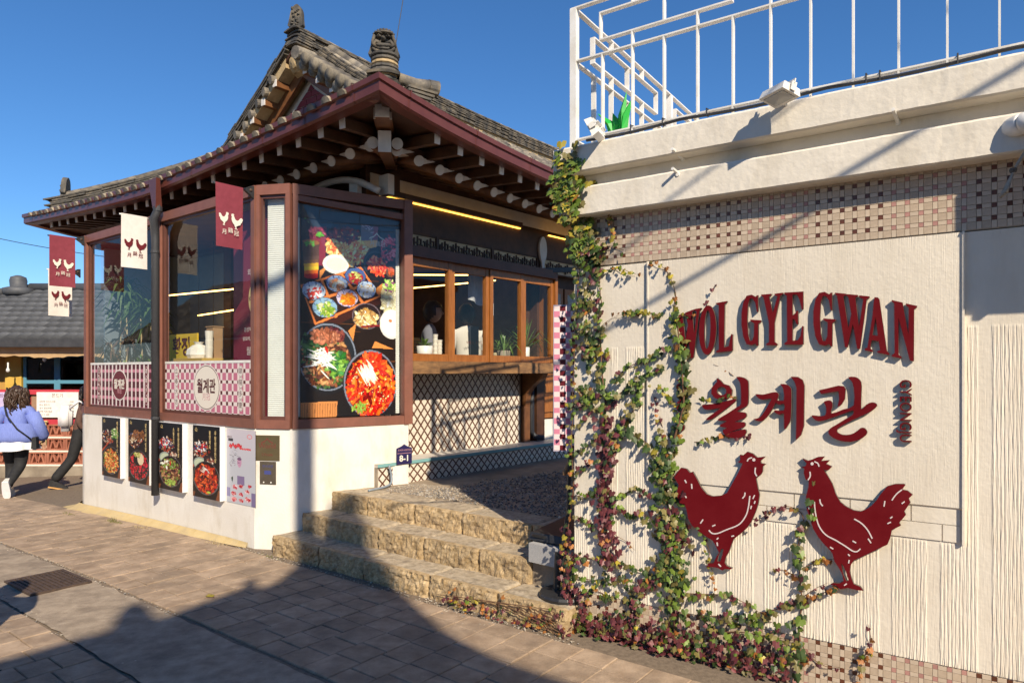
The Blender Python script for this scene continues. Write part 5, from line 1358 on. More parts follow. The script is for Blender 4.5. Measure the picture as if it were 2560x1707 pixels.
# yellow sign, boxes and a yellow chair behind the right pane
ys_ = thing('yellow_sign', 'yellow sign board with big brown letters behind the right pane', 'sign', L(-1.5, .5, 1.6))
M_yel = mat('yellow_board', (0.62, 0.42, 0.03, 1), None, .5)
m = MB(); m.box(Lo, -2.72, -2.05, -.5, -.48, 1.55, 2.10); m.obj('board', M_yel, ys_)
text_obj('lettering', '황정', M_brown, ys_, Lo(-2.42, -.479, 1.93), LA, ZV, -LB, .24, .0006, weight=.008); text_obj('lettering', '이동식', M_brown, ys_, Lo(-2.13, -.479, 1.85), -ZV, LA, -LB, .08, .0006)
ch = thing('yellow_chair', 'yellow wooden chair back just above the pink checked film', 'chair', L(-2.85, .75, .55))
M_pine = mat('yellow_pine', (0.52, 0.33, 0.08, 1), (0.60, 0.40, 0.12, 1), .5, 8, stretch=(1, 1, 8))
m = MB(); m.box(Lo, -3.12, -2.72, -1.05, -.65, .98, 1.02); m.obj('seat', M_pine, ch)
for (x, q, z1) in ((-3.10, -.67, 2.0), (-2.76, -.67, 2.0), (-3.10, -1.03, .98), (-2.76, -1.03, .98)):
    m = MB(); m.box(Lo, x - .02, x + .02, q - .02, q + .02, .55, z1 if z1 > 1 else .979); m.obj('leg', M_pine, ch)
for z in (1.40, 1.72, 1.92):
    m = MB(); m.box(Lo, -3.079, -2.781, -.68, -.66, z - .03, z + .03); m.obj('back_slat', M_pine, ch)
tbl = thing('pine_table', 'yellow pine table top behind the right pane', 'table', L(-1.95, .55, .55))
m = MB(); m.box(Lo, -2.30, -1.60, -.95, -.30, 1.76, 1.80); m.obj('table_top', M_pine, tbl)
for (x, q) in ((-2.26, -.35), (-1.64, -.35), (-2.26, -.9), (-1.64, -.9)):
    m = MB(); m.box(Lo, x - .025, x + .025, q - .025, q + .025, .55, 1.759); m.obj('leg', M_pine, tbl)
def solid(name, label, cat, fr, box, mt, part='body'):
    t = thing(name, label, cat, fr((box[0] + box[1]) / 2, (box[2] + box[3]) / 2, box[4])); m = MB(); m.box(fr, *box); m.obj(part, mt, t); return t
t = thing('food_bag', 'white plastic wrapped bundle on the pine table', 'bag', L(-1.95, .45, 1.8)); m = MB(); m.lathe(L(-1.95, .45, 1.801), [(.12, 0), (.14, .04), (.13, .1), (.07, .15), (.04, .16), (.06, .19)], 11); m.obj('bag', M_whitem, t); m = MB(); m.lathe(L(-1.95, .45, 1.96), [(.03, 0), (.05, .03)], 8); m.obj('knot', M_whitem, t)
t = solid('cardboard_stack', 'tall brown cardboard carton standing on the pine table', 'carton', Lo, (-1.87, -1.73, -.62, -.5, 1.801, 2.16), mat('kraft_card', (0.36, 0.22, 0.12, 1), None, .8)); m = MB(); m.box(Lo, -1.88, -1.72, -.63, -.49, 2.161, 2.172); m.obj('lid', MATS['kraft_card'], t)
t = thing('cup_stack', 'stack of paper cups beside the carton on the pine table', 'cups', L(-1.66, .42, 1.8)); m = MB(); m.lathe(L(-1.66, .42, 1.801), [(.035, 0), (.045, .12), (.04, .121), (.045, .2), (.04, .201), (.046, .3)], 12); m.obj('cups', M_cr, t, False); m = MB(); m.lathe(L(-1.66, .42, 2.102), [(.046, 0), (.046, .006)], 12); m.obj('rim', M_offw, t)
# behind the wooden window
def pot_plant(name, label, s, q, r, h, n, leaf, mt, tall=0.0, potm=None):
    t = thing(name, label, 'plant', H(s, q, 1.756)); rr = random.Random(int(s * 77))
    m = MB(); m.lathe(H(s, q, 1.756), [(r * .92, 0), (r, h * .5), (r * 1.02, h), (r * .9, h), (r * .88, h * .9)], 16); m.obj('pot', potm or M_whitem, t, True)
    m = MB()
    for i in range(n):
        th = rr.uniform(0, 6.28); el = rr.uniform(.2, 1.4); d = Vector((math.cos(th) * math.cos(el), math.sin(th) * math.cos(el), math.sin(el))); ln = leaf * rr.uniform(.6, 1.1); p0 = H(s, q, 1.756 + h * .95)
        sd = d.cross(ZV).normalized() * ln * (.12 if tall == 0 else .02); mid = p0 + d * ln * .6; tip = p0 + d * ln - ZV * ln * rr.uniform(.0, .35 if tall == 0 else .7)
        m.add([p0, mid + sd, tip, mid - sd], [(0, 1, 2, 3)])
    m.obj('foliage', mt, t, fix=False)
pot_plant('potted_plant', 'small bright plant in a white pot at the left window', .38, -.20, .085, .17, 26, .13, M_leafg)
pot_plant('grassy_plant', 'grassy plant in a grey pot behind the third window sash', 1.70, -.24, .08, .15, 70, .34, M_leafg, 1, M_conc)
pot_plant('grassy_plant', 'tall grassy plant in a white pot behind the rightmost sash', 2.08, -.22, .06, .2, 60, .5, M_leafg, 1)
for i, (s, h) in enumerate(((.535, .30), (.60, .24))):
    t = thing('cup_stack', ['taller stack of paper cups beside the white window pot', 'shorter stack of paper cups beside the white window pot'][i], 'cups', H(s, -.2, 1.756)); m = MB(); pr_ = []
    for k in range(6): pr_ += [(.024, h * k / 6), (.03, h * (k + .9) / 6)]
    m.lathe(H(s, -.2, 1.756), pr_, 10); m.obj('cups', M_cr, t); m = MB(); m.lathe(H(s, -.2, 1.757 + h * .985), [(.031, 0), (.031, .005)], 10); m.obj('rim', M_offw, t)
t = thing('green_can', 'small green can with a wooden top on the window sill', 'can', H(1.50, -.2, 1.756)); m = MB(); m.lathe(H(1.50, -.2, 1.756), [(.03, 0), (.03, .07)], 12); m.obj('can', mat('green_can_paint', (0.02, 0.22, 0.07, 1), None, .4), t); m = MB(); m.lathe(H(1.50, -.2, 1.8265), [(.024, 0), (.026, .03), (.018, .05)], 10); m.obj('top', M_stem, t)
# white cloth hung inside the window
t = thing('hanging_cloth', 'grey white cloth hanging inside the upper middle sashes', 'cloth', H(1.1, -.3, 2.5)); m = MB()
def clo(x, y): 
    s = 1.16 + .46 * x; zz = 2.80 - y * (.36 - .12 * abs(x - .5)) - (.16 * y if x > .85 else 0); return H(s, -.32 + .03 * math.sin(x * 12), zz)
m.grid(clo, np.linspace(0, 1, 18), np.linspace(0, 1, 8)); m.obj('sheet', mat('grey_cloth', (0.42, 0.42, 0.43, 1), (0.55, 0.55, 0.56, 1), .9, 12), t, True, fix=False); m = MB(); m.bar(H(1.1, -.32, 2.81), H(1.68, -.32, 2.81), .01, .01); m.obj('rail', M_black, t)
t = thing('paper_lamp', 'square ceiling lamp seen high behind the first sash', 'lamp', H(.5, -1.2, 2.6)); m = MB(); m.box(H, .3, .8, -1.5, -1.0, 2.62, 2.80); m.obj('shade', M_woodo, t); m = MB(); m.box(H, .54, .56, -1.26, -1.24, 2.801, 3.3); m.obj('rod', M_black, t)
t = solid('radiator', 'white slatted cabinet far inside behind the third sash', 'cabinet', H, (1.5, 2.2, -2.6, -2.4, 1.3, 2.15), M_pale, 'cabinet')
for k in range(9):
    m = MB(); m.box(H, 1.5, 2.2, -2.399, -2.385, 1.75 + k * .045, 1.77 + k * .045); m.obj('louvre', M_whitem, t)
# ------------------------------------------------------------------ white annex on the right with its sign wall
annex = thing('white_annex', 'cream stuccoed annex with mosaic bands and flat concrete eaves', 'building', W(1.5, 0, 0))
TZ0, TZ1 = 2.305, 2.612            # upper mosaic band
m = MB(); T0 = .05; m.box(W, T0, 5.0, -4.0, -.03, -.3, 3.0); m.obj('core', M_cream, annex)
# front stucco as real relief: smooth panel, combed strips, cracks
tA, _ = on_wall(1622, 1000); tB, _ = on_wall(2408, 1000)
t_edges = np.concatenate([np.arange(T0, 2.6, .0026), np.arange(2.6, 5.0, .05)])
z_edges = np.concatenate([np.arange(.255, 1.9, .013), np.arange(1.9, 2.306, .02)])
TT, ZZ = np.meshgrid(t_edges, z_edges)
Q = np.zeros_like(TT)
panel_bot = 1.005
in_panel = (TT > tA) & (TT < tB) & (ZZ > panel_bot)
strip_u = ((TT + .035) % .203) / .203
left_comb = (TT <= tA) & (TT > .30) & (ZZ < 1.80)
right_comb = (TT >= tB + .02) & (ZZ < 1.86)
low_comb = (ZZ < .84) & (TT > .05)
comb = (left_comb | right_comb | low_comb) & ~in_panel & (strip_u > .16) & (strip_u < .90)
ph = (strip_u - .16) / .74 * 10
groove = 0.0024 * (np.abs(np.sin(ph * math.pi)) ** .6)
rough = npr.normal(0, 1, TT.shape)
k_ = np.array([.25, .5, .25]); 
for _ in range(7):
    rough[1:-1] = .25 * rough[:-2] + .5 * rough[1:-1] + .25 * rough[2:]
Q += np.where(comb, groove + .0016 * rough, .0003 * rough)
Q += np.where(in_panel, .014, 0)
brick_zone = (TT > tA) & (TT < tB) & (ZZ >= .84) & (ZZ <= panel_bot)
Q += np.where(brick_zone, .0, 0)
lowf = np.array([[noise.noise(Vector((t * 1.3, z * 1.7, 2))) for t in t_edges[::12]] for z in z_edges[::12]])
up = lowf[np.minimum(np.arange(len(z_edges)) // 12, lowf.shape[0] - 1)][:, np.minimum(np.arange(len(t_edges)) // 12, lowf.shape[1] - 1)]
for _ in range(14):
    up[1:-1] = (up[:-2] + up[1:-1] + up[2:]) / 3; up[:, 1:-1] = (up[:, :-2] + up[:, 1:-1] + up[:, 2:]) / 3
Q += .002 * up
P = (np.array(W0)[None, None] + TT[..., None] * np.array(WT) + Q[..., None] * np.array(WQ)); P[..., 2] += ZZ
nz_, nt_ = TT.shape; idx = np.arange(nz_ * nt_).reshape(nz_, nt_)
fq = np.stack([idx[:-1, :-1], idx[:-1, 1:], idx[1:, 1:], idx[1:, :-1]], -1).reshape(-1, 4)
me = bpy.data.meshes.new('stucco_wall'); me.from_pydata(P.reshape(-1, 3).tolist(), [], fq.tolist()); me.materials.append(M_cream); me.update()
wall_o = place('stucco_wall', me, annex)
m = MB(); m.box(W, T0 - .004, T0, -4.0, -.0005, .0, 2.9); m.obj('corner_return', M_cream, annex)
# painted brick courses under the panel
for r_ in range(2):
    z0 = .845 + r_ * .081; t = tA + .02 + (.14 if r_ else 0) - .14
    while t < tB - .02:
        t0, t1 = max(t, tA + .004), min(t + .262, tB - .012)
        if t1 - t0 > .03: m = MB(); m.box(W, t0, t1, .0, .006, z0, z0 + .077); m.obj('brick', M_cream, wall_o)
        t += .268
m = MB(); m.box(W, tB - .004, tB + .006, .0, .022, .84, 2.304); m.box(W, tA - .006, tA + .003, .0, .017, 1.0, 2.304); m.obj('panel_edge', M_cream, annex)
m = MB(); m.box(W, T0, 5, -.03, -.004, -.3, .254); m.box(W, T0, 5, -.03, -.004, TZ0 + .001, TZ1 + .01); m.obj('tile_bed', mat('tile_grout', (0.50, 0.40, 0.29, 1), (0.56, 0.45, 0.34, 1), .9), annex)
# concrete eaves: two fascias with a recess
def fascia(name, t0, t1, q, z0, z1, seed):
    m = MB(); ts = np.arange(t0, t1, .03); prof_ = [(-.3, z0), (q - .012, z0), (q, z0 + .008), (q, (z0 + z1) / 2), (q, z1 - .012), (q - .012, z1), (-.3, z1)]
    def f(t, k):
        qq, zz = prof_[int(k)]; n_ = .0016 * noise.noise(Vector((t * 5, zz * 12, seed))) + .0016 * noise.noise(Vector((t * 34, zz * 40, seed)))
        return W(t, qq + (n_ if int(k) not in (0, 6) else 0), zz + n_ * .8)
    m.grid(f, ts, range(len(prof_)))
    for t in (ts[0], ts[-1]): m.add([f(t, k) for k in range(7)], [tuple(range(7))])
    return m.obj(name, M_trim, annex)
fascia('upper_fascia', -.035, 5.0, .125, 2.878, 3.045, 1)
fascia('lower_fascia', .0, 5.0, .105, TZ1, 2.79, 7)
m = MB(); m.box(W, .0, 5.0, -.3, .012, 2.791, 2.877); m.obj('recess_strip', M_trim, annex)
m = MB(); m.box(W, -.03, 5.0, -4.0, -.29, 2.9, 3.04); m.obj('roof_slab', M_trim, annex)
# mosaic: big squares, slim oblongs, small accents
M_tb = mat('mosaic_beige', (0.45, 0.35, 0.255, 1), (0.53, 0.42, 0.31, 1), .5, 40, var=.06); M_tl = mat('mosaic_light', (0.55, 0.445, 0.335, 1), (0.60, 0.49, 0.375, 1), .5, 20, var=.05)
M_td = mat('mosaic_brown', (0.10, 0.035, 0.018, 1), (0.15, 0.05, 0.025, 1), .35, 20, var=.2); M_tp = mat('mosaic_rose', (0.42, 0.21, 0.18, 1), (0.47, 0.25, 0.21, 1), .5, 20, var=.1)
PT = .0578; BIG = .0365; SM = PT - BIG
def mos(sx, sz, mt):
    m = MB(); x, y = sx / 2 - .0004, sz / 2 - .0004; e = .0008
    m.add([(-x, -y, 0), (x, -y, 0), (x, y, 0), (-x, y, 0), (-x + e, -y + e, .003), (x - e, -y + e, .003), (x - e, y - e, .003), (-x + e, y - e, .003)], [(0, 1, 5, 4), (1, 2, 6, 5), (2, 3, 7, 6), (3, 0, 4, 7), (4, 5, 6, 7)]); return m.mesh('tile', mt)
tm = [mos(BIG, BIG, M_tb), mos(SM, BIG, M_tl), mos(BIG, SM, M_tl), mos(SM, SM, M_td), mos(SM, SM, M_tp)]
its = []
def band(z0, nrow, zoff):
    nc = int(3.1 / PT)
    for i in range(nc):
        acc = 3 if (i // 6) % 2 == 0 else 4
        for j in range(nrow):
            t = T0 + .004 + i * PT; z = z0 + j * PT
            q = -.0035
            tt = Matrix.Rotation(rnd.uniform(-.01, .01), 3, 'X') if False else None
            def put(k, ct, cz): its.append((k, frame(W(ct, q + rnd.uniform(0, .0008), cz), WT, ZV, WQ)))
            put(0, t + BIG / 2, z + BIG / 2); put(1, t + BIG + SM / 2, z + BIG / 2); put(2, t + BIG / 2, z + BIG + SM / 2)
            put(acc if rnd.random() > .04 else 1 if False else acc, t + BIG + SM / 2, z + BIG + SM / 2)
band(TZ0 + .004, 6, 0); band(-.04, 5, 0)
pieces('tile', annex, tm, its, 300, 'tile_field')

# ---- sign letters
CRP = (1660, 700, 3.5636)
def crop_pt(x, y, q, c=CRP): return on_wall(c[0] + x / c[2], c[1] + y / c[2], q)
FQ = .036
def letter(parent, loops, name='letter', c=CRP, depth=.018, q=FQ, mats=None):
    lp = [[crop_pt(x, y, q, c) for x, y in l] for l in loops]
    me = outline_mesh(lp, depth)
    me.materials.append(M_red); me.materials.append(M_edge)
    for p in me.polygons: p.material_index = 0 if p.normal.z > .5 else 1
    o = place(name, me, parent, frame(W(0, q - depth), WT, ZV, WQ))
    return o
def ell_loop(cx, cy, rx, ry, n=32, sk=0): return [(cx + rx * math.cos(t) - sk * math.sin(t), cy + ry * math.sin(t)) for t in np.linspace(0, 2 * math.pi, n + 1)[:-1]]
G = [(838,135),(838,280),(828,285),(812,200),(790,165),(765,165),(748,220),(742,350),(748,480),(765,540),(785,540),(800,500),(803,385),(770,365),(768,352),(865,358),(865,372),(840,390),(838,585),(826,585),(815,565),(780,580),(735,570),(705,500),(690,400),(690,290),(705,200),(735,140),(780,130),(815,150),(826,137)]
LET = [
 [[(85,330),(178,295),(182,306),(165,318),(192,545),(212,400),(196,312),(188,303),(188,290),(262,262),(266,273),(250,285),(270,480),(290,280),(270,268),(268,259),(330,248),(333,258),(316,272),(262,690),(240,698),(218,520),(160,730),(143,735),(108,345),(88,340)]],
 [ell_loop(388, 445, 77, 220, 36, 6), ell_loop(386, 440, 27, 172, 28, 5)],
 [[(462,205),(560,187),(563,197),(540,215),(535,600),(575,590),(598,480),(612,485),(610,630),(465,645),(463,632),(488,620),(487,222),(463,215)]],
 [G],
 [[(865,130),(955,122),(957,135),(935,148),(970,290),(1010,145),(985,135),(985,122),(1060,112),(1060,125),(1037,140),(985,380),(985,550),(1010,570),(1010,580),(910,580),(910,570),(935,552),(935,385),(885,150),(867,143)]],
 [[(1070,112),(1240,102),(1240,258),(1228,262),(1205,170),(1185,130),(1145,130),(1145,315),(1165,305),(1183,272),(1195,275),(1195,395),(1183,395),(1165,355),(1145,345),(1145,540),(1190,535),(1215,500),(1230,408),(1242,412),(1240,575),(1072,575),(1072,562),(1097,545),(1093,140),(1072,125)]],
 [[(1328 + (x - 688) * 1.13, 103 + (y - 130) * 1.066 + (x - 688) * .02) for x, y in G]],
 [[(1522,112),(1622,122),(1622,134),(1598,146),(1643,430),(1668,300),(1642,152),(1626,140),(1626,125),(1728,133),(1728,146),(1705,156),(1737,420),(1775,170),(1738,152),(1738,136),(1830,145),(1830,158),(1805,172),(1745,615),(1720,612),(1682,390),(1635,600),(1612,598),(1540,140),(1523,126)]],
 [[(1875,152),(1905,155),(1918,170),(1985,630),(2008,655),(2006,668),(1900,645),(1900,632),(1925,625),(1912,545),(1850,535),(1838,610),(1862,628),(1860,640),(1788,625),(1788,612),(1812,600),(1858,310),(1868,200)], [(1858,490),(1905,497),(1885,330)]],
 [[(2028,178),(2125,200),(2178,490),(2180,245),(2155,225),(2155,208),(2255,230),(2252,245),(2228,262),(2225,725),(2190,715),(2088,335),(2090,665),(2118,685),(2115,698),(2028,680),(2030,667),(2055,650),(2050,205),(2030,192)]]]
def closep(l): return l
latin = thing('latin_name_sign', 'arched dark red letters WOL GYE GWAN on the cream wall', 'sign', W(1.3, .03, 2.0))
for l in LET: letter(latin, l)
hang = thing('hangul_name_sign', 'dark red brush style Korean name 월계관 under the arched letters', 'sign', W(1.3, .03, 1.6))
HG = [
 [[(468,873),(500,890),(530,925),(580,940),(607,980),(600,1030),(560,1060),(500,1065),(450,1050),(420,1010),(425,960),(450,930),(472,905)], ell_loop(513, 988, 42, 38, 18)],
 [[(338,1112),(420,1105),(540,1080),(630,1058),(643,1072),(600,1110),(560,1140),(480,1200),(430,1235),(372,1245),(400,1215),(470,1165),(500,1140),(430,1150),(365,1152)]],
 [[(645,862),(700,866),(740,890),(752,930),(750,1095),(720,1130),(650,1168),(720,1180),(735,1200),(720,1230),(625,1262),(710,1265),(725,1285),(710,1310),(640,1335),(570,1360),(700,1330),(728,1335),(732,1360),(700,1395),(640,1410),(570,1395),(530,1365),(525,1335),(560,1315),(500,1305),(505,1285),(560,1255),(490,1250),(485,1235),(560,1190),(650,1130),(685,1100),(682,950),(670,900)]],
 [[(815,1015),(880,1020),(960,1000),(1005,1000),(1022,1030),(985,1110),(940,1190),(890,1245),(850,1258),(795,1238),(850,1225),(895,1170),(940,1090),(955,1055),(880,1065),(840,1050)]],
 [[(1035,925),(1090,930),(1125,955),(1135,1000),(1130,1220),(1105,1290),(1070,1328),(1068,1190),(1030,1200),(990,1180),(985,1160),(1068,1160),(1068,1100),(1030,1110),(1000,1095),(1000,1070),(1066,1072),(1064,980),(1050,945)]],
 [[(1128,860),(1190,862),(1235,890),(1250,940),(1245,1300),(1220,1380),(1175,1425),(1178,1250),(1180,960),(1160,900)]],
 [[(1380,980),(1450,965),(1550,940),(1600,945),(1618,970),(1610,1060),(1580,1110),(1545,1130),(1560,1060),(1555,990),(1480,1000),(1400,1015)]],
 [[(1315,1205),(1370,1210),(1435,1205),(1445,1140),(1430,1100),(1425,1082),(1470,1070),(1497,1090),(1500,1130),(1490,1188),(1600,1150),(1690,1115),(1690,960),(1670,900),(1640,865),(1700,862),(1745,890),(1760,950),(1755,1150),(1800,1110),(1850,1088),(1890,1100),(1895,1125),(1850,1165),(1780,1200),(1680,1245),(1580,1300),(1545,1330),(1545,1355),(1590,1378),(1660,1375),(1720,1345),(1750,1318),(1785,1318),(1808,1345),(1800,1380),(1740,1420),(1660,1440),(1570,1430),(1500,1400),(1465,1365),(1475,1325),(1530,1290),(1620,1235),(1680,1200),(1685,1160),(1600,1190),(1500,1225),(1420,1250),(1370,1255),(1335,1235)]]]
for l in HG: letter(hang, [smooth_loop(p, 2) if len(p) > 13 and i == 0 else p for i, p in enumerate(l)], 'brush_stroke')
def side_word(label, x0, x1, y0, y1, down):
    t0, za = crop_pt(x0, y0, FQ); t1, _ = crop_pt(x1, (y0 + y1) / 2, FQ); tc, zb2 = crop_pt((x0 + x1) / 2, y1, FQ); tm_, zm = crop_pt((x0 + x1) / 2, (y0 + y1) / 2, FQ)
    _, za = crop_pt((x0 + x1) / 2, y0, FQ)
    t = thing('side_word_sign', label, 'sign', W(tm_, .02, zm))
    me = text_mesh('GYEONGJU', 1.0, .009, 1.0, weight=.004)
    xs2 = [v.co.x for v in me.vertices]; ys2 = [v.co.y for v in me.vertices]
    sx = (za - zb2) / (max(xs2) - min(xs2)); sy = (t1 - t0) / (max(ys2) - min(ys2)); cx_, cy_ = (max(xs2) + min(xs2)) / 2, (max(ys2) + min(ys2)) / 2
    me.transform(Matrix.Diagonal((sx, sy, 1, 1)) @ Matrix.Translation((-cx_, -cy_, 0)))
    me.materials.clear(); me.materials.append(M_red); me.materials.append(M_edge); me.update()
    for p in me.polygons: p.material_index = 0 if p.normal.z > .5 else 1
    xa, ya = (-ZV, WT) if down else (ZV, -WT)
    place('lettering', me, t, frame(W(tm_, FQ - .009, zm), xa, ya, WQ))
side_word('small vertical red word GYEONGJU right of the Korean name', 2066, 2206, 888, 1440, True)
side_word('small vertical red word half hidden by ivy left of the Korean name', 112, 205, 885, 1345, False)
# roosters
CR2 = (1660, 1100, 3.5636)
M_wline = mat('sign_white_line', (0.72, 0.62, 0.60, 1), None, .5)
def rooster(label, out, hole, strokes, eye):
    pts_ = [crop_pt(x, y, FQ, CR2) for x, y in out]
    t = thing('rooster_sign', label, 'sign', W(sum(p[0] for p in pts_) / len(pts_), .02, min(p[1] for p in pts_)), 'red rooster cut-outs on the cream wall')
    letter(t, [out, hole], 'body', CR2)
    lps = []
    for s in strokes:
        s2 = smooth_loop(s, 4, False) if len(s) > 2 else s
        me = outline_mesh([[crop_pt(x, y, FQ, CR2) for x, y in ribbon(s2, 5.5)]], .0012); me.materials.append(M_wline); place('white_line', me, t, frame(W(0, FQ + .0004), WT, ZV, WQ))
    me = outline_mesh([[crop_pt(x, y, FQ, CR2) for x, y in ell_loop(eye[0], eye[1], 14, 14, 16)]], .0012); me.materials.append(M_wline); place('eye', me, t, frame(W(0, FQ + .0004), WT, ZV, WQ))
rooster('dark red rooster cut-out facing right, its tail in the ivy', ROOST_L, [(510,965),(530,970),(520,1020),(500,1080),(475,1075),(485,1030)],
 [[(765,495),(755,580),(735,660),(690,730),(640,765),(560,795),(480,828),(430,828),(400,800)],[(722,465),(718,495),(698,518)],[(808,488),(792,522)],[(812,540),(805,565)],[(780,582),(772,612)],[(348,705),(325,740)],[(458,753),(430,765)],[(625,850),(600,855)],[(485,868),(470,882)],[(472,908),(478,940)],[(245,388),(250,432)],[(185,352),(200,380)],[(190,495),(200,513)],[(742,188),(755,165),(785,155)],[(815,243),(812,290),(828,320)],[(485,1100),(508,1125)]], (801,174))
rooster('dark red rooster cut-out facing left, right of its twin', ROOST_R, [(1580,1095),(1600,1120),(1625,1180),(1645,1250),(1625,1255),(1600,1200),(1585,1140)],
 [[(1340,548),(1350,650),(1380,760),(1440,840),(1530,890),(1620,945),(1680,985),(1720,990),(1750,965)],[(1388,525),(1395,560),(1415,585)],[(1298,535),(1310,570)],[(1285,590),(1295,612)],[(1318,640),(1330,668)],[(1695,700),(1760,740),(1815,800),(1855,875)],[(1818,875),(1845,915)],[(1680,895),(1712,913)],[(1480,950),(1508,968)],[(1640,1013),(1655,1030)],[(1650,1065),(1645,1095)],[(2120,440),(2070,480),(2030,535)],[(1968,540),(1960,590)],[(2145,545),(2118,565)],[(2035,680),(2015,695)],[(2022,728),(1990,742)],[(1340,190),(1370,205),(1382,235)],[(1300,280),(1303,320),(1283,355)],[(1605,1292),(1628,1276)]], (1320,209))

# ---- roof railing of white flat bars
rail = thing('roof_railing', 'white steel railing with square fret pattern on the annex roof', 'railing', W(1, 0, 3.06))
RB, RM, R0, R1, RT = 3.118, 3.617, 3.705, 3.872, 3.955
def fb_(fr, x0, x1, z, nm='rail'):            # horizontal flat bar
    m = MB(); m.box(fr, x0, x1, -.018, .018, z - .0045, z + .0045); m.obj(nm, M_whitem, rail)
def vb(fr, x, z0, z1, nm='baluster', hw=.0045):
    m = MB(); m.box(fr, x - hw, x + hw, -.0175, .0175, z0, z1); m.obj(nm, M_whitem, rail)
Fr = lambda t, q, z=0: W(t, q + .01, z)
Sd = lambda s, q, z=0: W(.053 + q, .01 - s, z)
ts_ = [.053 + .2005 * i for i in range(0, 24)]
m = MB(); m.box(Fr, .031, .075, -.022, .022, 3.06, RT - .005); m.obj('post', M_whitem, rail)
fb_(Fr, .06, 5.0, RB); fb_(Fr, .076, 5.0, RM); fb_(Fr, .031, 5.0, RT)
for i, t in enumerate(ts_[1:]):
    vb(Fr, t, 3.05, RM - .0046)
    k = i % 6
    if k in (1, 3): vb(Fr, t, RM + .0046, R0 - .0046)
    if k == 1: vb(Fr, t, R1 + .0046, RT - .0046)
    if k == 2: vb(Fr, t, R0 + .0046, R1 - .0046 if False else RT - .0046)
    if k == 5: vb(Fr, t, RM + .0046, RT - .0046)
for o_ in (0, 1.203, 2.406, 3.61):
    fb_(Fr, .245 + o_, 1.045 + o_, R0); fb_(Fr, .245 + o_, .655 + o_, R1); fb_(Fr, .665 + o_, 1.045 + o_, R1)
    vb(Fr, .245 + o_ - .0046, R0 - .0045, R1 + .0045); vb(Fr, 1.045 + o_ + .0046, R0 - .0045, R1 + .0045)
fb_(Sd, .023, 2.9, RB); fb_(Sd, .023, 2.9, RM); fb_(Sd, .023, 2.9, RT)
for i in range(1, 11):
    s = .265 * i
    vb(Sd, s, 3.05, RM - .0046); k = (i - 1) % 6
    if k in (1, 3): vb(Sd, s, RM + .0046, R0 - .0046)
    if k in (1, 3): vb(Sd, s, R1 + .0046, RT - .0046)
    if k == 2: vb(Sd, s, R0 + .0046, R1 - .0046)
    if k == 5: m = MB(); m.box(Sd, s + .03, s + .07, -.022, .022, 3.05, RT - .005); m.obj('post', M_whitem, rail)
for o_ in (0, 1.5):
    fb_(Sd, .255 + o_, 1.335 + o_, R0); fb_(Sd, .255 + o_, 1.335 + o_, R1); vb(Sd, .255 + o_ - .0046, R0 - .0045, R1 + .0045); vb(Sd, 1.335 + o_ + .0046, R0 - .0045, R1 + .0045)
# cable tied along the bottom rail
cab = thing('black_cable', 'black cable tied along the bottom rail of the roof railing', 'cable', W(.4, .04, 3.1))
m = MB(); m.tube([W(t, .045 + .004 * math.sin(t * 9), RB - .022 - .012 * abs(math.sin(t * 4.1))) for t in np.arange(.16, 4.5, .06)], .009, 7); m.obj('cable', M_black, cab, True)
for t in (.46, .66, .92, 1.3, 1.72, 1.78, 2.1):
    m = MB(); m.tube([W(t, .0, RB + .012), W(t, .057, RB + .004), W(t, .056, RB - .04), W(t, .02, RB - .03)], .004, 5); m.obj('cable_tie', M_black, cab)
# floodlights
def flood(label, t, q, z, aim, wd=.17, ht=.115):
    f_ = thing('floodlight', label, 'floodlight', W(t, .085, z), 'white floodlights on the annex eave')
    n = Vector(aim).normalized(); x = ZV.cross(n).normalized(); y = n.cross(x); c = W(t, q, z)
    fr = lambda a, b, e: c + x * a + y * b + n * e
    m = MB(); m.hexa([fr(-wd / 2, -ht / 2, -.02), fr(wd / 2, -ht / 2, -.02), fr(wd / 2, ht / 2, -.02), fr(-wd / 2, ht / 2, -.02), fr(-wd / 2 - .008, -ht / 2 - .008, .022), fr(wd / 2 + .008, -ht / 2 - .008, .022), fr(wd / 2 + .008, ht / 2 + .008, .022), fr(-wd / 2 - .008, ht / 2 + .008, .022)]); m.obj('housing', M_whitem, f_)
    m = MB(); m.box(fr, -wd / 2 + .01, wd / 2 - .01, -ht / 2 + .01, ht / 2 - .01, .0225, .025); m.obj('lens', mat('lamp_glass', (0.5, 0.5, 0.48, 1), None, .1), f_)
    m = MB(); m.bar(fr(-wd / 2 - .014, 0, -.03), fr(-wd / 2 - .014, 0, .015), .03, .006, up=x); m.bar(fr(wd / 2 + .014, 0, -.03), fr(wd / 2 + .014, 0, .015), .03, .006, up=x); m.bar(fr(-wd / 2 - .017, 0, -.033), fr(wd / 2 + .017, 0, -.033), .03, .006, up=y); m.obj('yoke', M_whitem, f_)
    m = MB(); m.tube([fr(0, 0, -.036), W(t, .08, z - .03)], .014, 8); m.obj('arm', M_whitem, f_)
    for i in range(5): m = MB(); m.box(fr, -wd / 2 + .015 + i * .03, -wd / 2 + .018 + i * .03, -ht / 2 + .012, ht / 2 - .012, -.032, -.0205); m.obj('fin', M_whitem, f_)
t_, z_ = on_wall(1950, 236, .24); FL1 = (t_, .24, z_); t_, z_ = on_wall(1488, 325, .18); FL2 = (t_, .18, z_)
flood('white floodlight on an arm at the middle of the annex eave', *FL1, (-.25, -.1, -.95), .15, .10)
flood('white floodlight tilted at the left corner of the annex eave', *FL2, (-.8, .35, -.45), .14, .10)
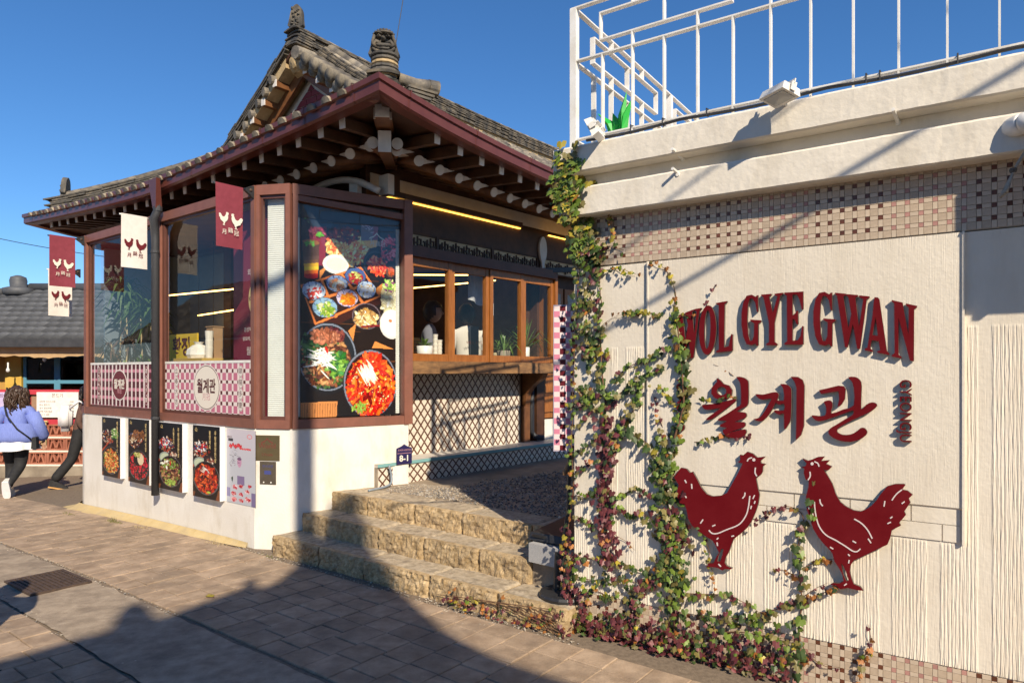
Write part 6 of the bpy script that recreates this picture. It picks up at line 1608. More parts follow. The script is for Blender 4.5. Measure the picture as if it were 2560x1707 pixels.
# green folded-metal plant ornament on the roof
gp = thing('green_ornament', 'bright green folded leaf ornament behind the railing corner', 'ornament', W(.36, -.25, 3.05))
M_green = mat('green_paint', (0.01, 0.36, 0.035, 1), (0.015, 0.42, 0.05, 1), .5, 4)
t_, z_ = on_wall(1548, 332, -.12); gc = W(t_, -.12, z_)
for (dx, h, wd, lean) in ((-.17, .20, .10, -.10), (-.05, .17, .11, -.03), (.055, .36, .09, .035), (.10, .30, .10, .075), (-.10, .14, .12, .04)):
    dx, h, wd, lean = dx * .55, h * .62, wd * .6, lean * .6; b_ = gc + WT * dx * .45; tip = gc + WT * (dx + lean) + Vector((0, 0, h + .03)); m = MB()
    m.add([b_ - WT * wd * .5, b_ + WT * wd * .5, b_ + WQ * wd * .45 + ZV * .01, b_ + WT * (wd * .55 + lean * .3) + ZV * h * .55, b_ - WT * (wd * .5 - lean * .3) + ZV * h * .5, b_ + WQ * wd * .5 + ZV * h * .5 + WT * lean * .4, tip], [(0, 2, 5, 4), (2, 1, 3, 5), (4, 5, 6), (5, 3, 6), (1, 0, 4, 3), (4, 6, 3)])
    m.obj('leaf', M_green, gp, fix=False)
# pegs, elbow pipe, rope at the upper right
for (u, v, lab) in ((2245, 300, 'short white steel peg in the recess near the right end'), (1705, 392, 'short white steel peg in the recess left of the lamp'), (1706, 440, 'short white steel peg on the lower concrete band')):
    t, z = on_wall(u, v, .03); pg = thing('wall_peg', lab, 'peg', W(t, .01, z)); m = MB(); m.tube([W(t, .0, z - .01), W(t - .01, .16, z + .012)], .009, 8); m.obj('rod', M_whitem, pg); m = MB(); m.lathe(W(t, .105 if v > 420 else .013, z - .01), [(.014, 0), (.011, .006)], 8, axis=WQ); m.obj('collar', M_whitem, pg)
ep = thing('white_pipe_elbow', 'fat white pipe elbow entering the wall at the right edge', 'pipe', W(2.2, .1, 2.8))
t, z = on_wall(2530, 315, .12)
m = MB(); m.tube(smooth_loop([W(t - .01, .0, z), W(t, .08, z), W(t + .04, .13, z), W(t + .11, .14, z + .003), W(t + .6, .14, z + .02)], 5, False), .046, 16); m.obj('pipe', M_whitem, ep, True)
for k in (.07, .16): m = MB(); m.lathe(W(t + k, .14, z + .002), [(.047, 0), (.051, .004), (.051, .022), (.047, .026)], 16, axis=WT); m.obj('joint_ring', M_whitem, ep)
rp_ = thing('rope_bundle', 'frayed grey rope end hanging at the right edge under the eave', 'rope', W(2.25, .1, 2.4)); 
(t0, z0), (t1, z1) = on_wall(2500, 495, .12), on_wall(2560, 380, .10)
for k in range(4):
    m = MB(); m.tube(smooth_loop([W(t1 + .02, .10, z1 + .03), W((t0 + t1) / 2 + .004 * k, .11, (z0 + z1) / 2 + .01 * k), W(t0 + .008 * k, .12 + .004 * k, z0 + .006 * k)], 4, False), .006, 6); m.obj('strand', mat('old_rope', (0.28, 0.24, 0.19, 1), (0.4, 0.35, 0.28, 1), .9, 60), rp_, True)
m = MB(); m.lathe(W(t0 * .45 + t1 * .55, .11, z0 * .45 + z1 * .55), [(.012, 0), (.015, .01), (.012, .02)], 8); m.obj('binding', M_edge, rp_)
# unseen box added past the frame for the square shade on the upper right
ou = thing('shadow_box', 'unseen box on the annex wall beyond the right edge, added for its shadow', 'shadow caster', W(3.1, .3, 2.3))
m = MB(); m.box(W, 2.72, 3.5, .10, .44, 2.47, 3.03); m.obj('casing', M_whitem, ou)
me = outline_mesh([ell_loop(0, 0, .2, .2, 28)], .01); me.materials.append(M_black); place('front_disc', me, ou, frame(W(3.0, .4405, 2.75), WT, ZV, WQ))
for s in (2.8, 3.4): m = MB(); m.bar(W(s, .0, 2.455), W(s, .44, 2.455), .03, .025); m.obj('bracket', M_whitem, ou)

# ---- standing light box sign with pink check, beside the wall end
sg = thing('check_light_box', 'narrow pink and maroon checked light box on a black stand by the wall end', 'sign', L(3.28, .28, .17))
SX = Vector((.985, -.17, 0)).normalized(); SN = Vector((-.17, -.985, 0)).normalized()
sp = Vector((.345, 4.47, 0))
def Sg(x, y, z): return sp + SX * x + SN * y + ZV * z
c = Canvas(34, 170, (222, 206, 206), 5.1)
U = np.floor(c.X * 5 + .0).astype(int) % 2; V_ = np.floor(c.Y * 27).astype(int) % 2
c.px[(U == 0) & (V_ == 1)] = np.array((204, 126, 150)) / 255; c.px[(U == 1) & (V_ == 0)] = np.array((96, 26, 36)) / 255
z0, z1 = 1.125, 2.085
m = MB(); m.box(Sg, -.075, .12, -.06, -.002, z0, z1); m.obj('casing', mat('lilac_casing', (0.40, 0.36, 0.46, 1), None, .4), sg)
printed('check_print', c, Sg(-.07, 0, z1 - .008), SX, -ZV, .185, z1 - z0 - .016, SN, sg, .001, 1.0, .35)
m = MB(); m.tube([Sg(.03, -.03, z0 - .005), Sg(.02, -.03, .62)], .012, 8); m.tube([Sg(.02, -.04, .7), Sg(-.05, -.05, .19)], .02, 8); m.obj('pole', M_black, sg)
m = MB(); m.tube([Sg(.06, -.05, z0 - .005), Sg(-.01, -.05, z0 - .16)], .016, 8); m.obj('wooden_peg', M_weath, sg)
m = MB(); m.tube([Sg(-.045, -.05, .45), Sg(-.055, -.05, .19)], .026, 10); m.obj('sleeve', M_black, sg)
m = MB(); m.lathe(Sg(-.0, -.03, .166), [(.17, 0), (.175, .02), (.165, .035), (.05, .045)], 20); m.obj('foot', M_black, sg)

# ------------------------------------------------------------------ ivy
M_iv = [mat('ivy_green', (0.085, 0.14, 0.014, 1), (0.15, 0.21, 0.024, 1), .5, 30, var=.3), mat('ivy_dark_green', (0.03, 0.058, 0.012, 1), (0.058, 0.09, 0.02, 1), .5, 30, var=.3), mat('ivy_yellow', (0.27, 0.22, 0.02, 1), (0.38, 0.30, 0.03, 1), .5, 30, var=.25),
        mat('ivy_orange', (0.28, 0.095, 0.02, 1), (0.36, 0.15, 0.03, 1), .5, 30, var=.25), mat('ivy_crimson', (0.085, 0.02, 0.022, 1), (0.15, 0.032, 0.035, 1), .5, 30, var=.3), mat('ivy_olive', (0.13, 0.11, 0.03, 1), (0.19, 0.155, 0.04, 1), .5, 30, var=.3)]
for im in M_iv: im.node_tree.nodes['Principled BSDF'].inputs['Transmission Weight'].default_value = 0.0
def ivy_leaf(seed, mt):
    r = random.Random(seed)
    half = [(0, -.12), (.16, -.34), (.40, -.30), (.52, -.02), (.38, .10), (.44, .32), (.22, .34), (0, .66)]
    m = MB(); vs = []
    for x, y in half: vs.append((x * r.uniform(.9, 1.1), y, -.22 * x + .1 * max(0, -y)))
    n = len(half); vs += [(-x * r.uniform(.9, 1.1), y, z) for (x, y, z) in vs[1:-1]]
    R_ = list(range(0, n)); L_ = [0] + list(range(n, n + n - 2)) + [n - 1]
    m.add(vs, [tuple(R_), tuple(reversed(L_))]); return m.mesh('leaf', mt)
leafm = [ivy_leaf(i * 7 + k, M_iv[i]) for i in range(6) for k in range(2)]
STEMM = mat('ivy_stem', (0.11, 0.055, 0.03, 1), (0.17, 0.085, 0.045, 1), .8, 20)
class Ivy:
    def __init__(s, name, label): s.t = thing(name, label, 'ivy', W(.6, .02, 0)); s.it = []; s.stems = MB()
    def leaf(s, t, z, size, pal, q=None, ground=False):
        c = rnd.choices(range(6), pal)[0]
        if q is None: q = rnd.uniform(.012, .055)
        n = (WQ + WT * rnd.gauss(0, .35) + ZV * rnd.gauss(.35, .3)).normalized()
        if ground: n = (ZV + WQ * rnd.gauss(.4, .4) + WT * rnd.gauss(0, .4)).normalized()
        down = (-ZV + WT * rnd.gauss(0, .45)); down = (down - n * down.dot(n)).normalized(); x = down.cross(n).normalized()
        sz = size * rnd.uniform(.6, 1.2) * 1.08
        s.it.append((c * 2 + rnd.randrange(2), frame(W(t, q, z), x * sz, down * sz, n * sz)))
    def path(s, pts, dens, size, pal0, pal1=None, width=.02, stem=.004, q0=.012, taper=False):
        P = smooth_loop([on_wall(u, v, .01) for u, v in pts], 6, False)
        s.stems.tube([W(t, q0 + .006 * math.sin(i * .7), z) for i, (t, z) in enumerate(P)], [stem * (1 - .7 * i / len(P)) for i in range(len(P))], 5)
        for i in range(len(P) - 1):
            (t0, z0), (t1, z1) = P[i], P[i + 1]; ln = math.hypot(t1 - t0, z1 - z0); f = i / (len(P) - 1)
            n = ln * dens * .72; n = int(n) + (rnd.random() < n - int(n))
            pal = pal0 if pal1 is None else [a * (1 - f) + b * f for a, b in zip(pal0, pal1)]
            for _ in range(n):
                k = rnd.random(); sz = size * ((1 - .6 * f) if taper else 1)
                s.leaf(t0 + (t1 - t0) * k + rnd.gauss(0, width), z0 + (z1 - z0) * k + rnd.gauss(0, width), sz, pal)
    def blob(s, u, v, ru, rv, n, size, pal, q=None):
        for _ in range(n):
            t, z = on_wall(u + rnd.gauss(0, .5) * ru, v + rnd.gauss(0, .5) * rv, .03); 
            if z > .01: s.leaf(t, z, size, pal, q)
    def done(s, lim=300):
        s.stems.obj('stems', STEMM, s.t, True, fix=False)
        pieces('leaf', s.t, leafm, s.it, lim, 'foliage')
#          green dark yellow orange crimson olive
GRN = [6, 5, 1.0, .2, .3, 3]; YG = [7, 2, 2.5, .3, 0, 2]; DG = [3, 6, .2, .2, 1, 3]; CRI = [.2, 1, .05, .4, 9, 1.2]; MIX = [3, 4, .4, .5, 3.5, 3]; ORG = [.4, .2, 1.6, 5, 2, 1]; YEL = [2, .3, 6, 1.2, 0, 1.2]; REDT = [0, 0, .3, 3, 6, 0]; OLV = [1.5, 3, .4, .4, 1.5, 5]
iv = Ivy('corner_ivy', 'ivy climbing the left end of the cream wall, yellow green above and crimson below')
iv.path([(1425, 1570), (1420, 1480), (1422, 1400), (1420, 1330)], 230, .034, CRI, [.5, .4, 1.5, 2.5, 5, .5], .028, .006)
iv.path([(1420, 1330), (1432, 1230), (1430, 1100), (1432, 1000), (1436, 900)], 70, .028, [2, 1, 4, 2, 1.5, 2], YEL, .014, .005)
iv.path([(1436, 900), (1440, 800), (1447, 700), (1452, 620)], 110, .034, OLV, GRN, .022, .005)
iv.path([(1450, 640), (1455, 560), (1450, 500), (1440, 450), (1435, 410), (1400, 430)], 420, .050, YG, YG, .040, .006)
iv.path([(1450, 430), (1470, 400), (1495, 395), (1530, 415)], 60, .036, YEL, ORG, .008, .003)
iv.blob(1462, 610, 26, 50, 100, .050, GRN, .06); iv.blob(1440, 480, 34, 80, 190, .055, YG, .15); iv.blob(1490, 640, 18, 40, 50, .038, DG)
iv.path([(1480, 460), (1505, 470), (1525, 510), (1528, 560), (1540, 600)], 70, .032, YEL, ORG, .01, .003); iv.path([(1480, 470), (1482, 520)], 60, .034, YEL, ORG, .01, .003)
iv.path([(1400, 420), (1392, 470), (1388, 520)], 40, .03, YEL, REDT, .008, .003); iv.path([(1412, 430), (1405, 560)], 20, .025, REDT, REDT, .01, .002)
iv.path([(1495, 700), (1500, 660), (1520, 620), (1560, 625)], 60, .03, DG, OLV, .02, .004)
iv.path([(1505, 760), (1500, 690), (1520, 675), (1550, 672), (1590, 686)], 110, .026, GRN, YEL, .008, .003)
iv.done(260)
iv = Ivy('crimson_ivy', 'dark crimson ivy stem rising between the wall end and the red letters')
iv.path([(1520, 1400), (1515, 1300), (1518, 1200), (1522, 1100), (1515, 1050)], 330, .045, CRI, CRI, .032, .008)
iv.path([(1515, 1060), (1512, 1000), (1505, 920), (1500, 850), (1490, 780), (1470, 720), (1500, 690)], 130, .040, OLV, DG, .026, .007)
iv.blob(1470, 985, 26, 26, 40, .036, GRN); iv.blob(1475, 870, 22, 40, 50, .036, DG); iv.blob(1455, 800, 16, 60, 40, .034, OLV); iv.blob(1450, 1010, 20, 20, 20, .034, DG)
for (a_, b_, c_) in (((1440, 1130), (1460, 1120), (1500, 1090)), ((1435, 1240), (1470, 1235), (1500, 1220)), ((1440, 1180), (1470, 1160), (1500, 1150)), ((1440, 1290), (1480, 1310), (1500, 1330)), ((1450, 1060), (1475, 1030), (1505, 1010))):
    iv.path([a_, b_, c_], 110, .032, MIX, OLV, .014, .003)
iv.path([(1500, 820), (1530, 795), (1560, 785)], 45, .028, ORG, ORG, .008, .002); iv.path([(1560, 785), (1600, 780), (1640, 785), (1665, 795)], 110, .034, YEL, YG, .008, .003)
iv.path([(1510, 1010), (1555, 980), (1600, 950), (1625, 940), (1660, 915)], 120, .036, DG, GRN, .016, .005)
iv.path([(1600, 955), (1590, 1010), (1570, 1050), (1545, 1080), (1530, 1120)], 170, .038, GRN, MIX, .022, .005)
iv.path([(1555, 1080), (1590, 1090), (1620, 1110), (1640, 1140), (1650, 1170)], 80, .050, DG, DG, .018, .004)
iv.path([(1640, 970), (1665, 975), (1680, 1000), (1695, 1020)], 130, .032, GRN, YEL, .012, .003)
iv.path([(1540, 960), (1560, 925), (1600, 905), (1640, 890), (1680, 870)], 80, .036, OLV, GRN, .012, .004)
iv.path([(1635, 990), (1645, 1020), (1655, 1060), (1665, 1100), (1670, 1140)], 55, .026, REDT, ORG, .008, .003)
iv.path([(1590, 950), (1592, 920), (1594, 890)], 40, .024, REDT, REDT, .006, .002)
iv.path([(1520, 1260), (1560, 1235), (1590, 1225), (1640, 1240), (1670, 1245)], 90, .032, MIX, GRN, .012, .004)
iv.path([(1530, 1270), (1570, 1285), (1620, 1290), (1660, 1330)], 90, .036, MIX, DG, .018, .004)
iv.path([(1530, 1330), (1560, 1350), (1590, 1375)], 60, .024, REDT, ORG, .008, .002)
iv.path([(1520, 1390), (1560, 1410), (1600, 1425), (1650, 1450), (1680, 1460)], 110, .036, MIX, DG, .018, .004)
iv.path([(1430, 1390), (1470, 1395), (1510, 1400)], 130, .034, CRI, MIX, .02, .005); iv.path([(1440, 1440), (1490, 1450), (1550, 1445), (1600, 1460)], 130, .036, DG, GRN, .022, .004)
iv.path([(1460, 1470), (1500, 1480), (1530, 1495), (1560, 1480)], 90, .034, YG, GRN, .014, .003); iv.path([(1430, 1500), (1455, 1480), (1475, 1520), (1450, 1560)], 120, .034, CRI, [1, 1, 2, 3, 4, 1], .03, .003)
iv.done(300)
iv = Ivy('middle_ivy', 'thick green ivy between the wall end and the rooster, spreading along the wall foot')
iv.path([(1690, 1600), (1685, 1500), (1680, 1400), (1675, 1300), (1665, 1220), (1660, 1160), (1680, 1090)], 300, .038, MIX, GRN, .045, .010)
iv.path([(1690, 1100), (1712, 1020), (1712, 940), (1705, 880), (1700, 820), (1690, 790)], 190, .048, GRN, GRN, .018, .007, .045)
iv.path([(1690, 790), (1690, 740), (1680, 700), (1660, 670), (1625, 652)], 65, .030, YEL, ORG, .008, .003, .02)
iv.path([(1690, 800), (1715, 790), (1740, 790)], 50, .03, OLV, ORG, .008, .003, .045)
iv.path([(1765, 770), (1775, 745), (1785, 720), (1790, 703)], 40, .022, REDT, REDT, .005, .002)
iv.path([(1735, 1105), (1775, 1100), (1820, 1085), (1880, 1090)], 70, .028, OLV, REDT, .007, .002)
iv.path([(1835, 940), (1815, 925), (1785, 910)], 30, .018, REDT, REDT, .005, .002); iv.path([(1755, 1000), (1790, 1000), (1840, 990)], 60, .03, GRN, ORG, .008, .002, .012)
iv.path([(1640, 1250), (1665, 1240), (1690, 1230)], 120, .034, DG, DG, .02, .003); iv.blob(1665, 1180, 20, 50, 70, .042, DG); iv.blob(1680, 1330, 40, 60, 130, .036, MIX); iv.blob(1690, 1440, 40, 60, 110, .036, GRN)
iv.path([(1755, 1330), (1770, 1370), (1780, 1420), (1785, 1460)], 70, .024, YG, ORG, .008, .003)
iv.path([(1690, 1400), (1640, 1440), (1600, 1480), (1580, 1540), (1530, 1570), (1480, 1600)], 300, .036, OLV, CRI, .03, .006)
iv.path([(1700, 1480), (1760, 1485), (1800, 1485), (1840, 1495), (1870, 1510), (1900, 1530)], 75, .036, OLV, DG, .012, .004)
iv.path([(1740, 1540), (1790, 1540), (1850, 1545), (1900, 1545), (1930, 1555)], 130, .036, DG, GRN, .024, .005)
iv.path([(1680, 1580), (1740, 1590), (1800, 1580), (1860, 1580), (1920, 1590), (1990, 1600)], 90, .036, MIX, GRN, .028, .005)
iv.path([(1720, 1620), (1800, 1640), (1880, 1640), (1960, 1640), (2010, 1640)], 65, .036, GRN, GRN, .02, .004)
iv.path([(1995, 1690), (2000, 1620), (1998, 1560), (2005, 1500), (2000, 1440), (1995, 1380), (2000, 1330), (2010, 1300)], 70, .046, DG, DG, .016, .006)
iv.path([(2010, 1300), (2000, 1280), (1960, 1265), (1890, 1302)], 60, .026, OLV, REDT, .007, .003); iv.path([(2030, 1290), (2035, 1240), (2030, 1200)], 60, .04, DG, OLV, .008, .003, .008)
iv.path([(2005, 1420), (2040, 1405), (2085, 1395)], 110, .028, OLV, ORG, .007, .003); iv.path([(1990, 1440), (1960, 1425), (1930, 1422)], 45, .022, ORG, REDT, .006, .002)
iv.path([(2000, 1500), (2040, 1490), (2080, 1470), (2095, 1462)], 100, .03, OLV, ORG, .008, .003); iv.path([(1900, 1530), (1930, 1525), (1965, 1515), (2000, 1500)], 110, .034, OLV, ORG, .01, .004); iv.path([(2010, 1490), (2040, 1470), (2070, 1455)], 40, .02, REDT, REDT, .005, .002)
iv.path([(2005, 1610), (2030, 1645), (2070, 1665), (2110, 1670)], 45, .028, CRI, REDT, .007, .003); iv.path([(2150, 1700), (2150, 1670), (2170, 1640), (2178, 1600), (2170, 1560)], 55, .032, ORG, REDT, .008, .003)
# heap of old leaves along the foot of the wall
for _ in range(620):
    t = rnd.uniform(-.05, 1.35); z = abs(rnd.gauss(0, .05 + .04 * min(1, t))); iv.leaf(t, z + .01, .036, CRI if rnd.random() < .9 else MIX, abs(rnd.gauss(.03, .035)), z < .04)
for _ in range(240):
    t = rnd.uniform(-.9, .05); z = abs(rnd.gauss(0, .05)); iv.leaf(t, z + .012, .03, [.3, .5, .6, 2.5, 5, 1], rnd.gauss(.10, .05), z < .05)
iv.done(300)
iv = Ivy('step_ivy', 'thin crimson ivy runners creeping over the lowest step')
def creep(a0, a1, n):
    for _ in range(n):
        a = rnd.uniform(a0, a1); z = rnd.uniform(.0, .17); p = L(a, -.075 - rnd.uniform(0, .02), z); c_ = rnd.choices(range(6), [.6, 1, .3, 1.5, 5, 1.5])[0]
        nn_ = (-LB + ZV * rnd.gauss(.4, .3) + LA * rnd.gauss(0, .4)).normalized(); dn = (-ZV + LA * rnd.gauss(0, .6)); dn = (dn - nn_ * dn.dot(nn_)).normalized(); sz = .03 * rnd.uniform(.6, 1.2)
        iv.it.append((c_ * 2, frame(p, dn.cross(nn_) * sz, dn * sz, nn_ * sz)))
creep(3.0, 3.5, 22); creep(3.25, 3.5, 22)
for k in range(7):
    a = 2.4 + .15 * k; iv.stems.tube(smooth_loop([L(3.45, -.09, .02 + .02 * k), L((a + 3.4) / 2, -.082, .10 + .01 * k), L(a, -.08, .06 + .015 * k)], 4, False), .0025, 5)
iv.done(120)
# ------------------------------------------------------------------ far left: grey roofed shop with a red framed fence
def Xf(u, Y): return (u - 1280) / F * Y
def Zf(v, Y): return EYE - (v - 928) / F * Y
YH = 13.5
shop = thing('grey_roof_shop', 'low shop with grey stepped metal tile roof and blue window frames', 'building', (-10, 14, -.35))
I_ = lambda x, y, z=0: Vector((x, y, z))
M_gt = mat('grey_metal_tile', (0.07, 0.073, 0.08, 1), (0.10, 0.104, 0.112, 1), .6, 6, var=.15)
M_gd = mat('dark_grey_metal', (0.035, 0.036, 0.04, 1), (0.06, 0.06, 0.065, 1), .5, 6)
ez, rz_ = 2.28, 3.50; ey, ry = 13.25, 15.6
m = MB(); m.sheet([I_(-15.5, ey, ez), I_(-6.9, ey, ez), I_(-6.9, ry, rz_), I_(-10.9, ry, rz_), I_(-12.6, ry - .4, rz_ - .2)], ZV * -.06); ro = m.obj('roof', M_gd, shop)
tile_ = MB(); n = 6
for (y, dz) in ((-.5, .02), (.5, .0)):
    for i in range(n): x = -.5 + i / (n - 1); tile_.v.append((x, y, dz + .022 * max(0, math.sin((x + .5) * math.pi * 1.0)) * (1 if y < 0 else .8)))
for i in range(n - 1): tile_.f.append((i, i + 1, n + i + 1, n + i)); tile_.m.append(0)
for i in range(n): tile_.v.append((tile_.v[i][0], -.5, -.03))
for i in range(n - 1): tile_.f.append((i, 2 * n + i, 2 * n + i + 1, i + 1)); tile_.m.append(0)
gm_ = [tile_.mesh('roof_tile', M_gt, True)]
sl_ = Vector((0, ry - ey, rz_ - ez)); sln = sl_.length; yv = sl_.normalized(); zv_ = Vector((1, 0, 0)).cross(yv)
its = []
nr = 10; rl = sln / nr
for j in range(nr):
    x = -14.5 + (.11 if j % 2 else 0)
    while x < -7.0:
        f = (j + .5) / nr
        if x > -15.2 + 3.9 * f: its.append((0, frame(I_(x, ey, ez) + yv * (rl * (j + .5)) + zv_ * .012, Vector((1, 0, 0)) * .225, yv * rl * 1.05, zv_)))
        x += .225
pieces('roof_tile', ro, gm_, its, 300, 'roof_tile_field')
m = MB(); m.tube([I_(-11.0, ry, rz_ + .06), I_(-6.9, ry, rz_ + .06)], .10, 10); m.tube([I_(-11.0, ry, rz_ + .05), I_(-15.2, ey, ez + .15)], .09, 10); m.obj('ridge_roll', M_gt, shop, True)
fx, fz = Xf(46, 15.4), Zf(712, 15.4); m = MB(); m.lathe(I_(fx, 15.4, fz - .25), [(.26, 0), (.30, .06), (.30, .16), (.24, .18), (.16, .2), (.17, .34), (.15, .42), (.05, .46)], 14); m.obj('ridge_end', M_gt, shop, True)
m = MB(); m.box(I_, -15, -6.9, ey - .05, ey + .02, ez - .16, ez - .01); m.box(I_, -15, -6.9, ey + .021, ey + .5, ez - .16, ez - .13); m.obj('gutter', M_gd, shop)
m = MB(); m.box(I_, -14.5, -6.9, 14.0, 14.2, -.6, 2.3); m.obj('wall', mat('ochre_wall', (0.42, 0.23, 0.05, 1), (0.52, 0.29, 0.07, 1), .8, 4), shop)
m = MB(); xs2 = np.linspace(-12.5, -6.9, 60)
m.grid(lambda x, k: I_(x, 13.34 + .04 * k, 2.12 - .19 * k + .02 * math.sin(x * 5) * k + .012 * math.sin(x * 23) * k), xs2, [0, .5, 1.0]); m.obj('awning', mat('tan_canvas', (0.50, 0.33, 0.17, 1), (0.58, 0.40, 0.22, 1), .8, 6), shop, True, fix=False)
M_bl = mat('blue_window_paint', (0.10, 0.27, 0.38, 1), None, .5)
x0, x1 = Xf(60, 13.95), Xf(216, 13.95)
for (a, b) in ((x0, (x0 + x1) / 2 + .05), ((x0 + x1) / 2 + .05, x1 + .2)):
    m = MB(); m.box(I_, a, a + .06, 13.93, 13.99, .9, 2.0); m.box(I_, b - .06, b, 13.93, 13.99, .9, 2.0); m.box(I_, a + .06, b - .06, 13.93, 13.99, 1.40, 1.47); m.box(I_, a + .06, b - .06, 13.93, 13.99, 1.94, 2.0); f = m.obj('window', M_bl, shop)
    m = MB(); m.box(I_, a + .06, b - .06, 13.955, 13.965, 1.471, 1.939); m.box(I_, a + .06, b - .06, 13.955, 13.965, .9, 1.399); m.obj('pane', glass_mat('dark_shop_glass', (.25, .25, .25, 1)), f)
m = MB(); m.box(I_, x0 - .35, x0 - .02, 13.90, 13.999, .6, 2.1); m.obj('yellow_pillar', mat('yellow_paint', (0.58, 0.36, 0.06, 1), (0.66, 0.43, 0.09, 1), .6, 6), shop)
M_bulbw = mat('bulb_glass', (0.7, 0.7, 0.68, 1), None, .2)
for (u, v) in ((20, 925), (111, 898)):
    m = MB(); m.lathe(I_(Xf(u, 13.5), 13.5, Zf(v, 13.5) - .05), [(.01, 0), (.035, .03), (.035, .06), (.015, .1), (.015, .2)], 10); m.obj('bulb', M_bulbw, shop, True)
# fence: breeze blocks under a red timber frame
fence = thing('red_frame_fence', 'red framed notice fence over terracotta breeze blocks in front of the shop', 'fence', (-9.5, 13, -.4))
YF = 12.9; M_rf = mat('red_frame_paint', (0.45, 0.035, 0.05, 1), (0.52, 0.05, 0.07, 1), .5, 6); M_bb = mat('terracotta_block', (0.30, 0.10, 0.06, 1), (0.40, 0.15, 0.09, 1), .8, 8, var=.1)
zg = gz(-9, YF)
m = MB()
for z in (1.26, .70): m.box(I_, -13, -7.2, YF - .05, YF + .05, z - .045, z + .045)
m.obj('frame_rail', M_rf, fence)
for u in (72, -160, 215, 300):
    x = Xf(u, YF); m = MB(); m.box(I_, x - .05, x + .05, YF - .049, YF + .049, .746, 1.214); m.obj('frame_post', M_rf, fence)
m = MB(); m.box(I_, -13, -7.2, YF + .0, YF + .03, .746, 1.214); m.obj('back_board', mat('worn_board', (0.24, 0.15, 0.09, 1), (0.33, 0.21, 0.13, 1), .8, 6), fence)
m = MB(); m.box(I_, -13, -7.2, YF - .12, YF + .25, zg - .3, zg + .20); m.obj('kerb', M_conc, fence)
bh = (.655 - (zg + .20)) / 3
for r_ in range(3):
    zb0 = zg + .20 + bh * r_; x = -12.9
    m = MB(); m.box(I_, -13, -7.2, YF - .07, YF + .09, zb0 + .0, zb0 + .03); m.obj('mortar_course', M_cr, fence)
    while x < -7.3:
        z0, z1 = zb0 + .031, zb0 + bh - .001; wd = .34
        m = MB(); m.box(I_, x, x + .035, YF - .06, YF + .08, z0, z1); m.box(I_, x + wd - .035, x + wd, YF - .06, YF + .08, z0, z1); m.box(I_, x + .035, x + wd - .035, YF - .06, YF + .08, z0, z0 + .03); m.box(I_, x + .035, x + wd - .035, YF - .06, YF + .08, z1 - .03, z1)
        for (p, q) in ((.05, .11), (.17, .11), (.17, .23), (.29, .23)): m.bar(I_(x + p, YF + .01, z0 + .02), I_(x + q, YF + .01, z1 - .02), .03, .136, up=Vector((0, 1, 0)))
        m.obj('breeze_block', M_bb, fence); x += wd + .006
m = MB(); m.box(I_, -13, -7.2, YF + .10, YF + .14, zg + .2, .65); m.obj('shade_sheet', M_gd, fence)  # dark sheet standing in for shade behind the open blocks
# notices
def notice(label, u0, u1, v0, v1, col, lines, head):
    Yn = YF - .06; t = thing('notice_board', label, 'notice', (Xf(u0, Yn), Yn, Zf(v1, Yn)), None)
    x0, x1, z0, z1 = Xf(u0, Yn), Xf(u1, Yn), Zf(v1, Yn), Zf(v0, Yn)
    m = MB(); m.box(I_, x0, x1, Yn - .005, Yn + .008, z0, z1); m.obj('sheet', col, t)
    text_obj('lettering', head, M_brown, t, I_((x0 + x1) / 2, Yn - .0056, z1 - .07), Vector((1, 0, 0)), ZV, Vector((0, -1, 0)), .08, .0004)
    for i, ln in enumerate(lines):
        z = z1 - .18 - .062 * i; r = random.Random(i)
        text_obj('lettering', ln, M_brown, t, I_(x0 + .05, Yn - .0056, z), Vector((1, 0, 0)), ZV, Vector((0, -1, 0)), .04, .0004, align='LEFT')
        text_obj('lettering', '9,000', M_brown, t, I_(x1 - .12, Yn - .0056, z), Vector((1, 0, 0)), ZV, Vector((0, -1, 0)), .035, .0004)
notice('white menu board with dark lines of text on the red fence', 92, 196, 980, 1043, M_whitem, ['십원빵 아이스크림', '황남 쫀드기', '경주 찰보리빵', '식혜 커피 음료', '쫀드기 세트'], '쫀드기')
M_lil = mat('lilac_paper', (0.48, 0.40, 0.62, 1), (0.55, 0.47, 0.68, 1), .6, 8)
notice('lilac picture notice at the far left of the red fence', -20, 38, 980, 1040, M_lil, [], '빙수')
wg = thing('hanging_rag', 'ochre rag hung over the breeze block fence', 'rag', (Xf(110, 12.8), 12.8, .2)); m = MB(); m.grid(lambda x, z: I_(Xf(103 + 14 * x, 12.8), 12.78 + .02 * math.sin(x * 9), .70 - .42 * z), np.linspace(0, 1, 8), np.linspace(0, 1, 6)); m.obj('cloth', M_mort, wg, True, fix=False); m = MB(); m.tube([I_(Xf(100, 12.8), 12.79, .71), I_(Xf(120, 12.8), 12.79, .71)], .02, 6); m.obj('roll', M_mort, wg)

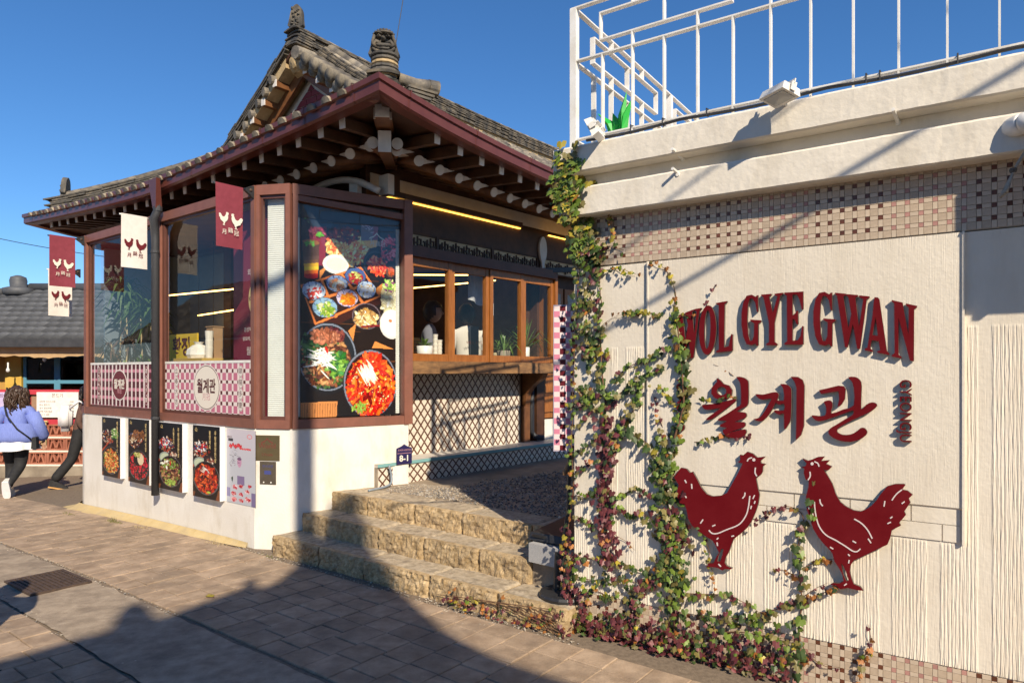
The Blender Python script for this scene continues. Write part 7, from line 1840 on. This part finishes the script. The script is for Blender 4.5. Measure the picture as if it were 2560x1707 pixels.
# ------------------------------------------------------------------ people
def body(parent, name, V, E, Rr, mt, sub=2):
    me = bpy.data.meshes.new(name); me.from_pydata([tuple(v) for v in V], E, []); o = bpy.data.objects.new(name, me)
    md = o.modifiers.new('skin', 'SKIN'); md.use_smooth_shade = True
    for i, r in enumerate(Rr):
        me.skin_vertices[0].data[i].radius = (r, r) if not isinstance(r, tuple) else r
    me.skin_vertices[0].data[0].use_root = True
    md.branch_smoothing = .6
    s = o.modifiers.new('sub', 'SUBSURF'); s.levels = sub; s.render_levels = sub
    m2 = to_mesh_obj(o)
    bpy.data.objects.remove(o); bpy.data.meshes.remove(me)
    m2.name = name; m2.materials.clear()
    for x in (mt if isinstance(mt, list) else [mt]): m2.materials.append(x)
    m2.polygons.foreach_set('use_smooth', [True] * len(m2.polygons))
    return place(name, m2, parent)
def tint(o, fn):
    for p in o.data.polygons: p.material_index = fn(p.center)
M_skin = mat('skin', (0.40, 0.24, 0.16, 1), (0.46, 0.28, 0.19, 1), .55, 12); M_hair = mat('black_hair', (0.012, 0.008, 0.007, 1), (0.03, 0.02, 0.016, 1), .45, 60, stretch=(1, 1, .2)); M_hairb = mat('brown_hair', (0.03, 0.016, 0.010, 1), (0.07, 0.036, 0.022, 1), .45, 60)
M_blk = mat('black_trousers', (0.010, 0.010, 0.012, 1), (0.02, 0.02, 0.022, 1), .8, 20); M_blu = mat('blue_sweater', (0.15, 0.20, 0.52, 1), (0.20, 0.26, 0.62, 1), .9, 40, stretch=(3, 3, .3), bump=.4, bscale=120); M_wfr = mat('white_fabric', (0.70, 0.68, 0.70, 1), (0.78, 0.76, 0.78, 1), .9, 20)
M_brn = mat('brown_top', (0.085, 0.045, 0.035, 1), (0.12, 0.065, 0.05, 1), .9, 20); M_shoe = mat('white_shoe', (0.62, 0.58, 0.54, 1), None, .6); M_tan = mat('tan_sole', (0.55, 0.30, 0.10, 1), None, .6)
def hand(parent, wrist, d, up, mt, s=1.0):
    d = Vector(d).normalized(); up = Vector(up); side = d.cross(up).normalized(); up = side.cross(d)
    pts = [wrist, wrist + d * .05 * s, wrist + d * .085 * s]; V = list(pts); E = [(0, 1), (1, 2)]; Rr = [.020 * s, (.030 * s, .015 * s), (.032 * s, .014 * s)]
    for i, (off, ln) in enumerate(((-.027, .062), (-.009, .074), (.009, .069), (.027, .054))):
        k = len(V); b = wrist + d * .09 * s + side * off * s; V += [b, b + d * ln * .5 * s - up * .006 * s, b + d * ln * .85 * s - up * .024 * s]; E += [(2, k), (k, k + 1), (k + 1, k + 2)]; Rr += [.009 * s, .008 * s, .007 * s]
    k = len(V); b = wrist + d * .035 * s - side * .03 * s; V += [b, b + d * .03 * s - side * .022 * s, b + d * .055 * s - side * .024 * s - up * .01 * s]; E += [(1, k), (k, k + 1), (k + 1, k + 2)]; Rr += [.012 * s, .010 * s, .008 * s]
    return body(parent, 'hand', V, E, Rr, mt, 1)
def head(parent, c, r, face, mt, hair_m, long_hair=0.0, hair_r=1.12):
    face = Vector(face).normalized(); side = face.cross(ZV).normalized()
    b = bmesh.new(); bmesh.ops.create_uvsphere(b, u_segments=20, v_segments=14, radius=1)
    vs = []
    for v in b.verts:
        x, y, z = v.co; fx_ = y
        jaw = 1 - .28 * max(0, -z) ** 1.5
        p = c + side * x * r * .78 * jaw + face * (y * r * .95 * (jaw if y < 0 else 1)) + ZV * z * r * 1.12
        vs.append(p)
    m = MB(); b.verts.ensure_lookup_table(); m.add(vs, [tuple(v.index for v in f.verts) for f in b.faces]); b.free()
    F_ = lambda x, z, e: c + side * x * r + ZV * z * r + face * r * e
    m.tube([F_(0, .12, .93), F_(0, -.12, 1.10), F_(0, -.2, .96)], [r * .06, r * .11, r * .08], 8)       # nose
    m.tube([F_(-.2, -.46, .80), F_(0, -.44, .88), F_(.2, -.46, .80)], r * .045, 6)                      # lips
    for s in (-1, 1): m.lathe(F_(s * .76, -.02, -.02), [(r * .16, 0), (r * .2, r * .06), (r * .12, r * .1)], 8, axis=side * s)
    o = m.obj('head', mt, parent, True)
    m = MB()
    for s in (-1, 1): m.lathe(F_(s * .3, .05, .86), [(r * .07, 0), (r * .06, r * .03), (r * .03, r * .05)], 8, axis=face); m.tube([F_(s * .16, .24, .90), F_(s * .44, .22, .78)], r * .03, 5)
    m.obj('eyes', M_hair, o, True)
    return o
def hair_cap(parent, c, r, face, mt, thick=1.1, low=-.15):
    face = Vector(face).normalized(); side = face.cross(ZV).normalized(); b = bmesh.new(); bmesh.ops.create_uvsphere(b, u_segments=26, v_segments=18, radius=1); b.verts.ensure_lookup_table(); m = MB(); vs = []
    for v in b.verts:
        x, y, z = v.co; k = thick * (1 + .07 * noise.noise(Vector((x * 4, y * 4, z * 4)) + c)); vs.append(c + side * x * r * .84 * k + face * (y * r * .98 * k - r * .04) + ZV * (z * r * 1.12 * k + r * .05))
    fs = []
    for f in b.faces:
        cx = f.calc_center_median()
        if cx.z > .38 or (cx.y < .25 and cx.z > -.75 + .9 * max(0, cx.y + .3)): fs.append(tuple(v.index for v in f.verts))
    m.add(vs, fs); b.free(); return m.obj('hair', mt, parent, True, fix=False)
def curls(parent, c, r, n, drop, mt, spread=1.25, back=None):
    m = MB(); rr = random.Random(3)
    for i in range(n):
        th = rr.uniform(0, 6.28); p = c + Vector((math.cos(th) * r * rr.uniform(.6, 1.0), math.sin(th) * r * rr.uniform(.6, 1.0) , r * rr.uniform(-.2, 1.0)))
        ln = drop * rr.uniform(.5, 1.1); pts = []
        for k in range(9):
            f = k / 8; a_ = k * 1.5 + i; o_ = 1 + .28 * math.sin(f * 2.6); pts.append(Vector((c.x + (p.x - c.x) * o_ * spread, c.y + (p.y - c.y) * o_ * spread, p.z - ln * f)) + Vector((math.cos(a_), math.sin(a_), 0)) * .016)
        m.tube(pts, [.010, .012, .013, .013, .012, .011, .010, .008, .004], 5)
    return m.obj('hair', mt, parent, True)
# woman in a blue sweater walking away, seen from behind
g0 = gz(-7.45, 10.2)
wx, wy = -7.42, 10.2
wm = thing('person', 'person with dark curly hair in a blue sweater walking away at far left', 'person', (wx, wy, g0))
fw = Vector((-.35, .94, 0)).normalized(); sd = Vector((fw.y, -fw.x, 0))
def WP(s, f, z): return Vector((wx, wy, g0)) + sd * s + fw * f + ZV * z
V = [WP(0, 0, .86), WP(0, .0, 1.0), WP(0, .03, 1.18), WP(0, .05, 1.30), WP(0, .06, 1.40),
     WP(-.17, .04, 1.29), WP(-.27, -.02, 1.07), WP(-.30, .02, .84), WP(.17, .04, 1.29), WP(.28, .0, 1.06), WP(.33, .08, .83),
     WP(-.09, -.0, .80), WP(-.09, .16, .46), WP(-.09, .02, .12), WP(.09, 0, .80), WP(.06, .02, .46), WP(-.02, -.30, .20), WP(.09, 0, .8)]
E = [(0, 1), (1, 2), (2, 3), (3, 4), (3, 5), (5, 6), (6, 7), (3, 8), (8, 9), (9, 10), (0, 11), (11, 12), (12, 13), (0, 14), (14, 15), (15, 16)]
V = V[:17]
Rr = [(.17, .14), (.20, .16), (.20, .15), (.17, .12), .055, .085, .075, .045, .085, .075, .045, .125, .085, .052, .125, .085, .055]
b_ = body(wm, 'body', V, E, Rr, [M_blu, M_blk, M_skin])
tint(b_, lambda p: 2 if p.z - g0 > 1.38 else (0 if p.z - g0 > .80 else 1))
m = MB(); rings = []
for k, (z, r) in enumerate(((.90, .235), (.80, .27), (.70, .30))):
    rings.append([WP(r * math.cos(t) * (1 + .06 * math.sin(9 * t) * k), r * .75 * math.sin(t) * (1 + .06 * math.sin(9 * t) * k), z + .01 * math.sin(5 * t)) for t in np.linspace(0, 2 * math.pi, 49)[:-1]])
vs = [p for rg in rings for p in rg]; m.add(vs, [(i * 48 + k, i * 48 + (k + 1) % 48, (i + 1) * 48 + (k + 1) % 48, (i + 1) * 48 + k) for i in range(2) for k in range(48)]); m.obj('white_hem', M_wfr, wm, True, fix=False)
m = MB(); rings = []
for (z, r) in ((1.1, .245), (1.0, .265), (.9, .285), (.83, .27), (.815, .24)): rings.append([WP(r * 1.08 * math.cos(t) * (1 + .02 * math.sin(7 * t)), r * .78 * math.sin(t), z + .008 * math.sin(3 * t)) for t in np.linspace(0, 2 * math.pi, 41)[:-1]])
vs = [p for rg in rings for p in rg]; m.add(vs, [(i * 40 + k, i * 40 + (k + 1) % 40, (i + 1) * 40 + (k + 1) % 40, (i + 1) * 40 + k) for i in range(4) for k in range(40)]); m.obj('sweater_hem', M_blu, wm, True, fix=False)
for s_ in (-1, 1):
    el_, wr_ = (WP(-.27, -.02, 1.07), WP(-.31, .03, .84)) if s_ < 0 else (WP(.28, 0, 1.06), WP(.34, .09, .83))
    m = MB(); m.tube([el_ + ZV * .18 + sd * -s_ * .07, el_, wr_.lerp(el_, .25), wr_], [.095, .10, .095, .05], 12); m.obj('sleeve', M_blu, wm, True)
    hand(wm, wr_, Vector((0, .1, -1)), fw, M_skin)
hd = WP(0, .07, 1.50); head(wm, hd, .105, fw + sd * .15, M_skin, M_hairb); curls(wm, hd + ZV * .02, .105, 170, .34, M_hairb); hair_cap(wm, hd + ZV * .01, .112, fw, M_hairb, 1.14)
m = MB(); m.tube([WP(-.13, -.02, 1.36), WP(-.06, -.175, 1.22), WP(.08, -.21, 1.02), WP(.24, -.16, .86)], .012, 6); m.obj('bag_strap', M_blk, wm, True)
m = MB(); c = WP(.29, -.12, .80); m.hexa([c + sd * x + fw * y + ZV * z for (x, y, z) in ((-.04, -.09, -.08), (.03, -.09, -.08), (.03, .07, -.08), (-.04, .07, -.08), (-.03, -.08, .09), (.02, -.08, .09), (.02, .06, .09), (-.03, .06, .09))]); m.obj('shoulder_bag', M_blk, wm)
def shoe(parent, heel, d, up, mt, sole, ln=.25):
    d = Vector(d).normalized(); s = d.cross(Vector(up)).normalized(); u = s.cross(d)
    m = MB(); rows_ = [(-.02, .035, .10), (.04, .042, .105), (.10, .045, .08), (.17, .048, .055), (.225, .04, .035), (ln, .02, .022)]
    vs = []
    for (f, w_, h) in rows_: vs += [heel + d * f - s * w_, heel + d * f + s * w_, heel + d * f + s * w_ * .75 + u * h, heel + d * f - s * w_ * .75 + u * h]
    fs = [(i * 4 + k, i * 4 + (k + 1) % 4, i * 4 + 4 + (k + 1) % 4, i * 4 + 4 + k) for i in range(5) for k in range(4)] + [(3, 2, 1, 0), (20, 21, 22, 23)]
    m.add(vs, fs); o = m.obj('shoe', mt, parent)
    m = MB(); vs = []
    for (f, w_, h) in rows_: vs += [heel + d * f - s * (w_ + .004) - u * .022, heel + d * f + s * (w_ + .004) - u * .022, heel + d * f + s * (w_ + .004) - u * .0005, heel + d * f - s * (w_ + .004) - u * .0005]
    m.add(vs, fs); m.obj('sole', sole, o)
shoe(wm, WP(-.09, -.04, .024), fw, ZV, M_shoe, M_wfr); shoe(wm, WP(-.02, -.36, .26), (fw * .35 - ZV * .94), (fw * -.94 - ZV * -.35) * -1 if False else (-fw * .9 + ZV * -.35) * -1, M_shoe, M_wfr)
# second walker half hidden by the bay, white backpack
wx2, wy2 = -7.02, 11.1; g2 = gz(wx2, wy2)
w2 = thing('person', 'person in a brown top with a white backpack half hidden by the bay', 'person', (wx2, wy2, g2))
f2_ = Vector((.9, .43, 0)).normalized(); s2_ = Vector((f2_.y, -f2_.x, 0))
def W2(s, f, z): return Vector((wx2, wy2, g2)) + s2_ * s + f2_ * f + ZV * z
V = [W2(0, 0, .92), W2(0, .02, 1.1), W2(0, .05, 1.28), W2(0, .08, 1.42), W2(-.15, .05, 1.30), W2(-.2, .06, 1.08), W2(-.18, .2, .95), W2(.15, .05, 1.3), W2(.2, .0, 1.06), W2(.19, .1, .9), W2(-.08, .02, .84), W2(-.08, .17, .48), W2(-.08, .34, .10), W2(.08, -.02, .84), W2(.08, -.10, .47), W2(.08, -.36, .12)]
E = [(0, 1), (1, 2), (2, 3), (2, 4), (4, 5), (5, 6), (2, 7), (7, 8), (8, 9), (0, 10), (10, 11), (11, 12), (0, 13), (13, 14), (14, 15)]
b_ = body(w2, 'body', V, E, [(.15, .12), (.15, .11), (.16, .11), .05, .07, .05, .035, .07, .05, .035, .105, .075, .075, .105, .08, .08], [M_brn, M_blk, M_skin]); tint(b_, lambda p: 2 if p.z - g2 > 1.40 else (0 if p.z - g2 > .96 else 1))
hd = W2(0, .1, 1.52); head(w2, hd, .10, f2_, M_skin, M_hair); hair_cap(w2, hd, .106, f2_, M_hair, 1.12); curls(w2, hd, .09, 40, .3, M_hair, 1.05)
m = MB(); b = bmesh.new(); bmesh.ops.create_cube(b, size=1); bmesh.ops.bevel(b, geom=b.edges[:], offset=.22, segments=3, affect='EDGES'); m.add([W2(v.co.x * .30, -.20 + v.co.y * .19, 1.12 + v.co.z * .42) for v in b.verts], [tuple(v.index for v in f.verts) for f in b.faces]); b.free(); m.obj('backpack', M_wfr, w2, True)
for s_ in (-.1, .1): m = MB(); m.tube([W2(s_, -.14, 1.28), W2(s_, 0, 1.40), W2(s_, .13, 1.28), W2(s_, .1, 1.05)], .014, 6); m.obj('strap', M_wfr, w2, True)
hand(w2, W2(-.18, .2, .95), (0, .3, -1), f2_, M_skin); hand(w2, W2(.19, .1, .9), (0, .1, -1), f2_, M_skin)
shoe(w2, W2(-.08, .30, .03), f2_, ZV, M_blk, M_tan); shoe(w2, W2(.08, -.40, .05), f2_ - ZV * .25, ZV, M_blk, M_tan)
# two people inside the wooden window
def inside_person(label, s, q, face, top, extra, hair_low, o=None):
    if o is None: o = H(s, q, .78)
    t = thing('person', label, 'person', o); fd = Vector(face).normalized(); sv = Vector((fd.y, -fd.x, 0))
    Q = lambda a, f, z: o + sv * a + fd * f + ZV * z
    V = [Q(0, 0, .95), Q(0, 0, 1.12), Q(0, .01, 1.30), Q(0, .03, 1.46), Q(-.19, .0, 1.36), Q(-.24, .02, 1.12), Q(-.2, .18, .98), Q(.19, 0, 1.36), Q(.24, .02, 1.12), Q(.2, .18, .98), Q(-.09, 0, .86), Q(-.1, .02, .48), Q(-.1, 0, .06), Q(.09, 0, .86), Q(.1, .02, .48), Q(.1, 0, .06)]
    E = [(0, 1), (1, 2), (2, 3), (2, 4), (4, 5), (5, 6), (2, 7), (7, 8), (8, 9), (0, 10), (10, 11), (11, 12), (0, 13), (13, 14), (14, 15)]
    b_ = body(t, 'body', V, E, [(.15, .11), (.16, .11), (.18, .11), .05, .075, .055, .034, .075, .055, .034, .11, .08, .05, .11, .08, .05], [top, M_blk, M_skin])
    def which(p):
        d = (p - o); a = abs(d.dot(sv)); z = d.z
        if z > 1.43: return 2
        if z < .95: return 1
        return 2 if (a > .19 and z < 1.16) else 0
    tint(b_, which)
    for s_ in (-1, 1): hand(t, Q(s_ * .2, .18, .98), fd - ZV * .3, ZV, M_skin)
    hd = Q(0, .05, 1.575); head(t, hd, .108, fd, M_skin, M_hair); hair_cap(t, hd, .112, fd, M_hair, 1.13)
    for s_ in (-1, 1): shoe(t, Q(s_ * .1, -.04, .03), fd, ZV, M_blk, M_blk)
    if extra: extra(t, Q, fd, sv)
inside_person('person with short black hair inside the first window sash, looking down', .93, -.75, -HQ * .2 + HS * .5 + HQ * .7, mat('grey_shirt', (0.17, 0.17, 0.2, 1), None, .9), None, 0)
def apron(t, Q, fd, sv):
    m = MB(); m.grid(lambda a, z: Q(a, -.125 - .02 * math.cos(a * 6), z), np.linspace(-.05, .07, 5), np.linspace(.85, 1.42, 8)); m.obj('dark_panel', mat('slate_cloth', (0.06, 0.062, 0.075, 1), None, .9), t, True, fix=False)
    text_obj('lettering', 'WOL GYE', M_rust, t, Q(.0, -.155, 1.22), sv, ZV, -fd, .05, .0004)
inside_person('person in a white T-shirt standing with their back to the second sash', 1.46, -.62, -HQ * .85 + HS * .25, mat('white_tshirt', (0.60, 0.55, 0.48, 1), None, .9), apron, 0)

pb_ = Vector((-2.98, 3.1, 0)); pb_.z = gz(pb_.x, pb_.y) + .015
inside_person('passer-by in a dark coat left of the frame, seen only by their shadow', 0, 0, (-.6, .8, 0), mat('dark_coat', (0.03, 0.03, 0.035, 1), None, .9), None, 0, pb_)

# ------------------------------------------------------------------ wires, small weeds, bottle cap
def wire(label, pts_, r):
    m = MB(); m.tube(smooth_loop([tuple(p) for p in pts_], 8, False), r, 6); return tag(m.obj('overhead_wire', M_black, None, True), label, 'wire')
wire('thin wire rising from the face finial into the sky', [L(1.47, .36, 4.34), L(1.55, .5, 5.4), L(1.62, .62, 6.6), L(1.9, 1.0, 10.0)], .0035)
wire('sagging wire crossing the sky above the grey shop roof', [Vector((-22, 24, 7.2)), Vector((-15, 21.5, 5.6)), Vector((-9.6, 19.5, 4.75)), Vector((-4, 17.5, 4.6))], .012)
A_, B_ = on_wall(1510, 828, 0), on_wall(2290, 378, 0)
pa, pb = W(A_[0], 0, A_[1]) + SUN * 4.0, W(B_[0], 0, B_[1]) + SUN * 4.0; dv = (pb - pa)
wire('power cable above the street that shades the cream wall', [pa - dv * .95, pa, pb, pb + dv * 1.5], .014)
pa2, pb2 = pa + SUN * .8 + Vector((0, 0, .42)), pb + SUN * .8 + Vector((0, 0, .55)); dv2 = pb2 - pa2
wire('second power cable above the street near the first one', [pa2 - dv2 * .3, pa2, pb2, pb2 + dv2 * 1.5], .010)
M_grass = mat('dry_weed', (0.10, 0.11, 0.03, 1), (0.20, 0.17, 0.06, 1), .8, 20)
def tuft(label, a, b, n, h, mt):
    t = thing('weed_tuft', label, 'weed', LG(a, b, .01), 'weeds along the bay foot'); m = MB(); r = random.Random(int(a * 50))
    for i in range(n):
        p = LG(a + r.gauss(0, .09), b + r.gauss(0, .018), .012); d = Vector((r.gauss(0, .6), r.gauss(0, .6), 1)).normalized(); ln = h * r.uniform(.4, 1.1); s = d.cross(Vector((r.gauss(0, 1), r.gauss(0, 1), 0))).normalized() * .004
        m.add([p - s, p + s, p + d * ln], [(0, 1, 2)])
    m.obj('blades', mt, t, fix=False); m = MB(); m.lathe(LG(a, b, .006), [(.03, 0), (.015, .008)], 6); m.obj('root', M_sand, t)
tuft('green weed tuft at the bay foot under the second poster', -2.55, -.24, 60, .06, M_grass); tuft('dry weed tuft at the bay foot left of the steps', -1.85, -.22, 60, .03, M_stem); tuft('dry leafy weed at the bay foot nearest the corner', -.45, -.16, 70, .03, M_stem); tuft('dry weed at the rounded far end of the bay', -3.7, -.30, 40, .03, M_grass); tuft('tiny green weed at the left end of the lowest step', .42, -.13, 24, .03, M_grass)
for (a, b, lab) in ((1.02, -1.02, 'flattened yellow leaf lying on the shaded pavers'),):
    t = thing('fallen_leaf', lab, 'leaf', LG(a, b, .02)); m = MB(); p = LG(a, b, .021); m.add([p + LA * .035 * math.cos(k) + LB * .03 * math.sin(k) + ZV * .006 * (k % 2) for k in range(6)], [tuple(range(6))]); m.obj('blade', M_iv[2], t, fix=False); m = MB(); m.tube([p + LA * .035, p + LA * .06], .002, 5); m.obj('stalk', STEMM, t)

# ------------------------------------------------------------------ houses behind and left of the viewpoint (they shade the street and mirror in the glass)
ES = Vector((-SH.y, SH.x, 0))                       # across the sun direction
if ES.x < 0: ES = -ES
CB = 4.6
def Bk(e, k, z): return SH * (CB + k) + ES * e + ZV * z
def shade_pt(u, v, z=0.0):                          # picture point on the street -> (e, z) on the front of the house behind
    d = ray(u, v); p = Vector((0, 0, EYE)) + d * ((z - EYE) / d.z); k = CB - SH.dot(p); return ES.dot(p), z + k * math.tan(SUN_EL)
edge = [shade_pt(*p) for p in ((-300, 1735), (0, 1652), (103, 1625), (191, 1598), (268, 1581), (285, 1568), (296, 1535), (318, 1514), (341, 1508), (368, 1514), (390, 1540), (404, 1546), (575, 1482), (606, 1471), (612, 1450), (640, 1448), (648, 1472), (690, 1458), (730, 1425), (752, 1385), (790, 1392), (808, 1330), (868, 1326), (885, 1392), (920, 1420), (982, 1462), (1054, 1530), (1098, 1571), (1176, 1615), (1230, 1642), (1346, 1683), (1450, 1715))]
edge = [(edge[0][0] - 6, edge[0][1] - .1)] + edge
back = thing('street_house', 'tiled house across the street behind the viewpoint, seen by its shadow', 'building', Bk(0, 0, 0))
prof_pts = edge + [(edge[-1][0] + .1, 2.6), (edge[-1][0] + .1, -.2), (edge[0][0], -.2)]
me = outline_mesh([prof_pts], 3.0); me.materials.append(M_tile); place('gable_body', me, back, frame(Bk(0, 3.0, 0), ES, ZV, -SH))
m = MB(); m.box(Bk, -2.2, -1.2, -.02, -.001, .2, 2.2); m.obj('door', M_woodm, back); m = MB(); m.box(Bk, -.6, .5, -.02, -.001, 1.0, 2.1); m.obj('window', M_glass, back)
up_ = thing('utility_pole', 'concrete utility pole behind the viewpoint, seen by its shadow on the white base', 'pole', Vector((-1.947, 6.392, 0)) + SH * 8.3)
pp0 = Vector((-1.947, 6.392, 0)) + SH * 8.3
m = MB(); m.lathe(pp0, [(.12, -.1), (.085, 9.5), (.08, 9.5)], 14); m.obj('shaft', M_conc, up_, True)
m = MB(); m.bar(pp0 + ZV * 8.6 - ES * .9, pp0 + ZV * 8.6 + ES * .9, .08, .08); m.obj('crossarm', M_iron, up_)
# roofs along the left side of the street, outside the frame
lh = thing('left_house', 'brown tiled house left of the street, outside the frame', 'building', (-9.5, 4, 0))
def Lh(x, y, z=0): return LO + LA * (-6.2 + x) + LB * (-5.2 - y) + ZV * z
m = MB(); m.box(Lh, -9, 1.2, .8, 5.0, -.8, 2.5); m.obj('wall', M_white, lh)
rs = MB(); rs.sheet([Lh(-9.6, .1, 2.45), Lh(1.8, .1, 2.45), Lh(1.8, 3.0, 4.4), Lh(-9.6, 3.0, 4.4)], ZV * .06); rs.sheet([Lh(-9.6, 5.8, 2.45), Lh(1.8, 5.8, 2.45), Lh(1.8, 3.01, 4.4), Lh(-9.6, 3.01, 4.4)], ZV * .06); rr_ = rs.obj('roof', M_tile, lh)
its = []
yv = (Lh(0, 3.0, 4.4) - Lh(0, .1, 2.45)).normalized(); zz_ = LA.cross(yv).normalized()
if zz_.z < 0: zz_ = -zz_
for i in range(42):
    for j in range(11): its.append((i % 2, frame(Lh(-9.4 + i * .265, .1, 2.45) + yv * (.16 + .31 * j) + zz_ * .075, LA, yv, zz_)))
pieces('roof_tile', rr_, ct[:2], its, 0, 'roof_tile_field')
for k in range(4): m = MB(); m.box(Lh, -7.6 + k * 2.2, -6.6 + k * 2.2, .77, .799, .9, 2.0); f = m.obj('window', M_woodm, lh); m = MB(); m.box(Lh, -7.52 + k * 2.2, -6.68 + k * 2.2, .755, .769, 1.0, 1.9); m.obj('pane', glass_mat('dark_shop_glass'), f)
bpy.data.scenes.remove(WORK)
